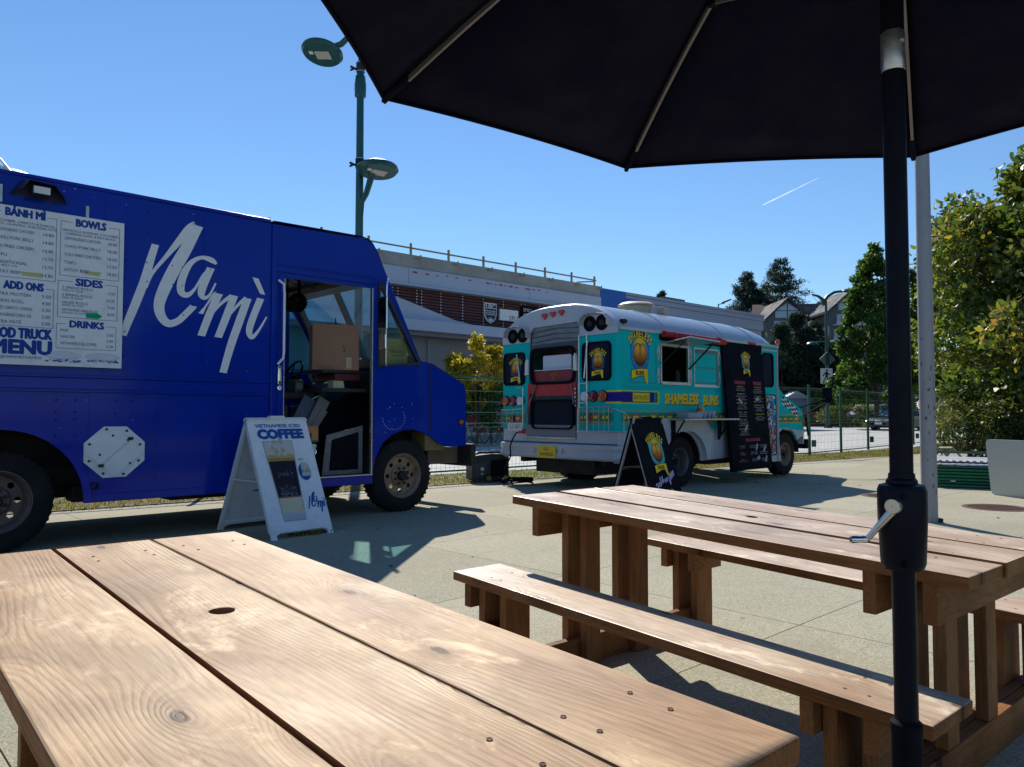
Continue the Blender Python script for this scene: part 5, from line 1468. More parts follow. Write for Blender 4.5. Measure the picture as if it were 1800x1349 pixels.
b = MB(); b.plate([(1.755, 1.72), (1.81, 1.72), (1.80, 1.90), (1.78, 1.95), (1.75, 1.93)], (), .03, FR(X0-.05)); part('side_deflector', b, M_WHITE, BT, bevel=.008)
b = MB()
for z in (1.22, 1.28, 1.34, 1.40, 1.46): b.box((X0-.02, .775, z), (X0-.006, .80, z+.03))
part('hinge', b, M_ALU, BT)
# round loudspeaker ports under a hood
for ya, yb, z in ((.50, .27, 2.405), (2.12, 1.895, 2.34)):
    for y in (ya, yb):
        b = MB(); b.lathe([(.112, 0), (.112, .012), (.102, .018), (.098, .004), (.001, .004)], (X0-.012, y, z), (-1, 0, 0), 28); sp_ = part('speaker_port', b, M_BLACK, BT, 35)
        b = MB(); b.lathe([(.05, .004), (.045, .016), (.001, .02)], (X0-.012, y, z), (-1, 0, 0), 16); part('speaker_dome', b, M_DARK, sp_, 40)
    ym = (ya+yb)/2; b = MB(); hw = .265
    prof = [(-hw, -.05), (-hw, .04), (-hw+.07, .125), (-.05, .155), (hw-.09, .15), (hw, .08), (hw+.005, -.02)]
    vs = [(X0-.012, ym+p, z+q) for p, q in prof] + [(X0-.09, ym+p*.96, z+q*.93) for p, q in prof]
    nn_ = len(prof); b.add(vs, [(i, i+1, nn_+i+1, nn_+i) for i in range(nn_-1)])
    o = part('speaker_hood', b, M_GREYP, BT); so = o.modifiers.new('thickness', 'SOLIDIFY'); so.thickness = .006
# three red heart lamps
for y, z in ((1.40, 2.60), (1.225, 2.615), (1.05, 2.625)):
    b = MB()
    hp_ = [(.052*math.sin(t)**3*1., .045*(13*math.cos(t)-5*math.cos(2*t)-2*math.cos(3*t)-math.cos(4*t))/15) for t in [2*math.pi*i/24 for i in range(24)]]
    b.plate([(y-p, z+q) for p, q in hp_], (), .05, FR(X0-.045)); part('heart_lamp', b, M_RED, BT, bevel=.012)
b = MB(); b.lathe([(.03, -.05), (.04, 0), (.03, .05)], (-1.36, -.01, 2.41), (1, 0, 0), 12); part('marker_lamp', b, M_DARK, BT, 40)
# tail lamps
for y, m_, lab in ((.60, M_CLEAR, 'clear reversing lamp'), (.44, M_DRED, 'dark red brake lamp'), (.27, M_ORANGE, 'orange indicator lamp'), (1.95, M_CLEAR, 'clear reversing lamp'), (2.12, M_DRED, 'dark red brake lamp'), (2.29, M_ORANGE, 'orange indicator lamp')):
    z = 1.36 if y < 1 else 1.315
    b = MB(); b.lathe([(.084, 0), (.084, .018), (.074, .022)], (X0-.0, y, z), (-1, 0, 0), 26); t_ = part('tail_lamp', b, M_BLACK, BT, 40, label=lab)
    b = MB(); b.lathe([(.078, .020), (.070, .036), (.04, .046), (.001, .048)], (X0-.0, y, z), (-1, 0, 0), 26); part('lamp_lens', b, m_, t_, 40)
for y, z in ((.515, 1.06), (2.13, 1.03)):
    b = MB(); b.lathe([(.058, 0), (.058, .02), (.035, .035), (.001, .036)], (X0, y, z), (-1, 0, 0), 22); part('fog_lamp', b, M_DRED, BT, 40)
# ladder and little railings
b = MB()
for y in (.545, .695): b.tube([(X0-.035, y, 2.25), (X0-.035, y, 1.22), (X0-.035, y, .87)], .009, 6)
for z in (1.55, 1.27): b.tube([(X0-.035, .545, z), (X0-.035, .695, z)], .008, 6)
b.tube([(X0-.02, .545, 2.16), (X0-.045, .59, 1.62)], .010, 6); part('ladder', b, M_ALU, BT, 40)
b = MB()
b.tube([(X0-.06, .70, .86), (X0-.06, .70, 1.20), (X0-.06, .12, 1.21), (X0+.02, -.08, 1.13), (X0+.30, -.09, .98)], .008, 6); b.tube([(X0-.06, .72, .86), (X0-.06, .10, .86), (X0+.02, -.08, .86), (X0+.30, -.09, .86)], .008, 6)
for y in (.60, .50, .40, .30, .20, .12): b.tube([(X0-.06, y, .86), (X0-.06, y, 1.205)], .005, 5)
for x in (.02, .16): b.tube([(X0+x, -.085, .86), (X0+x, -.085, 1.12-.4*x)], .005, 5)
part('side_railing', b, M_ALU, BT, 40)
b = MB(); b.tube([(X0-.05, 1.86, .90), (X0-.05, 1.86, 1.52), (X0-.05, 2.0, 1.52)], .008, 6); b.tube([(X0-.05, 1.86, 1.19), (X0-.05, 2.36, 1.17)], .008, 6)
for y in (1.98, 2.1, 2.22, 2.34): b.tube([(X0-.05, y, .90), (X0-.05, y, 1.18)], .005, 5)
b.tube([(X0-.02, 2.03, 2.05), (X0-.04, 1.93, 1.60)], .010, 6)
part('side_railing', b, M_ALU, BT, 40)
# bumper and apron
b = MB(); prof = [(0, .665), (-.06, .66), (-.075, .64), (-.07, .60), (-.055, .58), (-.055, .54), (-.07, .52), (-.07, .47), (-.05, .45), (0, .45)]
ys2 = [(.0, .06), (-.02, 0), (.0, 0)]
vs = []
pathy = [(0.45, -.02, 0), (.10, -.025, .0), (.02, .0, .6), (0, .08, 1), (0, BWD-.08, 1), (.02, BWD, .6), (.10, BWD+.025, 0), (.45, BWD+.02, 0)]
for dx, y, k_ in pathy:
    for px_, z in prof: vs.append((X0 - .002 + dx + px_*k_ if k_ else X0 + dx, y + (px_*(1-k_) if y < 1 else -px_*(1-k_)), z))
m = len(prof); b.add(vs, [(i*m+j, i*m+j+1, (i+1)*m+j+1, (i+1)*m+j) for i in range(len(pathy)-1) for j in range(m-1)])
part('rear_bumper', b, M_GREYP, BT, 40)
b = MB(); b.box((X0-.006, .0, .672), (X0+.0, BWD, .684)); b.box((X0-.004, .0, .855), (X0, .75, .860)); part('apron_seam', b, M_BLACK, BT)
b = MB(); b.plate([(1.12, .455), (1.50, .455), (1.50, .63), (1.12, .63)], (), .006, FR(X0-.085)); pl = part('yellow_plate', b, M_YELL, BT)
b = MB(); b.col = (.03, .03, .03); b.text('GET', (X0-.087, 1.31, .560), -Y, Z, .045, .02, 'C', width=.12); b.text('SHAMELESS', (X0-.087, 1.31, .485), -Y, Z, .048, .02, 'C', width=.28); part('plate_lettering', b, INK, pl, kind='stuff')
b = MB(); b.plate([(1.90, .85), (2.24, .85), (2.24, .97), (1.90, .97)], (), .006, FR(X0-.012)); pl = part('licence_plate', b, M_WHITE, BT)
b = MB(); b.col = (.10, .13, .2); b.text('LS-0871', (X0-.014, 2.06, .875), -Y, Z, .07, .0, 'C', width=.27); part('plate_lettering', b, INK, pl, kind='stuff')
def dia(mb, c, xd, yd, w, h):
    mb.col = (.80, .80, .82); mb.poly([(-w, 0), (0, -h), (w, 0), (0, h)], c, xd, yd, .0008)
    mb.col = (.45, .02, .08); mb.poly([(-w*.5, -h*.1), (0, -h*.7), (w*.5, -h*.1), (0, h*.1)], c, xd, yd, .0014)
    mb.col = (.10, .05, .40); mb.poly([(-w*.35, h*.1), (0, 0), (w*.35, h*.1), (0, h*.5)], c, xd, yd, .0020)
b = MB()
for y in (1.60, 1.01): dia(b, (X0-.078, y, .55), -Y, Z, .022, .065)
part('diamond_decal', b, INK, BT)
# painted stripes: rear and side
def stripes(mb, P, u0, u1, zt, sc_=1., rr=None):
    """P(u, z, lift) gives a point on the face"""
    def rect(a0, z0, a1, z1, col, l, sk=0): mb.add([P(a0, z0, l), P(a1, z0, l), P(a1+sk, z1, l), P(a0+sk, z1, l)], [(0, 1, 2, 3)], col)
    rect(u0, zt-.018*sc_, u1, zt, (.42, .17, .03), .0008); rect(u0, zt-.012*sc_, u1, zt-.004, (.62, .45, .04), .0014)
    rect(u0, zt-.19*sc_, u1, zt-.165*sc_, (.45, .12, .03), .0008); rect(u0, zt-.180*sc_, u1, zt-.170*sc_, (.62, .45, .04), .0014)
    rect(u0, zt-.155*sc_, u1, zt-.028*sc_, (.02, .30, .20), .0008)
    u_ = u0 + .01; i = 0; h0, h1 = zt-.135*sc_, zt-.055*sc_
    cols = [(.02, .16, .03), (.45, .03, .02), (.02, .16, .03), (.50, .14, .02)]
    while u_ < u1 - .16:
        c = cols[i % 4]; rect(u_, h0, u_+.17, h1, c, .0014, .02); rect(u_+.025, h0+.018, u_+.145, h1-.016, (.80, .60, .04), .0020, .016)
        if i % 2 == 0: rect(u_+.075, h0+.018, u_+.095, h1-.016, c, .0026, .016)
        u_ += .205; i += 1
b = MB(); stripes(b, lambda u_, z, l: (X0-.001-l, .74-u_, z), .0, .66, 1.155); stripes(b, lambda u_, z, l: (X0-.001-l, BWD-.02-u_, z), .0, .50, 1.13)
stripes(b, lambda u_, z, l: (u_, -.001-l, z), -1.40, 2.38, 1.155)
part('painted_stripes', b, INK, BT)
b = MB()
def srect(x0, z0, x1, z1, col, l): b.add([(x0, -.001-l, z0), (x1, -.001-l, z0), (x1, -.001-l, z1), (x0, -.001-l, z1)], [(0, 1, 2, 3)], col)
def rr_(x0, z0, x1, z1, r, col, l):
    pts = rrect(x0, z0, x1, z1, r); pts = [(x0, z0) if (p[0] < x0+r and p[1] < z0+r) else (x0, z1) if (p[0] < x0+r and p[1] > z1-r) else p for p in pts]
    b.poly(pts, (0, -.001, 0), X, Z, l, 1., col)
rr_(-1.40, 1.255, -.53, 1.44, .04, (.75, .68, .02), .0008); rr_(-1.40, 1.27, -.565, 1.425, .03, (.02, .22, .10), .0014); rr_(-1.40, 1.28, -.62, 1.415, .02, (.01, .32, .33), .0020); srect(-1.40, 1.28, -.655, 1.415, (.02, .015, .26), .0026)
srect(-1.155, 1.285, -.765, 1.410, (.85, .62, .03), .0034)
b.col = (.03, .025, .02); b.text('604.781.8755', (-.96, -.001, 1.315), X, Z, .060, .01, 'C', width=.34, lift=.004)
n = 8
for (z0, z1, col, l) in ((1.255, 1.44, (.75, .68, .02), .0008), (1.28, 1.415, (.02, .015, .26), .0018)):   # wraps round the corner
    vs = []
    for z in (z0, z1):
        for i in range(n+1):
            a = R(90*i/n); vs.append((-1.40 - (.08+l+.001)*math.sin(a), .08 - (.08+l+.001)*math.cos(a), z))
    b.add(vs, [(i, i+1, n+2+i, n+1+i) for i in range(n)], col)
for (yy, z0, z1, col, l) in ((.22, 1.255, 1.44, (.75, .68, .02), .0008), (.22, 1.28, 1.415, (.02, .015, .26), .0018)):
    b.add([(X0-.001-l, .08, z0), (X0-.001-l, yy, z0), (X0-.001-l, yy, z1), (X0-.001-l, .08, z1)], [(0, 1, 2, 3)], col)
part('phone_number_banner', b, INK, BT)
b = MB(); bun_badge(b, (-.985, -.001, 1.975), X, Z, .88); part('bun_badge', b, INK, BT)
b = MB()
for col, dx, dz, l in (((.02, .015, .02), .014, -.014, .0010), ((.95, .62, .03), 0, 0, .0022)):
    b.col = col; wd_ = .95
    b.text('SHAMELESS', (-.385+dx, -.001, 1.262+dz), X, Z, .150, .05, 'L', width=.87, lift=l); b.text('BUNS', (.63+dx, -.001, 1.250+dz), X, Z, .150, .05, 'L', width=.42, lift=l)
part('side_lettering', b, INK, BT)
b = MB()
for x in (-.535, .288, 1.10):
    for z in (2.02, 1.68): dia(b, (x, -.001, z), X, Z, .032, .13)
part('diamond_decal', b, INK, BT)
# body ribs / access panel lines
b = MB()
for z in (1.50, 1.475, .90, .93): b.box((-1.38, -.006, z), (2.38, 0, z+.008))
part('side_rib', b, M_TEAL, BT, bevel=.002)
b = MB(); b.box((-.605, -.004, 1.56), (-.600, 0, 2.17)); b.box((-1.24, -.004, 1.555), (-.6, 0, 1.56)); b.box((-1.24, -.004, 2.165), (-.6, 0, 2.17)); part('panel_joint', b, gmat('deep_teal_shadow_gap', (.003, .10, .10), .5), BT)
# serving windows
def wframe(x0, z0, x1, z1, w=.03, y=-.014): 
    b = MB(); b.plate([(x0-w, z0-w), (x1+w, z0-w), (x1+w, z1+w), (x0-w, z1+w)], [[(x0, z0), (x1, z0), (x1, z1), (x0, z1)]], .03, FS(y)); return b
o = part('serving_window_frame', wframe(-.47, 1.59, .20, 2.12), M_ALU, BT, bevel=.003)
b = MB(); b.box((-.50, -.03, 1.545), (.24, 0, 1.572)); part('window_sill', b, M_ALU, BT)
o = part('serving_window_frame', wframe(.38, 1.575, 1.03, 2.12, .022), M_ALU, BT, bevel=.003)
b = MB(); b.box((.38, -.008, 1.575), (1.03, .01, 2.12)); sv = part('closed_shutter', b, M_TEAL, BT)
b = MB(); b.box((.38, -.016, 2.06), (1.03, -.008, 2.12)); b.box((.385, -.018, 1.83), (1.02, -.008, 1.842)); b.box((.385, -.018, 1.59), (1.02, -.008, 1.60)); b.box((1.0, -.018, 1.58), (1.01, -.008, 2.11)); part('shutter_trim', b, gmat('dull_teal_trim', (.10, .20, .19), .5), sv)
b = MB(); b.box((.36, -.02, 1.53), (1.06, -.004, 1.555)); part('window_sill', b, M_WHITE, BT)
b = MB(); b.hexa([(-.47, -.01, 2.145), (.22, -.01, 2.145), (.33, -.50, 2.185), (-.44, -.50, 2.205)], [(-.47, -.01, 2.165), (.22, -.01, 2.165), (.33, -.50, 2.205), (-.44, -.50, 2.225)]); lf = part('lifting_flap', b, M_ALU, BT, bevel=.004)
b = MB(); b.tube([(-.42, -.42, 2.19), (-.465, -.02, 1.86)], .007, 6); b.tube([(.30, -.40, 2.18), (.225, -.02, 1.80)], .014, 6); part('flap_strut', b, M_DARK, lf)
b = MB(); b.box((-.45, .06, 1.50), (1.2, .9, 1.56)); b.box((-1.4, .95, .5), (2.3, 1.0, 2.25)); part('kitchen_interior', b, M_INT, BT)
b = MB(); b.lathe([(.03, 0), (.05, .02), (.05, .16), (.03, .19), (.03, .23)], (.10, .12, 1.56), n=14); b.box((-.2, .08, 1.56), (-.05, .2, 1.585)); part('kitchen_bottle', b, M_DARK, BT, 40)
# rolled red awning
b = MB(); b.box((-.52, -.03, 2.20), (2.40, -.002, 2.30)); part('awning_rail', b, M_BLACK, BT, bevel=.004)
b = MB(); b.tube([(-.515, -.085, 2.285), (.3, -.088, 2.272), (1.12, -.085, 2.262)], [.050, .054, .048], 12); part('rolled_awning', b, gmat('red_awning_cloth', (.36, .008, .010), .6), BT, 50)
b = MB()
for x in (-.30, .92): b.tube([(x, -.085, 2.276), (x+.06, -.085, 2.274)], .060, 12)
b.tube([(1.95, -.05, 2.31), (2.15, -.05, 2.30)], .02, 6); part('awning_strap', b, gmat('bright_red_strap', (.45, .012, .012), .5), BT, 50)
# fender fairing over the rear wheel
fo = [(-.62, 1.045), (.53, 1.045), (.775, .80), (.72, .42), (.60, .42)] + arch(.05, .40, .55, .46, 0, 180, 16) + [(-.62, .42)]
b = MB(); b.plate(fo, (), .07, FS(-.075)); fd = part('wheel_fairing', b, M_GREYP, BT, bevel=.012)
b = MB(); b.box((-.6, -.082, .845), (.755, -.075, .86)); b.tube([(.53, -.078, 1.045), (.775, -.078, .80), (.72, -.078, .42)], .012, 6); part('fairing_trim', b, M_GREYP, fd)
liner(arch(.05, .38, .56, .50, 180, 0), .03, .5, par=BT)
b = MB(); b.plate([(.80, .42), (2.35, .42), (2.35, .80), (.80, .80)], (), .02, FS(-.02)); b.box((.80, -.026, .45), (1.15, -.02, .46)); part('lower_locker', b, M_GREYP, BT, bevel=.003)
# serving shelf
b = MB(); b.box((-.40, -.36, 1.015), (1.10, -.004, 1.04)); part('serving_shelf', b, M_ALU, BT, bevel=.004)
b = MB(); 
for x in (-.33, .92): b.tube([(x, -.30, 1.01), (x, -.09, .72)], .012, 6); b.box((x-.02, -.10, .70), (x+.02, -.078, 1.015)); b.box((x+.05, -.10, .78), (x+.07, -.078, 1.015))
part('shelf_bracket', b, M_BLACK, BT)
# entrance door
b = MB(); b.box((2.405, -.012, .28), (2.435, .0, 2.24)); b.box((2.965, -.02, .27), (2.99, .0, 2.30)); b.box((2.40, -.012, 2.215), (2.99, 0, 2.245)); b.box((2.93, -.010, .27), (2.94, 0, 2.24)); part('door_edging', b, M_GREYP, BT, bevel=.003)
b = MB(); b.plate(ring(dwin, -.022), [ring(dwin, .004)], .02, FS(-.014)); part('window_rubber', b, M_BLACK, BT, bevel=.003)
b = MB(); b.plate(dwin, (), .006, FS(.004)); part('door_window', b, M_DGLASS, BT)
sg = rrect(2.51, .40, 2.90, 1.43, .06)
b = MB(); b.plate(ring(sg, -.02), [sg], .012, FS(-.012)); part('panel_rubber', b, M_BLACK, BT)
b = MB(); b.plate(sg, (), .004, FS(-.0055))
rm = random.Random(9); pal = [(.0, .22, .40), (.02, .45, .60), (.60, .02, .02), (.75, .75, .75), (.75, .45, .02), (.01, .03, .30), (.30, .01, .01), (.10, .55, .70)]
nx, nz = 9, 24
gp_ = [[(2.515 + .38*i/nx + (rm.uniform(-.012, .012) if 0 < i < nx else 0), .41 + 1.01*j/nz + (rm.uniform(-.012, .012) if 0 < j < nz else 0)) for i in range(nx+1)] for j in range(nz+1)]
for j in range(nz):
    for i in range(nx):
        cx, cz = gp_[j][i]
        if (i in (0, nx-1)) and (j in (0, nz-1)): continue
        q = [gp_[j][i], gp_[j][i+1], gp_[j+1][i+1], gp_[j+1][i]]
        if rm.random() < .5:
            for tri in ((0, 1, 2), (0, 2, 3)): b.add([(q[t_][0], -.0068, q[t_][1]) for t_ in tri], [(0, 1, 2)], rm.choice(pal))
        else: b.add([(p[0], -.0068, p[1]) for p in q], [(0, 1, 2, 3)], rm.choice(pal))
part('mosaic_panel', b, INK, BT, kind='stuff')
# hood end of the van chassis
prof = [(2.98, .55), (3.02, .76), (3.03, 1.60), (3.12, 1.56), (3.30, 1.45), (3.92, 1.20), (4.0, 1.14), (4.03, 1.02), (4.03, .80), (3.99, .72), (3.88, .70)] + arch(3.36, .40, .47, .45, 30, 160, 10) 
b = MB(); b.plate([p for p in prof], (), .03, FS(.04)); part('front_wing', b, M_TEAL, BT, bevel=.01)
b = MB(); b.plate([p for p in prof], (), .03, FS(BWD-.04, -1)); part('front_wing', b, M_TEAL, BT)
b = MB(); b.plate([(2.99, .50), (3.0, .86), (4.035, .80), (4.03, .74), (3.99, .70), (3.88, .68)] + arch(3.36, .40, .485, .465, 30, 165, 10), (), .01, FS(.032)); part('lower_wing', b, M_GREYP, BT)
part('hood', sheet([(3.03, 1.62), (3.12, 1.57), (3.30, 1.46), (3.92, 1.21), (4.0, 1.15), (4.04, 1.02)], .04, BWD-.04, .06), M_TEAL, BT, 50)
b = MB(); b.plate([(.04, .55), (BWD-.04, .55), (BWD-.04, 1.06), (.04, 1.06)], [rrect(.5, .75, BWD-.5, 1.0, .03)], .03, lambda a, c, d: (4.04-d, a, c)); part('grille_panel', b, M_GREYP, BT)
b = MB(); b.plate([(.04, 1.60), (BWD-.04, 1.60), (BWD-.15, 2.25), (.15, 2.25)], (), .01, lambda a, c, d: (3.02-(c-1.6)*.1, a, c)); part('windscreen', b, M_DGLASS, BT)
liner([(x, z) for x, z in arch(3.36, .40, .49, .47, 180, 0)], .05, .5, par=BT)
b = MB(); stripes(b, lambda u_, z, l: (u_, .039-l, z), 3.03, 4.02, 1.10, .85)
for i in range(4):
    for j in range(7):
        u_ = 3.22 + j*.085; z = 1.44 - j*.034 - i*.038
        b.add([(u_, .038-.0008, z), (u_+.085, .038-.0008, z-.034), (u_+.085, .038-.0008, z-.072), (u_, .038-.0008, z-.038)], [(0, 1, 2, 3)], (.72, .72, .72) if (i+j) % 2 else (.012, .012, .012))
part('checker_and_stripes', b, INK, BT)
b = MB(); b.box((3.99, .02, .88), (4.045, .2, .98)); part('front_indicator', b, M_ORANGE, BT, bevel=.008)
b = MB(); b.box((4.05, .0, .46), (4.16, BWD, .64)); b.box((4.0, .3, .48), (4.06, BWD-.3, .6)); part('front_bumper', b, M_BLACK, BT, bevel=.02)
b = MB(); b.tube([(4.0, .04, 1.08), (4.5, -.25, 1.36)], .012, 6); b.tube([(3.8, .1, 1.2), (4.5, -.25, 1.42)], .012, 6); b.tube([(4.08, .02, 1.05), (4.10, -.02, .70)], .02, 6); part('mirror_arm', b, M_BLACK, BT)
b = MB(); b.box((4.47, -.30, 1.32), (4.53, -.12, 1.62)); part('wing_mirror', b, M_BLACK, BT, bevel=.02)
b = MB(); b.box((3.01, -.02, 2.36), (3.08, .05, 2.44)); part('roof_indicator', b, M_ORANGE, BT, bevel=.012)
b = MB(); b.box((X0+.1, .3, .36), (2.9, .4, .50)); b.box((X0+.1, BWD-.4, .36), (2.9, BWD-.3, .50)); b.box((-1.35, .55, .22), (-.75, 1.75, .46)); b.box((.9, .1, .30), (2.3, .8, .45)); part('chassis', b, M_DARK, BT, bevel=.01)
b = MB(); b.tube([(.05, .2, .38), (.05, BWD-.2, .38)], .07, 10); b.tube([(3.36, .2, .38), (3.36, BWD-.2, .38)], .05, 10); b.lathe([(.05, -.2), (.17, -.08), (.17, .08), (.05, .2)], (.05, BWD/2, .38), (0, 1, 0), 16); part('axle', b, M_DARK, BT, 40)
GRIM = gmat('dull_grey_rim', (.13, .14, .15), .5, metal=.4, dirt=.2)
for o_, yy, ys_ in ((-1, .14, 1), (1, BWD-.14, -1)):
    wheel(BT, .05, yy, .38, .38, .21, .21, out=o_, rimm=GRIM, dish=-.03, holes=6)
    wheel(BT, .05, yy+ys_*.27, .38, .38, .20, .21, out=o_, rimm=GRIM, dish=-.03, holes=6)
    wheel(BT, 3.36, yy+ys_*.03, .38, .38, .21, .21, out=o_, holes=6, dish=.03)
# roof fan housing
b = MB(); b.lathe([(.26, 0), (.26, .15), (.31, .17), (.31, .185), (.24, .225), (.001, .235)], (.42, 1.15, 2.74), n=30); part('roof_fan', b, gmat('cream_fan_housing', (.46, .42, .33), .45, dirt=.3), BT, 30)
b = MB(); b.box((.60, .72, 2.76), (.74, .86, 2.88)); part('fan_box', b, gmat('cream_fan_housing', (.46, .42, .33)), BT, bevel=.005)
# power inlet
b = MB(); b.box((X0-.03, 1.84, .80), (X0, 1.90, .88)); b.tube([(X0-.02, 1.86, .84), (X0-.07, 1.93, .82)], .02, 8); part('power_inlet', b, M_RED, BT, bevel=.004)

BM = BT.matrix_basis.copy()
def onbus(o, x, y, z, rz=0): o.location = BM @ Vector((x, y, z)); o.rotation_euler = (0, 0, R(42.9)+rz); return o
# tall menu board leaning on the bus
t = thing('menu_board', 'tall black menu board with pink headings leaning out from the teal bus', 'menu board'); onbus(t, 0, 0, 0)
def FL(a, c, d):   # a along bus, c height 0.2..2.3
    k = (2.30-c)/2.1
    return (a, -.035 - .19*k + d, c)
XD = X; YD = Vector((0, -.0905*-1, 1)).normalized() if False else Vector((0, .0905, 1)).normalized()
b = MB(); b.plate([(1.15, .20), (2.36, .20), (2.36, 2.29), (1.15, 2.27)], (), .03, FL); part('board', b, M_BLACK, t, bevel=.003)
b = MB()
for x in (1.12, 1.20): b.hexa([FL(x, .18, -.0), FL(x+.03, .18, -.0), FL(x+.03, .18, .07), FL(x, .18, .07)], [FL(x, 2.29, -.0), FL(x+.03, 2.29, -.0), FL(x+.03, 2.29, .03), FL(x, 2.29, .03)])
part('side_frame', b, M_BLACK, t)
def o3(a, c): return Vector(FL(a, c, -.001))
b = MB(); bun_badge(b, o3(1.80, 1.97), X, YD, .48, navy=False, rays=False, ring_=(.06, .38, .38)); part('bun_badge', b, INK, t)
b = MB(); PK = (.55, .10, .16)

for w_, cx_, cz_, sz_, wd_ in (('OUR BUNS', 1.55, 1.60, .055, .33), ('THE SIDES', 2.10, 1.60, .055, .26), ('EXTRA & LITTLE HUNGRY', 1.80, .66, .045, .46)):
    b = MB(); b.col = PK; b.text(w_, o3(cx_, cz_), X, YD, sz_, .03, 'C', width=wd_, lift=.002); part('heading', b, INK, t)

b = MB(); rm = random.Random(4)
def illegible(mb, cx, z, w, h, col):
    """print too small to read: a row of letter-like ticks broken into words"""
    mb.col = col; x = cx - w/2
    while x < cx + w/2 - h*.4:
        lw = h*rm.uniform(.35, .6)
        if rm.random() < .16: x += h*.6; continue
        o_ = o3(x, z) + Vector((0, -.002, 0)); mb.add([o_, o_+X*lw, o_+X*lw+YD*h*rm.choice([.7, .7, 1]), o_+YD*h*rm.choice([.7, 1])], [(0, 1, 2, 3)]); x += lw*1.35
for cx_, z0, z1 in ((1.56, .76, 1.55), (2.10, .95, 1.55)):
    z = z1
    while z > z0:
        illegible(b, cx_, z, rm.uniform(.2, .34), .024, (.42, .30, .08)); z -= .034
        for _ in range(rm.choice([2, 3, 3])):
            illegible(b, cx_, z, rm.uniform(.18, .36), .017, (.30, .30, .33)); z -= .029
        z -= .03
for z in (.58, .47, .36):
    for cx_ in (1.45, 1.80, 2.12):
        for q in (0, -.03): illegible(b, cx_, z+q, rm.uniform(.16, .28), .018, (.33, .20, .14) if cx_ < 1.5 else (.30, .30, .33))
part('menu_lines', b, INK, t, kind='stuff')
b = MB(); b.col = (.45, .45, .46)
for a_, c_, w_, h_, r_ in ((1.52, 1.32, .13, .045, -35), (2.06, 1.36, .12, .05, 15), (1.62, .88, .13, .05, 50), (1.90, .56, .12, .05, 60), (2.15, .53, .12, .045, 45), (1.93, .38, .09, .06, 20), (2.17, .36, .12, .05, 60)):
    ca_, sa_ = math.cos(R(r_)), math.sin(R(r_))
    b.poly([(x_*ca_-y_*sa_, x_*sa_+y_*ca_) for x_, y_ in ((-w_/2, -h_/2), (w_/2, -h_/2), (w_/2, h_/2), (-w_/2, h_/2))], o3(a_, c_), X, YD, .003)
part('white_sticker', b, INK, t)
# things on the shelf
t = thing('tray_stack', 'pale grey tray of cups on the bus serving shelf', 'tray'); onbus(t, 0, -.22, 1.041)
b = MB(); b.hexa([(-.25,-.09,0),(.12,-.09,0),(.12,.09,0),(-.25,.09,0)], [(-.27,-.11,.09),(.14,-.11,.09),(.14,.11,.09),(-.27,.11,.09)]); part('tray', b, gmat('blue_grey_plastic', (.30, .36, .44), .5), t, bevel=.008)
for i in range(4):
    b = MB(); b.lathe([(.028, 0), (.048, .10), (.051, .10), (.051, .11)], (.20+i*.115, 0, 0), n=18, cap=True); part('cup', b, gmat('blue_grey_plastic', (.30, .36, .44), .5), t, 40)
for x_, m_, lab in ((.34, M_RED, 'red squeeze bottle of ketchup on the bus serving shelf'), (.45, M_YELL, 'yellow squeeze bottle of mustard on the bus serving shelf')):
    t = thing('sauce_bottle', lab, 'sauce bottle'); onbus(t, x_, -.10, 1.041)
    b = MB(); b.lathe([(.030, 0), (.034, .01), (.034, .13), (.026, .155), (.014, .16)], n=18, cap=True); part('bottle_body', b, m_, t, 40)
    b = MB(); b.lathe([(.016, .158), (.012, .175), (.004, .21), (.001, .212)], n=12); part('nozzle', b, m_, t, 40)
# generator on the ground between the trucks
t = thing('generator', 'black portable generator with gold wheels standing between the two trucks', 'generator', (-.42, 12.55, 0), R(22))
b = MB(); b.plate([(-.30, .06), (-.26, .03), (.30, .03), (.335, .07), (.335, .40), (.30, .455), (.02, .46), (-.22, .44), (-.30, .38)], (), .30, FS(-.15)); gb = part('housing', b, gmat('navy_generator_plastic', (.012, .02, .032), .4, var=.2), t, bevel=.02)
b = MB(); b.plate([(.02, .10), (.31, .10), (.31, .36), (.02, .36)], (), .01, FS(-.158)); part('side_cover', b, M_BLACK, t, bevel=.01)
b = MB(); b.plate([(-.26, .10), (-.06, .10), (-.06, .32), (-.26, .32)], (), .01, FS(-.156)); part('control_panel', b, gmat('panel_grey', (.035, .04, .045), .4), t, bevel=.004)
b = MB(); b.lathe([(.03, 0), (.025, .02), (.001, .022)], (-.13, -.157, .22), (0, -1, 0), 14); b.lathe([(.016, 0), (.012, .015), (.001, .016)], (-.13, -.157, .14), (0, -1, 0), 12); part('panel_dial', b, M_CLEAR, t, 40)
b = MB(); b.tube([(-.20, 0, .44), (-.14, 0, .475), (.20, 0, .48), (.27, 0, .45)], .018, 8); b.lathe([(.03, 0), (.03, .02), (.001, .022)], (.0, 0, .465), (0, 0, 1), 14); part('carry_handle', b, M_BLACK, t, 50)
GOLD = gmat('gold_hub', (.26, .17, .05), .5)
for x_ in (-.03, .27):
    b = MB(); b.lathe([(.001, 0), (.062, 0), (.066, .01), (.066, .04), (.055, .048)], (x_, -.15, .066), (0, -1, 0), 20); wh_ = part('wheel', b, M_RUBBER, t, 40)
    b = MB(); b.lathe([(.05, .046), (.045, .052), (.02, .05), (.001, .054)], (x_, -.15, .066), (0, -1, 0), 10); part('hub', b, GOLD, wh_, 20)
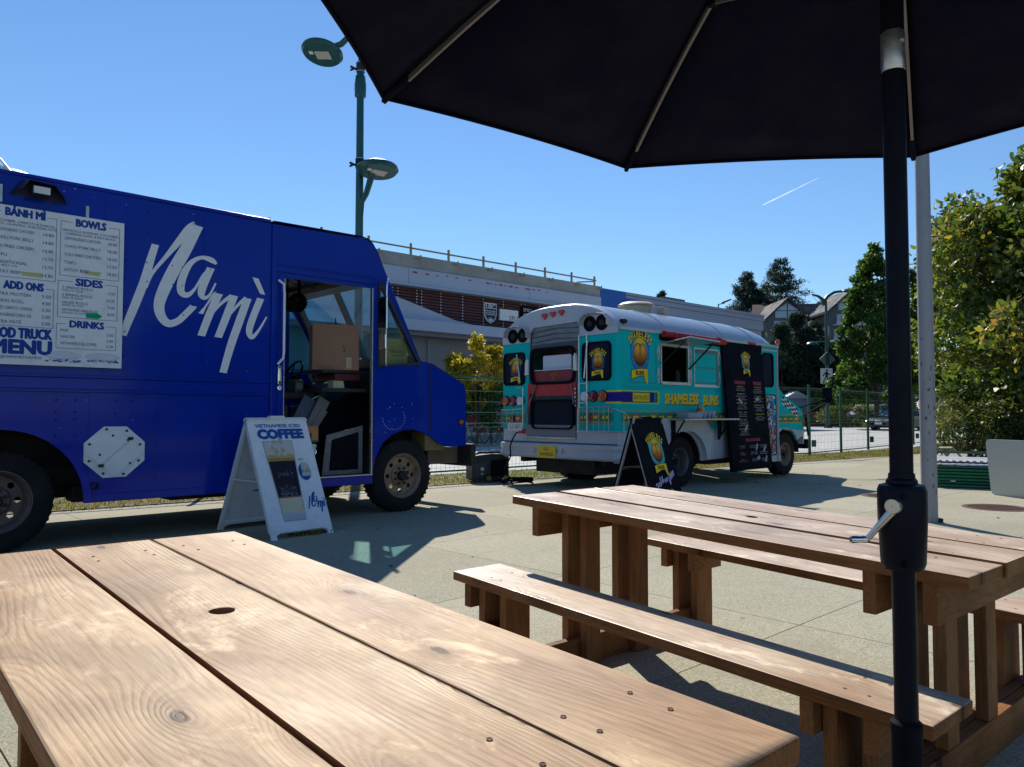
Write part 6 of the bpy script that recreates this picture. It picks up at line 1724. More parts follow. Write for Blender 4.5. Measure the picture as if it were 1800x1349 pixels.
# cable from the bus inlet to a coil on the ground
a0 = BM @ Vector((X0-.07, 1.93, .82))
pts = [a0, a0 + Vector((-.05, -.03, -.02)), a0 + Vector((-.13, -.08, -.2)), Vector((a0.x-.13, a0.y-.12, .45)), Vector((a0.x-.22, a0.y-.15, .22)), Vector((a0.x-.05, a0.y-.2, .10)), Vector((.30, 11.9, .05))]
for i in range(100):
    a = i*.42; r_ = .15 + .05*math.sin(i*.21); pts.append(Vector((.12 + r_*1.35*math.cos(a), 11.95 + r_*.9*math.sin(a), .02 + .05*abs(math.sin(i*.13)) + .0006*i)))
pts += [Vector((-.1, 12.1, .02)), Vector((-.22, 12.3, .05)), Vector((-.3, 12.42, .15))]
P3 = smooth_path([tuple(p) for p in pts], 4)
b = MB(); b.tube(P3, .011, 6); tag(part('power_cable', b, M_BLACK, smooth=60), 'black power cable hanging from the bus and coiled on the pavement', 'cable')
# ------------------------------------------------------------------ welded mesh fence behind the trucks
def fence_run(pts, label, h=1.80, post_gap=3.0):
    t = thing('mesh_fence', label, 'fence', (pts[0][0], pts[0][1], 0), 0, group='green welded mesh fence around the lot')
    o = Vector((*pts[0], 0)); first = True
    P = [Vector((*p, 0)) for p in pts]
    for a, c in zip(P[:-1], P[1:]):
        L = (c-a).length; n = max(1, round(L/post_gap)); d = (c-a).normalized(); q = Vector((-d.y, d.x, 0))
        for i in range(n):
            p0 = a + (c-a)*(i/n) - o; p1 = a + (c-a)*((i+1)/n) - o
            b = MB(); b.box((-.028, -.028, 0), (.028, .028, h+.10), Matrix.Translation(p0)); part('post', b, M_FGREEN, t)
            b = MB(); b.tube([p0 + Z*h, p1 + Z*h], .020, 6); part('top_rail', b, M_FGREEN, t, 60)
            b = MB(); b.tube([p0 + Z*.08, p1 + Z*.08], .018, 6); part('bottom_rail', b, M_FGREEN, t, 60)
            b = MB(); b.tube([p0 + Z*.86, p1 + Z*.86], .013, 6); part('middle_rail', b, M_FGREEN, t, 60)
            w = MB(); l = (p1-p0).length; m = int(l/.10)
            for k in range(1, m):
                x = p0.lerp(p1, k/m); w.tube([x + Z*.09, x + Z*(h-.01)], .0026, 3, False)
            for z in [.14 + .2*i for i in range(9)]: w.tube([p0 + Z*z, p1 + Z*z], .0032, 3, False)
            part('wire_mesh', w, M_FGREEN, t, kind='stuff')
            if first or i % 2 == 0:
                x = p0.lerp(p1, .10); b = MB(); b.box((x.x-.06, x.y-.08, .24), (x.x+.06, x.y-.065, .42)); part('tag_plate', b, M_FGREEN, t)
            first = False
    return t
fence_run([(-16.5, 2.6), (-9, 7.9), (-1.95, 13.1)], 'green welded mesh fence running behind the blue truck')
fence_run([(-1.95, 13.1), (.6, 15.4), (7.89, 20.27)], 'green welded mesh fence between the two trucks and behind the teal bus')
fence_run([(7.89, 20.27), (11.0, 23.6), (14.4, 27.4), (21, 34)], 'green welded mesh fence in front of the parked cars at right')

# ------------------------------------------------------------------ long building with the slatted sign wall
A0 = (4.2254, 38.0)
BL = thing('campus_building', 'long concrete and grey clad building with a dark red slatted wall of university signs', 'building', (*A0, 0), R(42))
DP = 14.
def wall(name, x0, x1, z0, z1, y0, m, parent=BL, y1=None, kind=None):
    b = MB(); b.box((x0, y0, z0), (x1, y1 if y1 is not None else y0+.3, z1)); return part(name, b, m, parent, kind=kind)
wall('base_wall', -34, 0, 0, 4.40, .35, M_WALLG, y1=DP)
wall('canopy_band', -34, .1, 4.40, 4.82, -.9, M_FASCIA, y1=.345)
wall('soffit_band', -34, 0, 4.25, 4.395, -.5, M_WALLG, y1=.34)
wall('rear_wall', -34, 0, 4.83, 6.80, .30, M_WALLG, y1=DP)
wall('fascia', -34, 0, 6.28, 6.93, -.32, M_FASCIA, y1=.295)
wall('fascia_ledge', -34, .02, 6.20, 6.275, -.45, M_FASCIA, y1=.295)
wall('parapet', -34, .05, 6.935, 7.50, -.20, M_CONC, y1=.6)
wall('roof_slab', -34, 0, 6.81, 7.0, .61, M_CONC, y1=DP)
for x in (-3.2, -6.6, -10.0, -13.4, -16.8): wall('facade_pier', x-.12, x+.12, .02, 4.24, .28, M_WALLG, y1=.349)
# cedar slats one by one, with their fixing strips
for k in range(11):
    z = 4.86 + k*.121
    b = MB(); b.box((-30, -.04, -.045), (0, .03, .045)); o = part('cedar_slat', b, M_SLATW, BL); o.location = (0, 0, z+.05)
wall('slat_backing', -30, 0, 4.83, 6.19, .10, M_INT, y1=.295)
b = MB()
for x in [-.5-1.15*i for i in range(20)]:
    for dx in ((0,) if int(x*10) % 3 else (-.06, .18)):
        for k in range(11): b.box((x+dx-.018, -.052, 4.86+k*.121+.02), (x+dx+.018, -.0405, 4.86+k*.121+.07))
part('slat_screws', b, M_WHITE, BL, kind='stuff')
# sloping side of the entrance canopy that covers the left part of the slats
b = MB(); b.plate([(-34, 4.825), (-7.7, 4.825), (-9.2, 5.02), (-11.77, 5.64), (-14.5, 6.18), (-34, 6.18)], (), .30, lambda a, c, d: (a, -.36+d, c)); part('canopy_side', b, M_FASCIA, BL)
# red paint marks along the fascia
b = MB(); rr = random.Random(8); b.col = (.42, .03, .05)
for x in [-11.2, -10.6, -10.1, -9.6, -9.1, -8.4, -7.4, -7.2, -6.95, -6.65, -6.4, -6.05, -5.7, -5.1, -4.95, -4.65, -4.3, -3.8]:
    b.poly([(-.09, -.02), (.06, -.03), (.11, .015), (-.04, .035)], (x, -.3215, 6.80+rr.uniform(-.03, .02)), X, Z, .001, rr.uniform(.6, 1.3))
part('red_paint_mark', b, INK, BL)
# guard rail of raw timber on the parapet
gr = thing('guard_rail', 'temporary timber guard rail along the concrete roof edge', 'guard rail', (*A0, 0), R(42)); TIM = gmat('raw_timber', (.30, .23, .14), .8)
for x in (-.25, -1.9, -3.7, -5.55, -7.45, -9.35, -11.25, -13.2, -15.2, -17.2):
    b = MB(); b.box((x-.035, -.14, 7.5), (x+.035, -.06, 7.98)); part('rail_post', b, TIM, gr)
    b = MB(); b.plate([(x+.1, 7.36), (x+.42, 7.36), (x+.42, 7.56)], (), .04, lambda a, c, d: (a, -.245+d, c)); part('bracket', b, TIM, gr)
b = MB(); b.box((-18, -.19, 7.74), (-.2, -.145, 7.80)); part('rail_board', b, TIM, gr)
b = MB(); b.hexa([(-1.5, -.10, 7.52), (-.25, -.10, 7.70), (-.25, -.06, 7.70), (-1.5, -.06, 7.52)], [(-1.5, -.10, 7.58), (-.25, -.10, 7.76), (-.25, -.06, 7.76), (-1.5, -.06, 7.58)]); part('brace_board', b, TIM, gr)
for x in (-4.9, -11.5, -15.): wall('fascia_joint', x-.01, x+.01, 6.29, 6.92, -.324, M_WALLG, y1=-.3205)
for x in (-2.2, -12.4): 
    b = MB(); b.tube([(x, .30, .05), (x, .30, 4.2)], .06, 8); part('downpipe', b, M_STEEL, BL, 50)
for x in (-1.4, -5.0, -8.4, -11.8):
    b = MB(); b.box((x-.45, .33, 1.0), (x+.45, .349, 3.2)); f_ = part('window', b, M_DARK, BL); b = MB(); b.box((x-.38, .32, 1.07), (x+.38, .3295, 3.13)); part('pane', b, M_DGLASS, f_)
for x, w_, h_ in ((-8.8, 1.4, .6), (-14.2, 2.0, .8)):
    b = MB(); b.box((x, 3.2, 7.0), (x+w_, 4.6, 7.6+h_)); part('roof_unit', b, M_STEEL, BL, bevel=.03)
# signs
sg1 = thing('wall_sign', 'shield shaped UBC sign on the red slatted wall', 'sign', (*A0, 0), R(42)); cx = -7.06
sh_ = [(-.34, .42), (.34, .42), (.34, -.10), (.27, -.28), (.14, -.40), (0, -.47), (-.14, -.40), (-.27, -.28), (-.34, -.10)]
b = MB(); b.plate([(cx+x, 5.55+z) for x, z in sh_], (), .06, lambda a, c, d: (a, -.13+d, c)); part('shield', b, M_WHITE, sg1)
b = MB(); b.col = (.03, .035, .05); b.poly([(x*.9, z*.9) for x, z in sh_], (cx, -.131, 5.55), X, Z, .001)
b.col = (.7, .72, .74); b.text('UBC', (cx, -.131, 5.72), X, Z, .20, .03, 'C', width=.50, lift=.003)
for i, zz in enumerate((5.62, 5.54, 5.46)):
    P = [(cx-.26+.52*k/12, zz+.02*math.sin(k*1.5)) for k in range(13)]
    b.add([(x, -.134, z-.014) for x, z in P]+[(x, -.134, z+.014) for x, z in P], [(k, k+1, 14+k, 13+k) for k in range(12)])
for a in (-60, -35, -12, 12, 35, 60):
    d = Vector((math.sin(R(a)), 0, math.cos(R(a)))); q = Vector((d.z, 0, -d.x)); c = Vector((cx, -.134, 5.17)); b.add([c+d*.02-q*.03, c+d*.02+q*.03, c+d*.22], [(0, 1, 2)])
b.ellipse((cx, 0, 5.22), X, Z, .10, .06, 12, .1345)
part('emblem', b, INK, sg1)
sg2 = thing('wall_sign', 'white rectangular SFU sign beside the UBC shield', 'sign', (*A0, 0), R(42))
b = MB(); b.box((-6.53, -.16, 5.27), (-5.45, -.06, 5.77)); part('panel', b, M_WHITE, sg2)
b = MB(); b.col = (.06, .06, .07); b.text('SFU', (-5.48, -.161, 5.29), X, Z, .22, .0, 'R', width=.52, lift=.002); part('lettering', b, INK, sg2)
sg3 = thing('wall_sign', 'black Emily Carr sign partly hidden by the teal bus roof', 'sign', (*A0, 0), R(42))
b = MB(); b.box((-5.22, -.16, 5.30), (-3.9, -.06, 6.0)); part('panel', b, M_BLACK, sg3)
b = MB(); b.col = (.7, .7, .7); b.text('EMILY', (-5.12, -.161, 5.78), X, Z, .15, .02, 'L', lift=.002); b.text('CARR', (-5.12, -.161, 5.56), X, Z, .15, .02, 'L', lift=.002); part('lettering', b, INK, sg3)
# second building further back
A2 = (20.358, 62.0)
B2 = thing('clad_building', 'long low grey building with horizontal cladding behind the teal bus roof', 'building', (*A2, 0), R(42))
M_F2 = gmat('blue_grey_cladding', (.30, .34, .42), .6, var=.05, scale=.3)
b = MB(); b.box((-30, 0, 0), (0, 14, 7.9)); part('main_wall', b, M_F2, B2)
for i, (z0, z1) in enumerate(((7.92, 8.66), (8.68, 9.0), (9.02, 9.20))):
    b = MB(); b.box((-30, -.12-.06*i, z0), (.1, 14, z1)); part('cladding_band', b, M_F2, B2)
b = MB(); b.box((-11.0, 1.5, 9.2), (-8.4, 3.5, 9.78)); part('roof_box', b, gmat('dark_louvre_box', (.10, .10, .10), .7), B2)
b = MB(); b.box((-30, -.34, 7.4), (-17.6, -.25, 9.15)); b.box((-17.7, -.34, 7.4), (-15.3, -.25, 8.75)); part('blue_panel', b, gmat('bright_blue_panel', (.01, .11, .42), .5), B2)
b = MB()
for i in range(12): b.box((-29+i*2.4, -.03, 4.6), (-27.4+i*2.4, -.005, 6.6))
part('window_strip', b, M_DGLASS, B2)
ll = thing('roof_lamp', 'small dark floodlight on a bracket above the grey building', 'lamp', (16.6, 61, 0))
b = MB(); b.tube([(0, 0, 8.2), (0, 0, 9.95)], .05, 6); b.tube([(0, 0, 9.95), (.5, 0, 10.05)], .04, 6); part('pole', b, M_DARK, ll)
b = MB(); b.hexa([(.3, -.2, 10.0), (1.0, -.2, 10.28), (1.0, .2, 10.28), (.3, .2, 10.0)], [(.3, -.2, 10.14), (1.0, -.2, 10.40), (1.0, .2, 10.40), (.3, .2, 10.14)]); part('lamp_head', b, M_DARK, ll, bevel=.03)

# ------------------------------------------------------------------ gabled houses on the rise
M_ROOF = gmat('brown_roof_tile', (.10, .06, .045), .85, var=.25, scale=.5)
M_ROOFD = gmat('dark_roof_tile', (.03, .035, .05), .85, var=.25, scale=.5)
M_SIDING = gmat('grey_green_siding', (.085, .10, .105), .7, var=.08, scale=.3)
M_SIDD = gmat('slate_blue_siding', (.045, .055, .09), .7, var=.08, scale=.3)
M_TRIM = gmat('white_trim', (.38, .43, .50), .5)
M_WGL = gmat('sky_reflecting_glass', (.22, .33, .42), .12, var=.15, coat=.5)
def px(x, y, D): return Vector(((x-900)/1340*D, D, 1.1 + (729-y)/1340*D))
HD = 95.
HB = thing('gabled_house', 'large gabled apartment house with brown roof above the dark trees', 'house', (32, HD, 0))
def hx(x): return (x-900)/1340*HD - 32
def hz(y): return 1.1 + (729-y)/1340*HD
b = MB(); b.box((hx(1335), 2, 0), (hx(1620), 16, hz(572))); part('wall', b, M_SIDD, HB)
b = MB()      # main roof, sloping up and back
b.add([(hx(1330), 1.6, hz(577)), (hx(1625), 1.6, hz(560)), (hx(1625), 9, hz(512)), (hx(1365), 9, hz(517))], [(0, 1, 2, 3)]); rf = part('roof', b, M_ROOF, HB); rf.modifiers.new('thickness', 'SOLIDIFY').thickness = .2
def gable(cx, apex, half, base, y, wz, label=None):
    """front-facing gable bay with its own roof"""
    d = 7.
    b = MB(); w0, w1 = hx(cx-half), hx(cx+half); xm = hx(cx)
    b.plate([(w0, hz(690)), (w1, hz(690)), (w1, hz(base)), (xm, hz(apex)), (w0, hz(base))], (), d, lambda a, c, e: (a, y+e, c)); gw = part('gable_wall', b, M_SIDING, HB)
    b = MB(); ov = 1.0
    for s_ in (-1, 1):
        e = xm + s_*(w1-xm)*1.12; eb = hz(apex) + (hz(base)-hz(apex))*1.12
        b.hexa([(xm, y-.5, hz(apex)), (e, y-.5, eb), (e, y+d+3, eb), (xm, y+d+3, hz(apex))], [(xm, y-.5, hz(apex)+.28), (e, y-.5, eb+.28), (e, y+d+3, eb+.28), (xm, y+d+3, hz(apex)+.28)])
    part('gable_roof', b, M_ROOFD, gw)
    # pointed glazing
    for s_ in (-1, 1):
        a0 = xm + s_*.08; a1 = xm + s_*(w1-xm)*.60
        zt0 = hz(apex) - (hz(apex)-hz(base))*.20; zt1 = zt0 - (hz(apex)-hz(base))*.46; zb_ = hz(base) + .0
        for (z0, z1a, z1b) in ((zb_ + .1, zb_ + .95, zb_ + .95), (zb_ + 1.05, zt0, max(zt1, zb_ + 1.1))):
            b = MB(); pts = [(a0, z0), (a1, z0), (a1, z1b), (a0, z1a)]; b.plate(pts, (), .06, lambda a, c, e: (a, y-.08+e, c)); f = part('window', b, M_TRIM, HB)
            b = MB(); cx_ = (a0+a1)/2; cz_ = (z0+(z1a+z1b)/2)/2; b.plate([(cx_+(p-cx_)*.84, cz_+(q-cz_)*.80) for p, q in pts], (), .03, lambda a, c, e: (a, y-.11+e, c)); part('pane', b, M_WGL, f)
    return gw
gable(1386, 526, 36, 560, 0, 0); gable(1494, 513, 40, 548, -1, 0)
for (x0, x1, y0, y1, yy) in ((1362, 1396, 564, 577, 0), (1467, 1520, 554, 570, -1), (1462, 1520, 583, 598, -1)):
    n = 4 if x1-x0 > 40 else 3
    for i in range(n):
        a0 = hx(x0+(x1-x0)*i/n); a1 = hx(x0+(x1-x0)*(i+.86)/n)
        b = MB(); b.box((a0, yy-.10, hz(y1)), (a1, yy-.0, hz(y0))); f = part('window', b, M_TRIM, HB)
        b = MB(); b.box((a0+.12, yy-.14, hz(y1)+.1), (a1-.12, yy-.105, hz(y0)-.1)); part('pane', b, M_DGLASS if i % 2 else M_WGL, f)
    b = MB(); b.box((hx(x0-8), yy-1.4, hz(y1+5)), (hx(x1+2), yy-.2, hz(y1+2))); b.box((hx(x0-8), yy-1.42, hz(y1+2)), (hx(x1+2), yy-1.36, hz(y1-2)))
    bal = part('balcony', b, M_TRIM, HB)
    b = MB(); b.tube([(hx(x0+14), yy-.16, hz(y1)), (hx(x0+24), yy-.16, hz(y0+1))], .10, 4); part('window_brace', b, M_TRIM, bal)

# ------------------------------------------------------------------ lamp posts
def disc_head(parent, c, r, d, arm_from, tilt=(0, 0, 1), name='lamp_head'):
    b = MB(); t = Vector(tilt).normalized(); c = Vector(c)
    b.lathe([(r*.93, -.02), (r*.90, -.035), (.001, -.035)], c, t, 32); b.lathe([(r*.93, -.02), (r, .01), (r*.97, .05), (r*.80, .085), (.10, .11), (.001, .11)], c, t, 32)
    h = part(name, b, M_GREEN, parent, 35)
    q = t.orthogonal().normalized(); b = MB(); M = Matrix.Translation(c - t*.037) @ t.to_track_quat('Z', 'Y').to_matrix().to_4x4() @ Matrix.Rotation(R(20), 4, 'Z')
    b.box((-r*.42, -r*.28, -.008), (r*.30, r*.28, .0), M); part('led_panel', b, gmat('led_panel', (.48, .46, .40), .5, var=.25, scale=30), h)
    b = MB(); b.box((r*.36, r*.12, -.02), (r*.55, r*.30, .0), M); part('sensor', b, M_WHITE, h)
    return h
LP = thing('street_lamp', 'tall dark green street lamp with two round heads rising behind the blue truck', 'street lamp', (-2.70, 13.35, 0), R(0))
b = MB(); b.lathe([(.12, 0), (.12, .35), (.075, .45), (.070, 4.4), (.062, 7.25), (.055, 7.3)], n=20); part('post', b, M_GREEN, LP, 40)
b = MB(); b.lathe([(.062, 6.72), (.10, 6.76), (.105, 6.95), (.085, 7.12), (.062, 7.15)], n=20); part('collar', b, M_GREEN, LP, 40)
k_ = 13.35/1340
hl = ((560-900)*k_ + 2.70, 0, 1.1 + (729-86)*k_*1.005)
hr = ((667-900)*k_ + 2.70 - .02, -.25, 1.1 + (729-303)*k_*1.0)
h = disc_head(LP, hl, .37, 0, None, (.10, .20, 1)); 
b = MB(); b.tube([(hl[0]+.10, hl[1]+.03, hl[2]+.10), (hl[0]+.34, hl[1], hl[2]+.17), (hl[0]+.55, 0, hl[2]+.38), (.25, 0, hl[2]+.55), (.03, 0, 7.6), (0, 0, 7.2)], [.05, .055, .05, .05, .055, .06], 10); part('upper_arm', b, M_GREEN, LP, 50)
h = disc_head(LP, hr, .365, 0, None, (-.02, .12, 1))
b = MB(); b.tube([(.0, 0, 4.35), (.045, -.03, 4.85), (.14, -.10, 4.98), (.26, -.2, hr[2]-.04)], [.05, .050, .05, .06], 10); part('lower_arm', b, M_GREEN, LP, 50)
for z in (5.55, 7.28):
    b = MB(); b.lathe([(.072, -.07), (.078, -.06), (.078, .06), (.072, .07)], (0, 0, z), n=16); b.tube([(-.02, 0, z-.04), (-.10, -.03, z-.03), (-.17, -.05, z-.0)], .022, 6); b.tube([(-.10, -.03, z-.03), (-.17, -.05, z-.07)], .018, 6); part('banner_bracket', b, M_DARK, LP, 40)
    b = MB(); b.lathe([(.075, .07), (.080, .072), (.080, .085), (.075, .087)], (0, 0, z), n=16); b.lathe([(.075, -.087), (.080, -.085), (.080, -.072), (.075, -.07)], (0, 0, z), n=16); part('steel_strap', b, M_STEEL, LP, 40)
FD = 61.
F2 = thing('street_lamp', 'far green street lamp with two arms beyond the fence near the pedestrian sign', 'street lamp', (25.25, FD, 0))
def fp(x, y, dy=0): k = (FD+dy)/1340; return Vector(((x-900)*k - 25.25, dy, 1.1+(729-y)*k))
b = MB(); b.lathe([(.16, 0), (.16, 1), (.13, 1.2), (.115, 6), (.10, 10.2)], n=12); part('post', b, M_GREEN, F2, 40)
b = MB()
for a in range(4): b.box((.22*math.cos(a*1.57+.78)-.08, .22*math.sin(a*1.57+.78)-.08, 0), (.22*math.cos(a*1.57+.78)+.08, .22*math.sin(a*1.57+.78)+.08, .22))
part('base_bolt', b, M_DARK, F2)
b = MB(); b.tube([fp(1430, 517), fp(1441, 520), fp(1449, 526), fp(1451, 536)], [.06, .11, .16, .13], 8); b.tube([fp(1451, 530), fp(1458, 520), fp(1470, 513), fp(1484, 511)], [.16, .13, .11, .09], 8); part('upper_arm', b, M_GREEN, F2, 50)
b = MB(); c = fp(1494, 510); b.lathe([(.50, -.12), (.52, -.02), (.4, .10), (.001, .17)], c, (0, -.15, 1), 20, ); b.lathe([(.5, -.12), (.001, -.1)], c, (0, -.15, 1), 20); hd_ = part('lamp_head', b, M_GREEN, F2, 40)
b = MB(); b.ellipse(c - Z*.13, X, -Y, .3, .3, 12); part('led_panel', b, M_CLEAR, hd_)
b = MB(); b.tube([fp(1451, 601), fp(1443, 601), fp(1436, 602)], .07, 8); c = fp(1430, 604); b.lathe([(.46, -.10), (.48, -.02), (.38, .10), (.001, .17)], c, (0, -.1, 1), 20); b.lathe([(.46, -.10), (.001, -.1)], c, (0, -.1, 1), 20); part('lower_lamp_head', b, M_GREEN, F2, 40)
b = MB(); b.tube([fp(1451, 538), fp(1440, 530), fp(1431, 519)], .015, 4); part('stay_cable', b, M_DARK, F2)
s1_ = thing('road_sign', 'back of a diamond shaped road sign on the far lamp post', 'road sign', (25.25, FD, 0))
b = MB(); k = FD/1340; c = fp(1454, 632); r_ = 14*k; b.plate([(c.x-r_, c.z), (c.x, c.z-r_), (c.x+r_, c.z), (c.x, c.z+r_)], (), .03, lambda a, e, d: (a, -.2+d, e)); part('panel', b, gmat('bare_sign_back', (.20, .20, .20), .5, metal=.4), s1_)
b = MB(); b.box((c.x-.16, -.235, c.z-r_*.8), (c.x+.16, -.202, c.z+r_*.8)); part('bracket', b, M_GREEN, s1_)
s2_ = thing('pedestrian_sign', 'white pedestrian crossing sign with black walking figure on the far lamp post', 'sign', (25.25, FD, 0))
c = fp(1451.5, 661.5); b = MB(); b.box((c.x-10.5*k, -.26, c.z-13.5*k), (c.x+10.5*k, -.24, c.z+13.5*k)); part('panel', b, gmat('sign_white', (.75, .76, .78), .4, var=.03), s2_)
b = MB(); b.col = (.01, .01, .01); u_ = 13.5*k/10
o_ = (c.x, -.261, c.z)
b.ellipse((c.x+u_*.3, -.261, c.z+u_*7.2), X, Z, u_*1.3, u_*1.4, 12, .001)
b.poly([(-1.4, 5.2), (1.4, 5.4), (2.0, 3.6), (4.8, 1.6), (4.2, .6), (1.6, 2.4), (1.4, -.5), (3.0, -4.0), (3.0, -8.2), (1.6, -8.2), (1.4, -4.4), (0, -1.6), (-2.0, -5), (-4.0, -8.0), (-5.2, -7.2), (-2.8, -3.5), (-1.4, 0), (-1.6, 3.0), (-3.2, 1.0), (-4.6, -.8), (-5.4, .2), (-3.6, 2.8)], o_, X, Z, .001, u_)
part('walking_figure', b, INK, s2_)
FPp = thing('metal_pole', 'tall scuffed grey metal pole standing just behind the umbrella pole', 'pole', (4.287, 7.87, 0))
b = MB(); b.lathe([(.076, 0), (.076, .5), (.070, 3.5), (.062, 7.5), (.05, 8.5), (.001, 8.55)], n=28); part('pole_tube', b, gmat('scuffed_grey_pole', (.27, .28, .30), .5, metal=.15, var=.06, scale=2, dirt=.4, dirtcol=(.13, .13, .14)), FPp, 40)
b = MB(); rr = random.Random(12)
for i in range(18):
    a = rr.uniform(2.2, 4.0)+1.3; z = rr.uniform(.3, 1.9); w_ = rr.uniform(.005, .014); hh_ = rr.uniform(.01, .035); rd_ = .0765
    p = Vector((math.cos(a)*rd_, math.sin(a)*rd_, z)); q = Vector((-math.sin(a), math.cos(a), 0))
    b.col = rr.choice([(.10, .10, .11), (.18, .18, .19)]); b.poly([(-w_, -hh_*.4), (w_*.6, -hh_*.9), (w_, hh_*.5), (-w_*.3, hh_)], p, q, Z, .001)
part('scuff_marks', b, INK, FPp)
b = MB(); b.box((.06, -.05, 0), (.11, .02, .04)); part('base_clip', b, M_DARK, FPp)

# ------------------------------------------------------------------ vehicles in the lot
def car(name, label, cat, loc, rz, paint, prof, w, wheels, wr, glass, k=1.):
    """prof: body side outline; glass: list of window polygons in side view; built around x forward"""
    t = thing(name, label, cat, loc, rz)
    b = MB(); n = 5; prof_n = len(prof)
    # body: outline swept across with tumblehome
    vs = []
    cols = [(-w/2, .0), (-w/2+.04, 0), (w/2-.04, 0), (w/2, 0)]
    beltz = .95*k
    def sec(y, ins):
        return [(x - (0 if abs(x) < 1 else math.copysign(ins*.6, x)), y*(1 - max(0, (z-beltz))*.22), z) for x, z in prof]
    S_ = [sec(-w/2, .06), sec(-w/2+.08, 0), sec(w/2-.08, 0), sec(w/2, .06)]
    for s_ in S_: vs += s_
    m = prof_n; fs = [(i*m+j, i*m+(j+1) % m, (i+1)*m+(j+1) % m, (i+1)*m+j) for i in range(3) for j in range(m)]
    tr = tessellate_polygon([[Vector((x, z, 0)) for x, z in prof]])
    fs += [tuple(q) for q in tr] + [tuple(3*m+i for i in reversed(q)) for q in tr]
    b.add(vs, fs); part('body', b, paint, t, 35, bevel=.02)
    for g_ in glass['side']:
        for s_ in (-1, 1):
            b = MB(); b.plate(g_, (), .01, lambda a, c, d, s_=s_: (a, s_*((w/2)*(1 - max(0, c-beltz)*.22) + .006 - d), c)); part('side_window', b, M_DGLASS, t)
    for (xa, za, xb, zb, nm) in glass['ends']:
        b = MB(); ia, ib = (w/2-.10)*(1-max(0, za-beltz)*.22), (w/2-.12)*(1-max(0, zb-beltz)*.22); nx_ = Vector((zb-za, 0, -(xb-xa))).normalized()*.012*(1 if xa > 0 else -1)
        nx_ = nx_ if nx_.z > 0 else -nx_
        b.add([Vector((xa, -ia, za))+nx_, Vector((xa, ia, za))+nx_, Vector((xb, ib, zb))+nx_, Vector((xb, -ib, zb))+nx_], [(0, 1, 2, 3)]); part(nm, b, M_WGL if nm == 'windscreen' else M_DGLASS, t)
    for x in wheels:
        for s_ in (-1, 1):
            b = MB(); b.lathe([(wr*.6, .10), (wr*.9, .11), (wr, .07), (wr, -.09)], (x, s_*(w/2-.10), wr), (0, s_, 0), 22); wh_ = part('wheel', b, M_RUBBER, t, 40)
            b = MB(); b.lathe([(wr*.62, .10), (wr*.58, .07), (wr*.2, .09), (.001, .09)], (x, s_*(w/2-.10), wr), (0, s_, 0), 12); part('rim', b, M_ALU, wh_, 30)
    xf = max(p[0] for p in prof)
    for s_ in (-1, 1):
        b = MB(); b.box((xf-.30, s_*(w/2-.34)-.20, .62*k), (xf-.03, s_*(w/2-.34)+.22, .76*k)); part('headlight', b, M_CLEAR, t, bevel=.03)
        b = MB(); b.box((glass['mx']-.1, s_*(w/2+.10)-.08, .98*k), (glass['mx']+.1, s_*(w/2+.10)+.08, 1.12*k)); part('wing_mirror', b, paint, t, bevel=.03)
    b = MB(); b.box((xf-.02, -.5, .40*k), (xf+.012, .5, .52*k)); part('grille_bar', b, M_BLACK, t)
    b = MB(); b.box((xf+.0, -.26, .42), (xf+.03, .26, .56)); part('licence_plate', b, M_WHITE, t)
    return t
sedan = [(-2.25, .35), (-1.85, .25), (1.95, .25), (2.28, .32), (2.30, .62), (2.10, .80), (1.20, .93), (.95, .98), (.30, 1.38), (-.60, 1.45), (-1.35, 1.30), (-1.95, 1.02), (-2.28, .95), (-2.32, .6)]
car('parked_car', 'dark green black sedan parked beyond the fence, half hidden by the umbrella pole', 'car', (26.35, 52.2, .02), R(180+34), gmat('black_green_car_paint', (.012, .03, .03), .25, coat=.7, var=.1), sedan, 1.85, (1.42, -1.40), .33,
    dict(side=[[(.72, .98), (.28, 1.32), (-.30, 1.37), (-.30, .98)], [(-.36, .98), (-.36, 1.37), (-.95, 1.32), (-1.45, 1.05), (-1.40, .98)]], ends=[(1.0, .97, .33, 1.36, 'windscreen'), (-1.40, 1.28, -1.92, 1.03, 'rear_window')], mx=.75))
van = [(-2.2, .40), (-1.9, .28), (1.95, .28), (2.20, .35), (2.24, .75), (2.05, .95), (1.45, 1.08), (.85, 1.58), (-1.7, 1.68), (-2.15, 1.10), (-2.24, .7)]
car('parked_van', 'white minivan parked behind the dark sedan by the long grass', 'minivan', (31.2, 66.5, .35), R(180+40), gmat('white_car_paint', (.50, .52, .55), .3, coat=.5, var=.04), van, 1.95, (1.4, -1.35), .34,
    dict(side=[[(1.15, 1.10), (.82, 1.48), (-.10, 1.53), (-.10, 1.10)], [(-.18, 1.10), (-.18, 1.53), (-1.7, 1.55), (-1.95, 1.12)]], ends=[(1.42, 1.12, .90, 1.54, 'windscreen'), (-1.78, 1.60, -2.12, 1.15, 'rear_window')], mx=1.0))
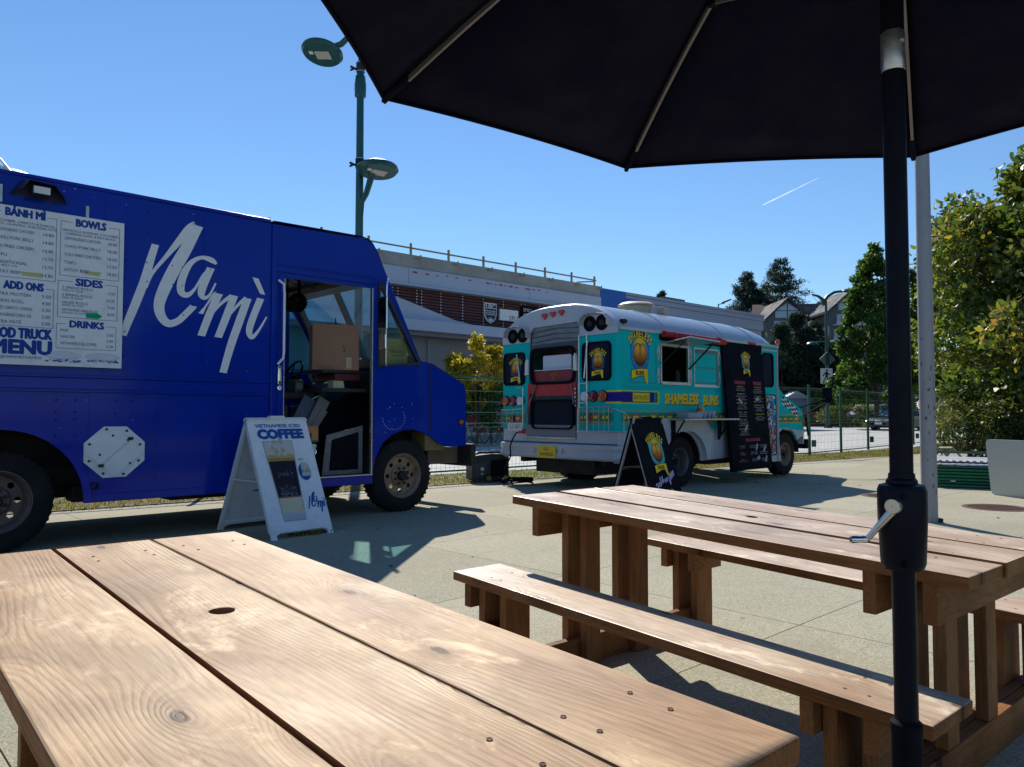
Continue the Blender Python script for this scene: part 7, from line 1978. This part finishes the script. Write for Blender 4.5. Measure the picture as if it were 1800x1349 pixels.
# bicycles in a rack in front of the building
def bicycle(loc, rz, label, basket):
    t = thing('bicycle', label, 'bicycle', loc, rz, group='red and white share bicycles racked by the building')
    wr = .33
    for x in (-.53, .53):
        b = MB(); b.tube([(x+wr*math.cos(R(a)), 0, wr+wr*math.sin(R(a))) for a in range(0, 361, 15)], .02, 6, False); w_ = part('wheel', b, gmat('grey_tyre', (.10, .10, .10), .8), t, 60)
        b = MB()
        for a in range(0, 180, 20): b.tube([(x+wr*math.cos(R(a)), 0, wr+wr*math.sin(R(a))), (x-wr*math.cos(R(a)), 0, wr-wr*math.sin(R(a)))], .003, 3)
        part('spokes', b, M_STEEL, w_)
        b = MB(); b.tube([(x+(wr+.04)*math.cos(R(a)), 0, wr+(wr+.04)*math.sin(R(a))) for a in range(20 if x > 0 else 0, 181, 20)], .022, 6); part('mudguard', b, M_RED if x > 0 else M_WHITE, t, 60)
    b = MB(); b.tube([(.53, 0, wr), (.40, 0, .85), (.36, 0, 1.0)], .022, 8); b.tube([(.41, 0, .80), (-.05, 0, .36), (-.20, 0, .80), (-.24, 0, .92)], .025, 8); b.tube([(-.05, 0, .30), (-.53, 0, wr), (-.20, 0, .78)], .016, 6); part('frame', b, M_WHITE, t, 60)
    b = MB(); b.tube([(.30, -.28, 1.02), (.38, -.1, 1.04), (.38, .1, 1.04), (.30, .28, 1.02)], .014, 6); part('handlebar', b, M_BLACK, t, 60)
    b = MB(); b.lathe([(.02, -.13), (.07, -.08), (.06, .05), (.02, .13)], (-.25, 0, .95), (1, 0, 0), 10); part('saddle', b, M_BLACK, t, 50)
    b = MB(); b.hexa([(.45, -.13, .78), (.70, -.13, .78), (.70, .13, .78), (.45, .13, .78)], [(.42, -.18, 1.02), (.78, -.18, 1.02), (.78, .18, 1.02), (.42, .18, 1.02)]); part('basket', b, basket, t)
    b = MB(); b.plate([(-.62, .40), (-.25, .44), (-.28, .74), (-.70, .72), (-.80, .50)], (), .06, FS(-.03)); part('skirt_guard', b, basket, t)
    return t
ORG = gmat('orange_advert_panel', (.42, .15, .07), .5); RDB = gmat('red_basket', (.35, .02, .03), .5)
bk = [(-2.05, 27.2, 'nearest share bicycle seen just past the nose of the blue truck', RDB), (-1.35, 27.4, 'share bicycle with orange rear panel between the trucks', ORG), (-.62, 27.9, 'share bicycle tucked against the back of the teal bus', ORG), (-2.9, 27.0, 'share bicycle mostly hidden behind the truck nose', RDB), (-1.7, 28.9, 'red basket bicycle in the second row behind the generator', RDB), (-.8, 29.4, 'white framed bicycle in the second row beside the yellow tree', RDB), (.1, 28.6, 'share bicycle standing behind the bus tail', ORG)]
for x, y, l, m in bk: bicycle((x, y, .021), R(8), l, m)
# ------------------------------------------------------------------ right side: stacked fence panels, leaning table, odds and ends
t = thing('panel_stack', 'stack of dark green metal fence panels lying on the pavement at right', 'stack of panels', (6.30, 11.75, 0), math.atan2(-.79, .60)*0)
p0, p1 = Vector((6.36, 11.70, 0)), Vector((7.60, 10.95, 0)); d = (p1-p0).normalized(); q = Vector((-d.y, d.x, 0)); q = q if q.y > 0 else -q
t.location = p0
for i in range(7):
    z = .005 + i*.048; b = MB(); o_ = d*(.012*((i*7) % 3)) + q*.006*((i*5) % 3)
    for off_ in (0, 1.75): b.tube([o_ + q*off_ + Z*(z+.022), o_ + q*off_ + d*2.6 + Z*(z+.022)], .021, 8)
    for off_ in (0, 2.6): b.tube([o_ + d*off_ + Z*(z+.022), o_ + d*off_ + q*1.75 + Z*(z+.022)], .019, 8)
    part('fence_panel', b, gmat('bright_green_panel', (.012, .15, .055), .45, var=.2) if i not in (1, 6) else M_GREEN, t, 50)
b = MB(); b.box((-0, 0, 0), (1.2, 1.5, .012), Matrix.Translation(Z*.345) @ Matrix.Rotation(math.atan2(d.y, d.x), 4, 'Z')); b.box((.05, .2, .03), (2.4, 1.7, .04), Matrix.Translation(Z*.345) @ Matrix.Rotation(math.atan2(d.y, d.x), 4, 'Z')); part('top_sheet', b, gmat('pale_sheet', (.40, .44, .50), .5), t)
b = MB()
for i in range(26): b.box((.05+i*.09, .16, .041), (.05+i*.09+.045, .21, .058), Matrix.Translation(Z*.345) @ Matrix.Rotation(math.atan2(d.y, d.x), 4, 'Z'))
part('sheet_lip', b, gmat('pinkish_strip', (.35, .22, .17), .7), t)
b = MB(); b.box((.0, 1.2, .10), (2.6, 1.24, .14), Matrix.Translation(Z*.36) @ Matrix.Rotation(math.atan2(d.y, d.x)+.06, 4, 'Z')); part('loose_pole', b, M_GREEN, t)
t = thing('folding_table', 'pale grey folding table top standing on its edge at the right side', 'folding table', (6.53, 10.1, 0))
a0 = Vector((6.53, 10.10, 0)); a1 = Vector((6.35-.02, 9.51, 0)); dd = Vector((a1.x+.16-a0.x+.1, a1.y-a0.y, 0)); 
e0 = Vector((6.30, 9.98, 0)); 
f0 = Vector((0, 0, 0)); df = Vector((.18, -.98, 0)).normalized()
bb = MB(); 
bb.plate(rrect(0, 0, 1.83, .76, .07), (), .045, lambda a, c, d_: tuple(df*a + Vector((df.y*-1, df.x, 0))*(-.0) + Vector((-df.y, df.x, 0))*(d_ - c*.10) + Z*c))
part('table_top', bb, gmat('speckled_pale_plastic', (.50, .54, .52), .55, var=.04, scale=5, dirt=.12, dirtcol=(.35, .38, .36)), t, bevel=.008)
bb = MB(); bb.tube([df*.2 + Vector((-df.y, df.x, 0))*.08 + Z*.1, df*.2 + Vector((-df.y, df.x, 0))*.06 + Z*.66], .012, 6); bb.tube([df*1.6 + Vector((-df.y, df.x, 0))*.08 + Z*.1, df*1.6 + Vector((-df.y, df.x, 0))*.06 + Z*.66], .012, 6); part('folded_leg', bb, M_STEEL, t)
t.location = (6.60, 10.55, 0)
t = thing('barricade_frame', 'small tan wooden A shaped frame at the foot of the big bush', 'barricade', (9.0, 15.6, 0))
b = MB(); b.tube([(-.32, 0, 0), (0, 0, .42), (.4, .1, .02)], .03, 4); b.tube([(0, .5, .40), (0, 0, .42)], .025, 4); b.tube([(-.32, .5, 0), (0, .5, .40), (.4, .6, .02)], .03, 4); part('frame', b, gmat('tan_timber', (.25, .20, .13), .8), t)
t = thing('hand_truck', 'black folded hand truck lying behind the two poles', 'hand truck', (4.62, 8.95, 0), R(20))
t.location = (5.05, 9.75, 0)
b = MB(); b.tube([(-.35, 0, .03), (-.2, 0, .10), (.02, 0, .22), (.10, 0, .26)], .035, 8); b.tube([(-.1, .05, .12), (.02, .05, .34), (-.14, .05, .36)], .020, 8); b.tube([(.05, 0, .22), (.25, .1, .10)], .03, 8); part('frame', b, M_BLACK, t, 50)
b = MB(); b.lathe([(.001, -.02), (.09, -.02), (.09, .02), (.001, .02)], (.12, 0, .09), (0, 1, 0), 18); part('wheel', b, M_RUBBER, t, 40)
b = MB(); b.tube([(-.16, -.03, .18), (.0, -.03, .29)], .016, 6); part('latch', b, M_CLEAR, t, 40)
# far planting and bits
t = thing('planter', 'brown brick planter behind the far lamp post', 'planter', (26.3, 68, 0)); b = MB(); b.box((-5.2, 0, 0), (1.6, 3, 1.35)); part('planter_wall', b, gmat('brown_brick', (.12, .05, .035), .85, var=.3, scale=3), t)
t = thing('kiosk', 'small pale blue kiosk with a pitched roof beyond the fence', 'kiosk', (26.6, 72, 0)); b = MB(); b.box((-1, -.8, 0), (1, .8, 2.6)); part('walls', b, gmat('pale_blue_board', (.20, .32, .42), .6), t); b = MB(); b.plate([(-1.3, 2.6), (1.3, 2.6), (0, 3.3)], (), 2.0, lambda a, c, d: (a, -1+d, c)); part('roof', b, M_TRIM, t)
t = thing('blue_bin', 'bright blue bin beyond the far lamp post', 'bin', (31.2, 74, 0)); b = MB(); b.box((-1.2, -.6, 0), (.9, .6, 2.3)); part('bin_body', b, gmat('bright_blue_bin', (.02, .20, .32), .4), t, bevel=.05); b = MB(); b.box((-1.25, -.65, 2.3), (.95, .65, 2.45)); part('lid', b, M_DARK, t)
t = thing('red_parasol', 'faded red parasol top beyond the planter', 'parasol', (28.4, 73, 0)); b = MB(); b.lathe([(1.0, 2.2), (.6, 2.5), (.001, 2.75)], n=8); part('canopy', b, gmat('faded_red_cloth', (.35, .10, .10), .8), t); b = MB(); b.tube([(0, 0, 0), (0, 0, 2.6)], .04, 6); part('pole', b, M_STEEL, t)
# ------------------------------------------------------------------ trees and shrubs
def tree(name, label, cat, base, trunk_h, trunk_r, clumps, n, size, mat, seed, limbs=5, group=None, aspect=.55, shell=.5):
    t = thing(name, label, cat, base, 0, group)
    rnd = random.Random(seed); b = MB()
    cz = sum(c[2] for c in clumps)/len(clumps)
    b.tube([(0, 0, 0), (.02, .01, trunk_h*.5), (0, .03, trunk_h), (0, 0, cz)], [trunk_r*1.15, trunk_r*.9, trunk_r*.75, trunk_r*.3], 10)
    for i in range(limbs):
        c = rnd.choice(clumps); s = Vector((0, 0, trunk_h*rnd.uniform(.6, 1.2))); e = Vector(c[:3]); m = s.lerp(e, .5) + Vector((0, 0, -.08*abs(e.x)))
        b.tube([s, m, e], [trunk_r*.45, trunk_r*.3, trunk_r*.08], 6)
    part('trunk', b, M_BARK, t, 60)
    leaves('crown', clumps, n, size, mat, t, seed, aspect, shell=shell)
    return t
# big broad-leaved tree on the right
cl = crown_clumps((0, 0, 3.9), (5.2, 3.8, 5.0), 260, 21, .21, even=True)
cl = [c for c in cl if c[2] > .5]
rl = random.Random(77)
cl += [(rl.uniform(-5.2, 2), rl.uniform(-3.6, -1.5), rl.uniform(1.2, 3.2), .9, .8, .7, 1.) for _ in range(34)]
tree('broadleaf_tree', 'big bushy broad leaved tree with turning leaves filling the right edge', 'tree', (16.6, 20.6, 0), 2.0, .22, cl, 125000, .185, G1, 5, 14, aspect=.6)
cl = crown_clumps((0, 0, .75), (.9, .7, .75), 26, 3, .4)
tree('scrub_bush', 'low olive green scrub bush at the left foot of the big bushy tree', 'bush', (10.7, 17.9, 0), .4, .05, cl, 7000, .07, G5, 8, 6)
cl = crown_clumps((0, 0, .8), (3.0, 1., .9), 40, 13, .35)
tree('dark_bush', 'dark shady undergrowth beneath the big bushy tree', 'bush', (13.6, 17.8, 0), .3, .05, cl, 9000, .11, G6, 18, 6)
# street tree behind the dark pole
prof = lambda h: (.30 + 1.0*math.sin(math.pi*min(1, (1-h)*.9+.05))**.8) if h < .9 else .35*(1-h)*5
cl = crown_clumps((0, 0, 8.0), (3.3, 3.0, 6.3), 110, 31, .22, lambda h: max(.1, (1-h)**.62*1.0))
tree('street_tree', 'tall pointed green street tree left of the umbrella pole', 'tree', (27.0, 56.5, 0), 2.2, .2, cl, 30000, .27, G4, 12, 10)
cl = crown_clumps((0, 0, 7.5), (2.2, 2.2, 5.3), 60, 33, .22, lambda h: max(.1, (1-h)**.6))
tree('street_tree', 'second green street tree glimpsed between the two poles', 'tree', (31.6, 60, 0), 2.2, .2, cl, 14000, .28, G4, 14, 8)
cl = crown_clumps((0, 0, 11.5), (1.5, 1.5, 3.9), 40, 35, .3, lambda h: max(.15, (1-h)**.5))
tree('bushy_pine', 'dark rounded evergreen standing alone between the grey pole and the big tree', 'tree', (38.8, 70, 0), 8, .2, cl, 9000, .28, G2, 15, 6)
cl = crown_clumps((0, 0, 4.2), (4.2, 3, 4.0), 60, 37, .3)
tree('dark_evergreen', 'dark evergreen mass at the right beyond the grey pole', 'tree', (46, 74, 0), 2, .25, cl, 16000, .3, G2, 16, 6)
# dark cedars in front of the houses: (pixel column, top row, base row, half width px, distance)
def cedar(pxx, ytop, hw, D, label, seed, n=5500, m=None):
    x = (pxx-900)/1340*D; zt_ = 1.1 + (729-ytop)/1340*D; rw = hw/1340*D*2.0
    cl = crown_clumps((0, 0, zt_*.5), (rw, rw, zt_*.5), 46, seed, .32, lambda h: max(.07, (1-h)**.75))
    return tree('cedar_tree', label, 'tree', (x, D, 0), 1.0, .2, cl, n, .42, m or G2, seed, 3, group='dark cedars in front of the gabled house', aspect=.3)
for i, (a, y_, hw, D, l) in enumerate(((1374, 566, 26, 76, 'cedar just right of the bus roof end, under the left gable'), (1402, 546, 30, 78, 'tallest dark cedar covering the middle of the gabled house'), (1425, 572, 22, 77, 'cedar just left of the far lamp post'), (1438, 560, 24, 80, 'slim cedar rising behind the far lamp post'), (1470, 596, 30, 76, 'lower cedar right of the far lamp post'), (1497, 610, 30, 74, 'low dark cedar beside the street tree'), (1352, 598, 24, 79, 'cedar half hidden behind the front of the teal bus'))):
    cedar(a, y_, hw, D, l, 50+i, 15000)
# the two big conifers behind the roofs
def conifer(x, D, zt_, r, label, seed):
    t = thing('conifer', label, 'conifer', (x, D, 0), 0, group='tall dark conifers on the skyline')
    rnd = random.Random(seed); b = MB(); b.tube([(0, 0, 0), (0, 0, zt_)], [.4, .04], 8); part('trunk', b, M_BARK, t)
    cl = []
    n = 26
    for i in range(n):
        h = zt_*(.42 + .58*i/n); rr_ = r*(1-i/n)**.7 + .10
        for k in range(6):
            a = rnd.random()*6.28; q = rr_*rnd.uniform(.35, 1.0)
            cl.append((q*math.cos(a), q*math.sin(a), h - .22*q + rnd.uniform(-.2, .2), rr_*.36+.12, rr_*.36+.12, .22+.05*rr_, .3+rr_))
    leaves('crown', cl, 34000, .40, G2, t, seed, .22, droop=-.1, shell=.3)
    return t
conifer(39.0, 110, 24.0, 7.2, 'taller dark conifer with a pointed top behind the gabled house', 61)
conifer(34.2, 110, 21.9, 5.4, 'shorter dark conifer left of the pointed one behind the roofs', 62)
conifer(43.6, 112, 21.6, 2.6, 'thin second top beside the tall conifer', 63) if False else None
conifer(15.6*1.35, 100*1.35*.79, 18.4, 2.2, 'small conifer top peeping over the grey building', 64)
# yellowing tree in front of the long building
cl = crown_clumps((0, 0, 2.45), (1.05, 1.0, 1.15), 46, 71, .24)
cl += [(.0, 0, 3.6, .25, .25, .35, .12), (.65, 0, 3.3, .3, .25, .2, .1), (-.8, .1, 3.0, .35, .3, .2, .1), (.95, 0, 2.9, .3, .3, .2, .1)]
tree('yellow_tree', 'small tree with yellow and green leaves in front of the long building', 'tree', (-1.22, 27.0*.98, 0), 1.0, .06, cl, 6500, .13, G3, 72, 10)
cl = crown_clumps((0, 0, 1.5), (1.2, 1.0, .9), 40, 75, .30)
t = tree('green_shrub', 'green lower shrub growing under the yellow tree', 'shrub', (-.75, 27.2, 0), .5, .05, cl, 4500, .11, G4, 76, 6)
# planting beyond the lot
cl = crown_clumps((0, 0, 1.0), (2.6, 1.2, 1.0), 30, 81, .35); tree('rose_bush', 'loose green bush with pale flowers right of the far lamp post', 'bush', (28.6, 64.5, 0), .4, .05, cl, 5000, .16, G5, 82, 5)
cl = crown_clumps((0, 0, 1.9), (1.6, 1.2, 1.6), 30, 83, .35); tree('young_tree', 'thin young tree beside the white minivan', 'tree', (29.0, 69.0, 0), 1, .05, cl, 4500, .2, G4, 84, 5)
rg = np.random.default_rng(3); n = 9000
p = np.stack([29 + 9*rg.random(n), 63 + 5*rg.random(n), np.zeros(n)], 1); blade_strip('long_dry_grass', p, 1.1, GRY, w=.05, lean=.15)
p = np.stack([21 + 40*rg.random(n), 58 + 2*rg.random(n) + 26*(rg.random(n) < .3), np.zeros(n)], 1)
# far green backdrop: wood closing the horizon
wd_ = []
rnd = random.Random(99)
for i in range(60):
    wd_.append((-60 + i*4.2 + rnd.uniform(-1, 1), rnd.uniform(118, 128), rnd.uniform(2, 4.5), 3.6, 3.2, rnd.uniform(3, 5.5), 1))
leaves('far_wood', wd_, 30000, .7, G2, None, 5, .5, kind='stuff')
wd2 = []
for i in range(26):
    wd2.append((rnd.uniform(24, 30), -9 + i*.8, rnd.uniform(1.5, 5.0), 2.2, 2.0, rnd.uniform(1.6, 3.0), 1))
leaves('reflection_trees', wd2, 16000, .5, G2, None, 6, .5, kind='stuff')  # unseen trees, added to give the truck paint dark reflections
# jet trail: a thin streak of ice cloud
m, nt, b_, out = base_mat('vapour'); nt.nodes.remove(b_)
tr_ = nt.nodes.new('ShaderNodeBsdfTransparent'); df_ = nt.nodes.new('ShaderNodeBsdfDiffuse'); df_.inputs[0].default_value = (.95, .95, .95, 1); tl_ = nt.nodes.new('ShaderNodeBsdfTranslucent'); tl_.inputs[0].default_value = (.95, .95, .95, 1)
a_ = nt.nodes.new('ShaderNodeAddShader'); nt.links.new(df_.outputs[0], a_.inputs[0]); nt.links.new(tl_.outputs[0], a_.inputs[1])
mx = nt.nodes.new('ShaderNodeMixShader'); nt.links.new(mth(nt, 'MULTIPLY', noise(nt, objco(nt, (.01, .01, .01)), 1., 4), .32), mx.inputs[0]); nt.links.new(tr_.outputs[0], mx.inputs[1]); nt.links.new(a_.outputs[0], mx.inputs[2]); nt.links.new(mx.outputs[0], out.inputs[0])
D = 6000.; k = D/1340
def skyp(x, y): return Vector(((x-900)*k, D, 1.1+(729-y)*k))
A_, B_ = skyp(1346, 357), skyp(1446, 308)
b = MB(); pts = [A_.lerp(B_, i/10) for i in range(11)]; b.tube(pts, [4, 5, 5, 4, 4, 4, 3, 3, 2, 2, 1], 8)
part('contrail', b, m, kind='structure')
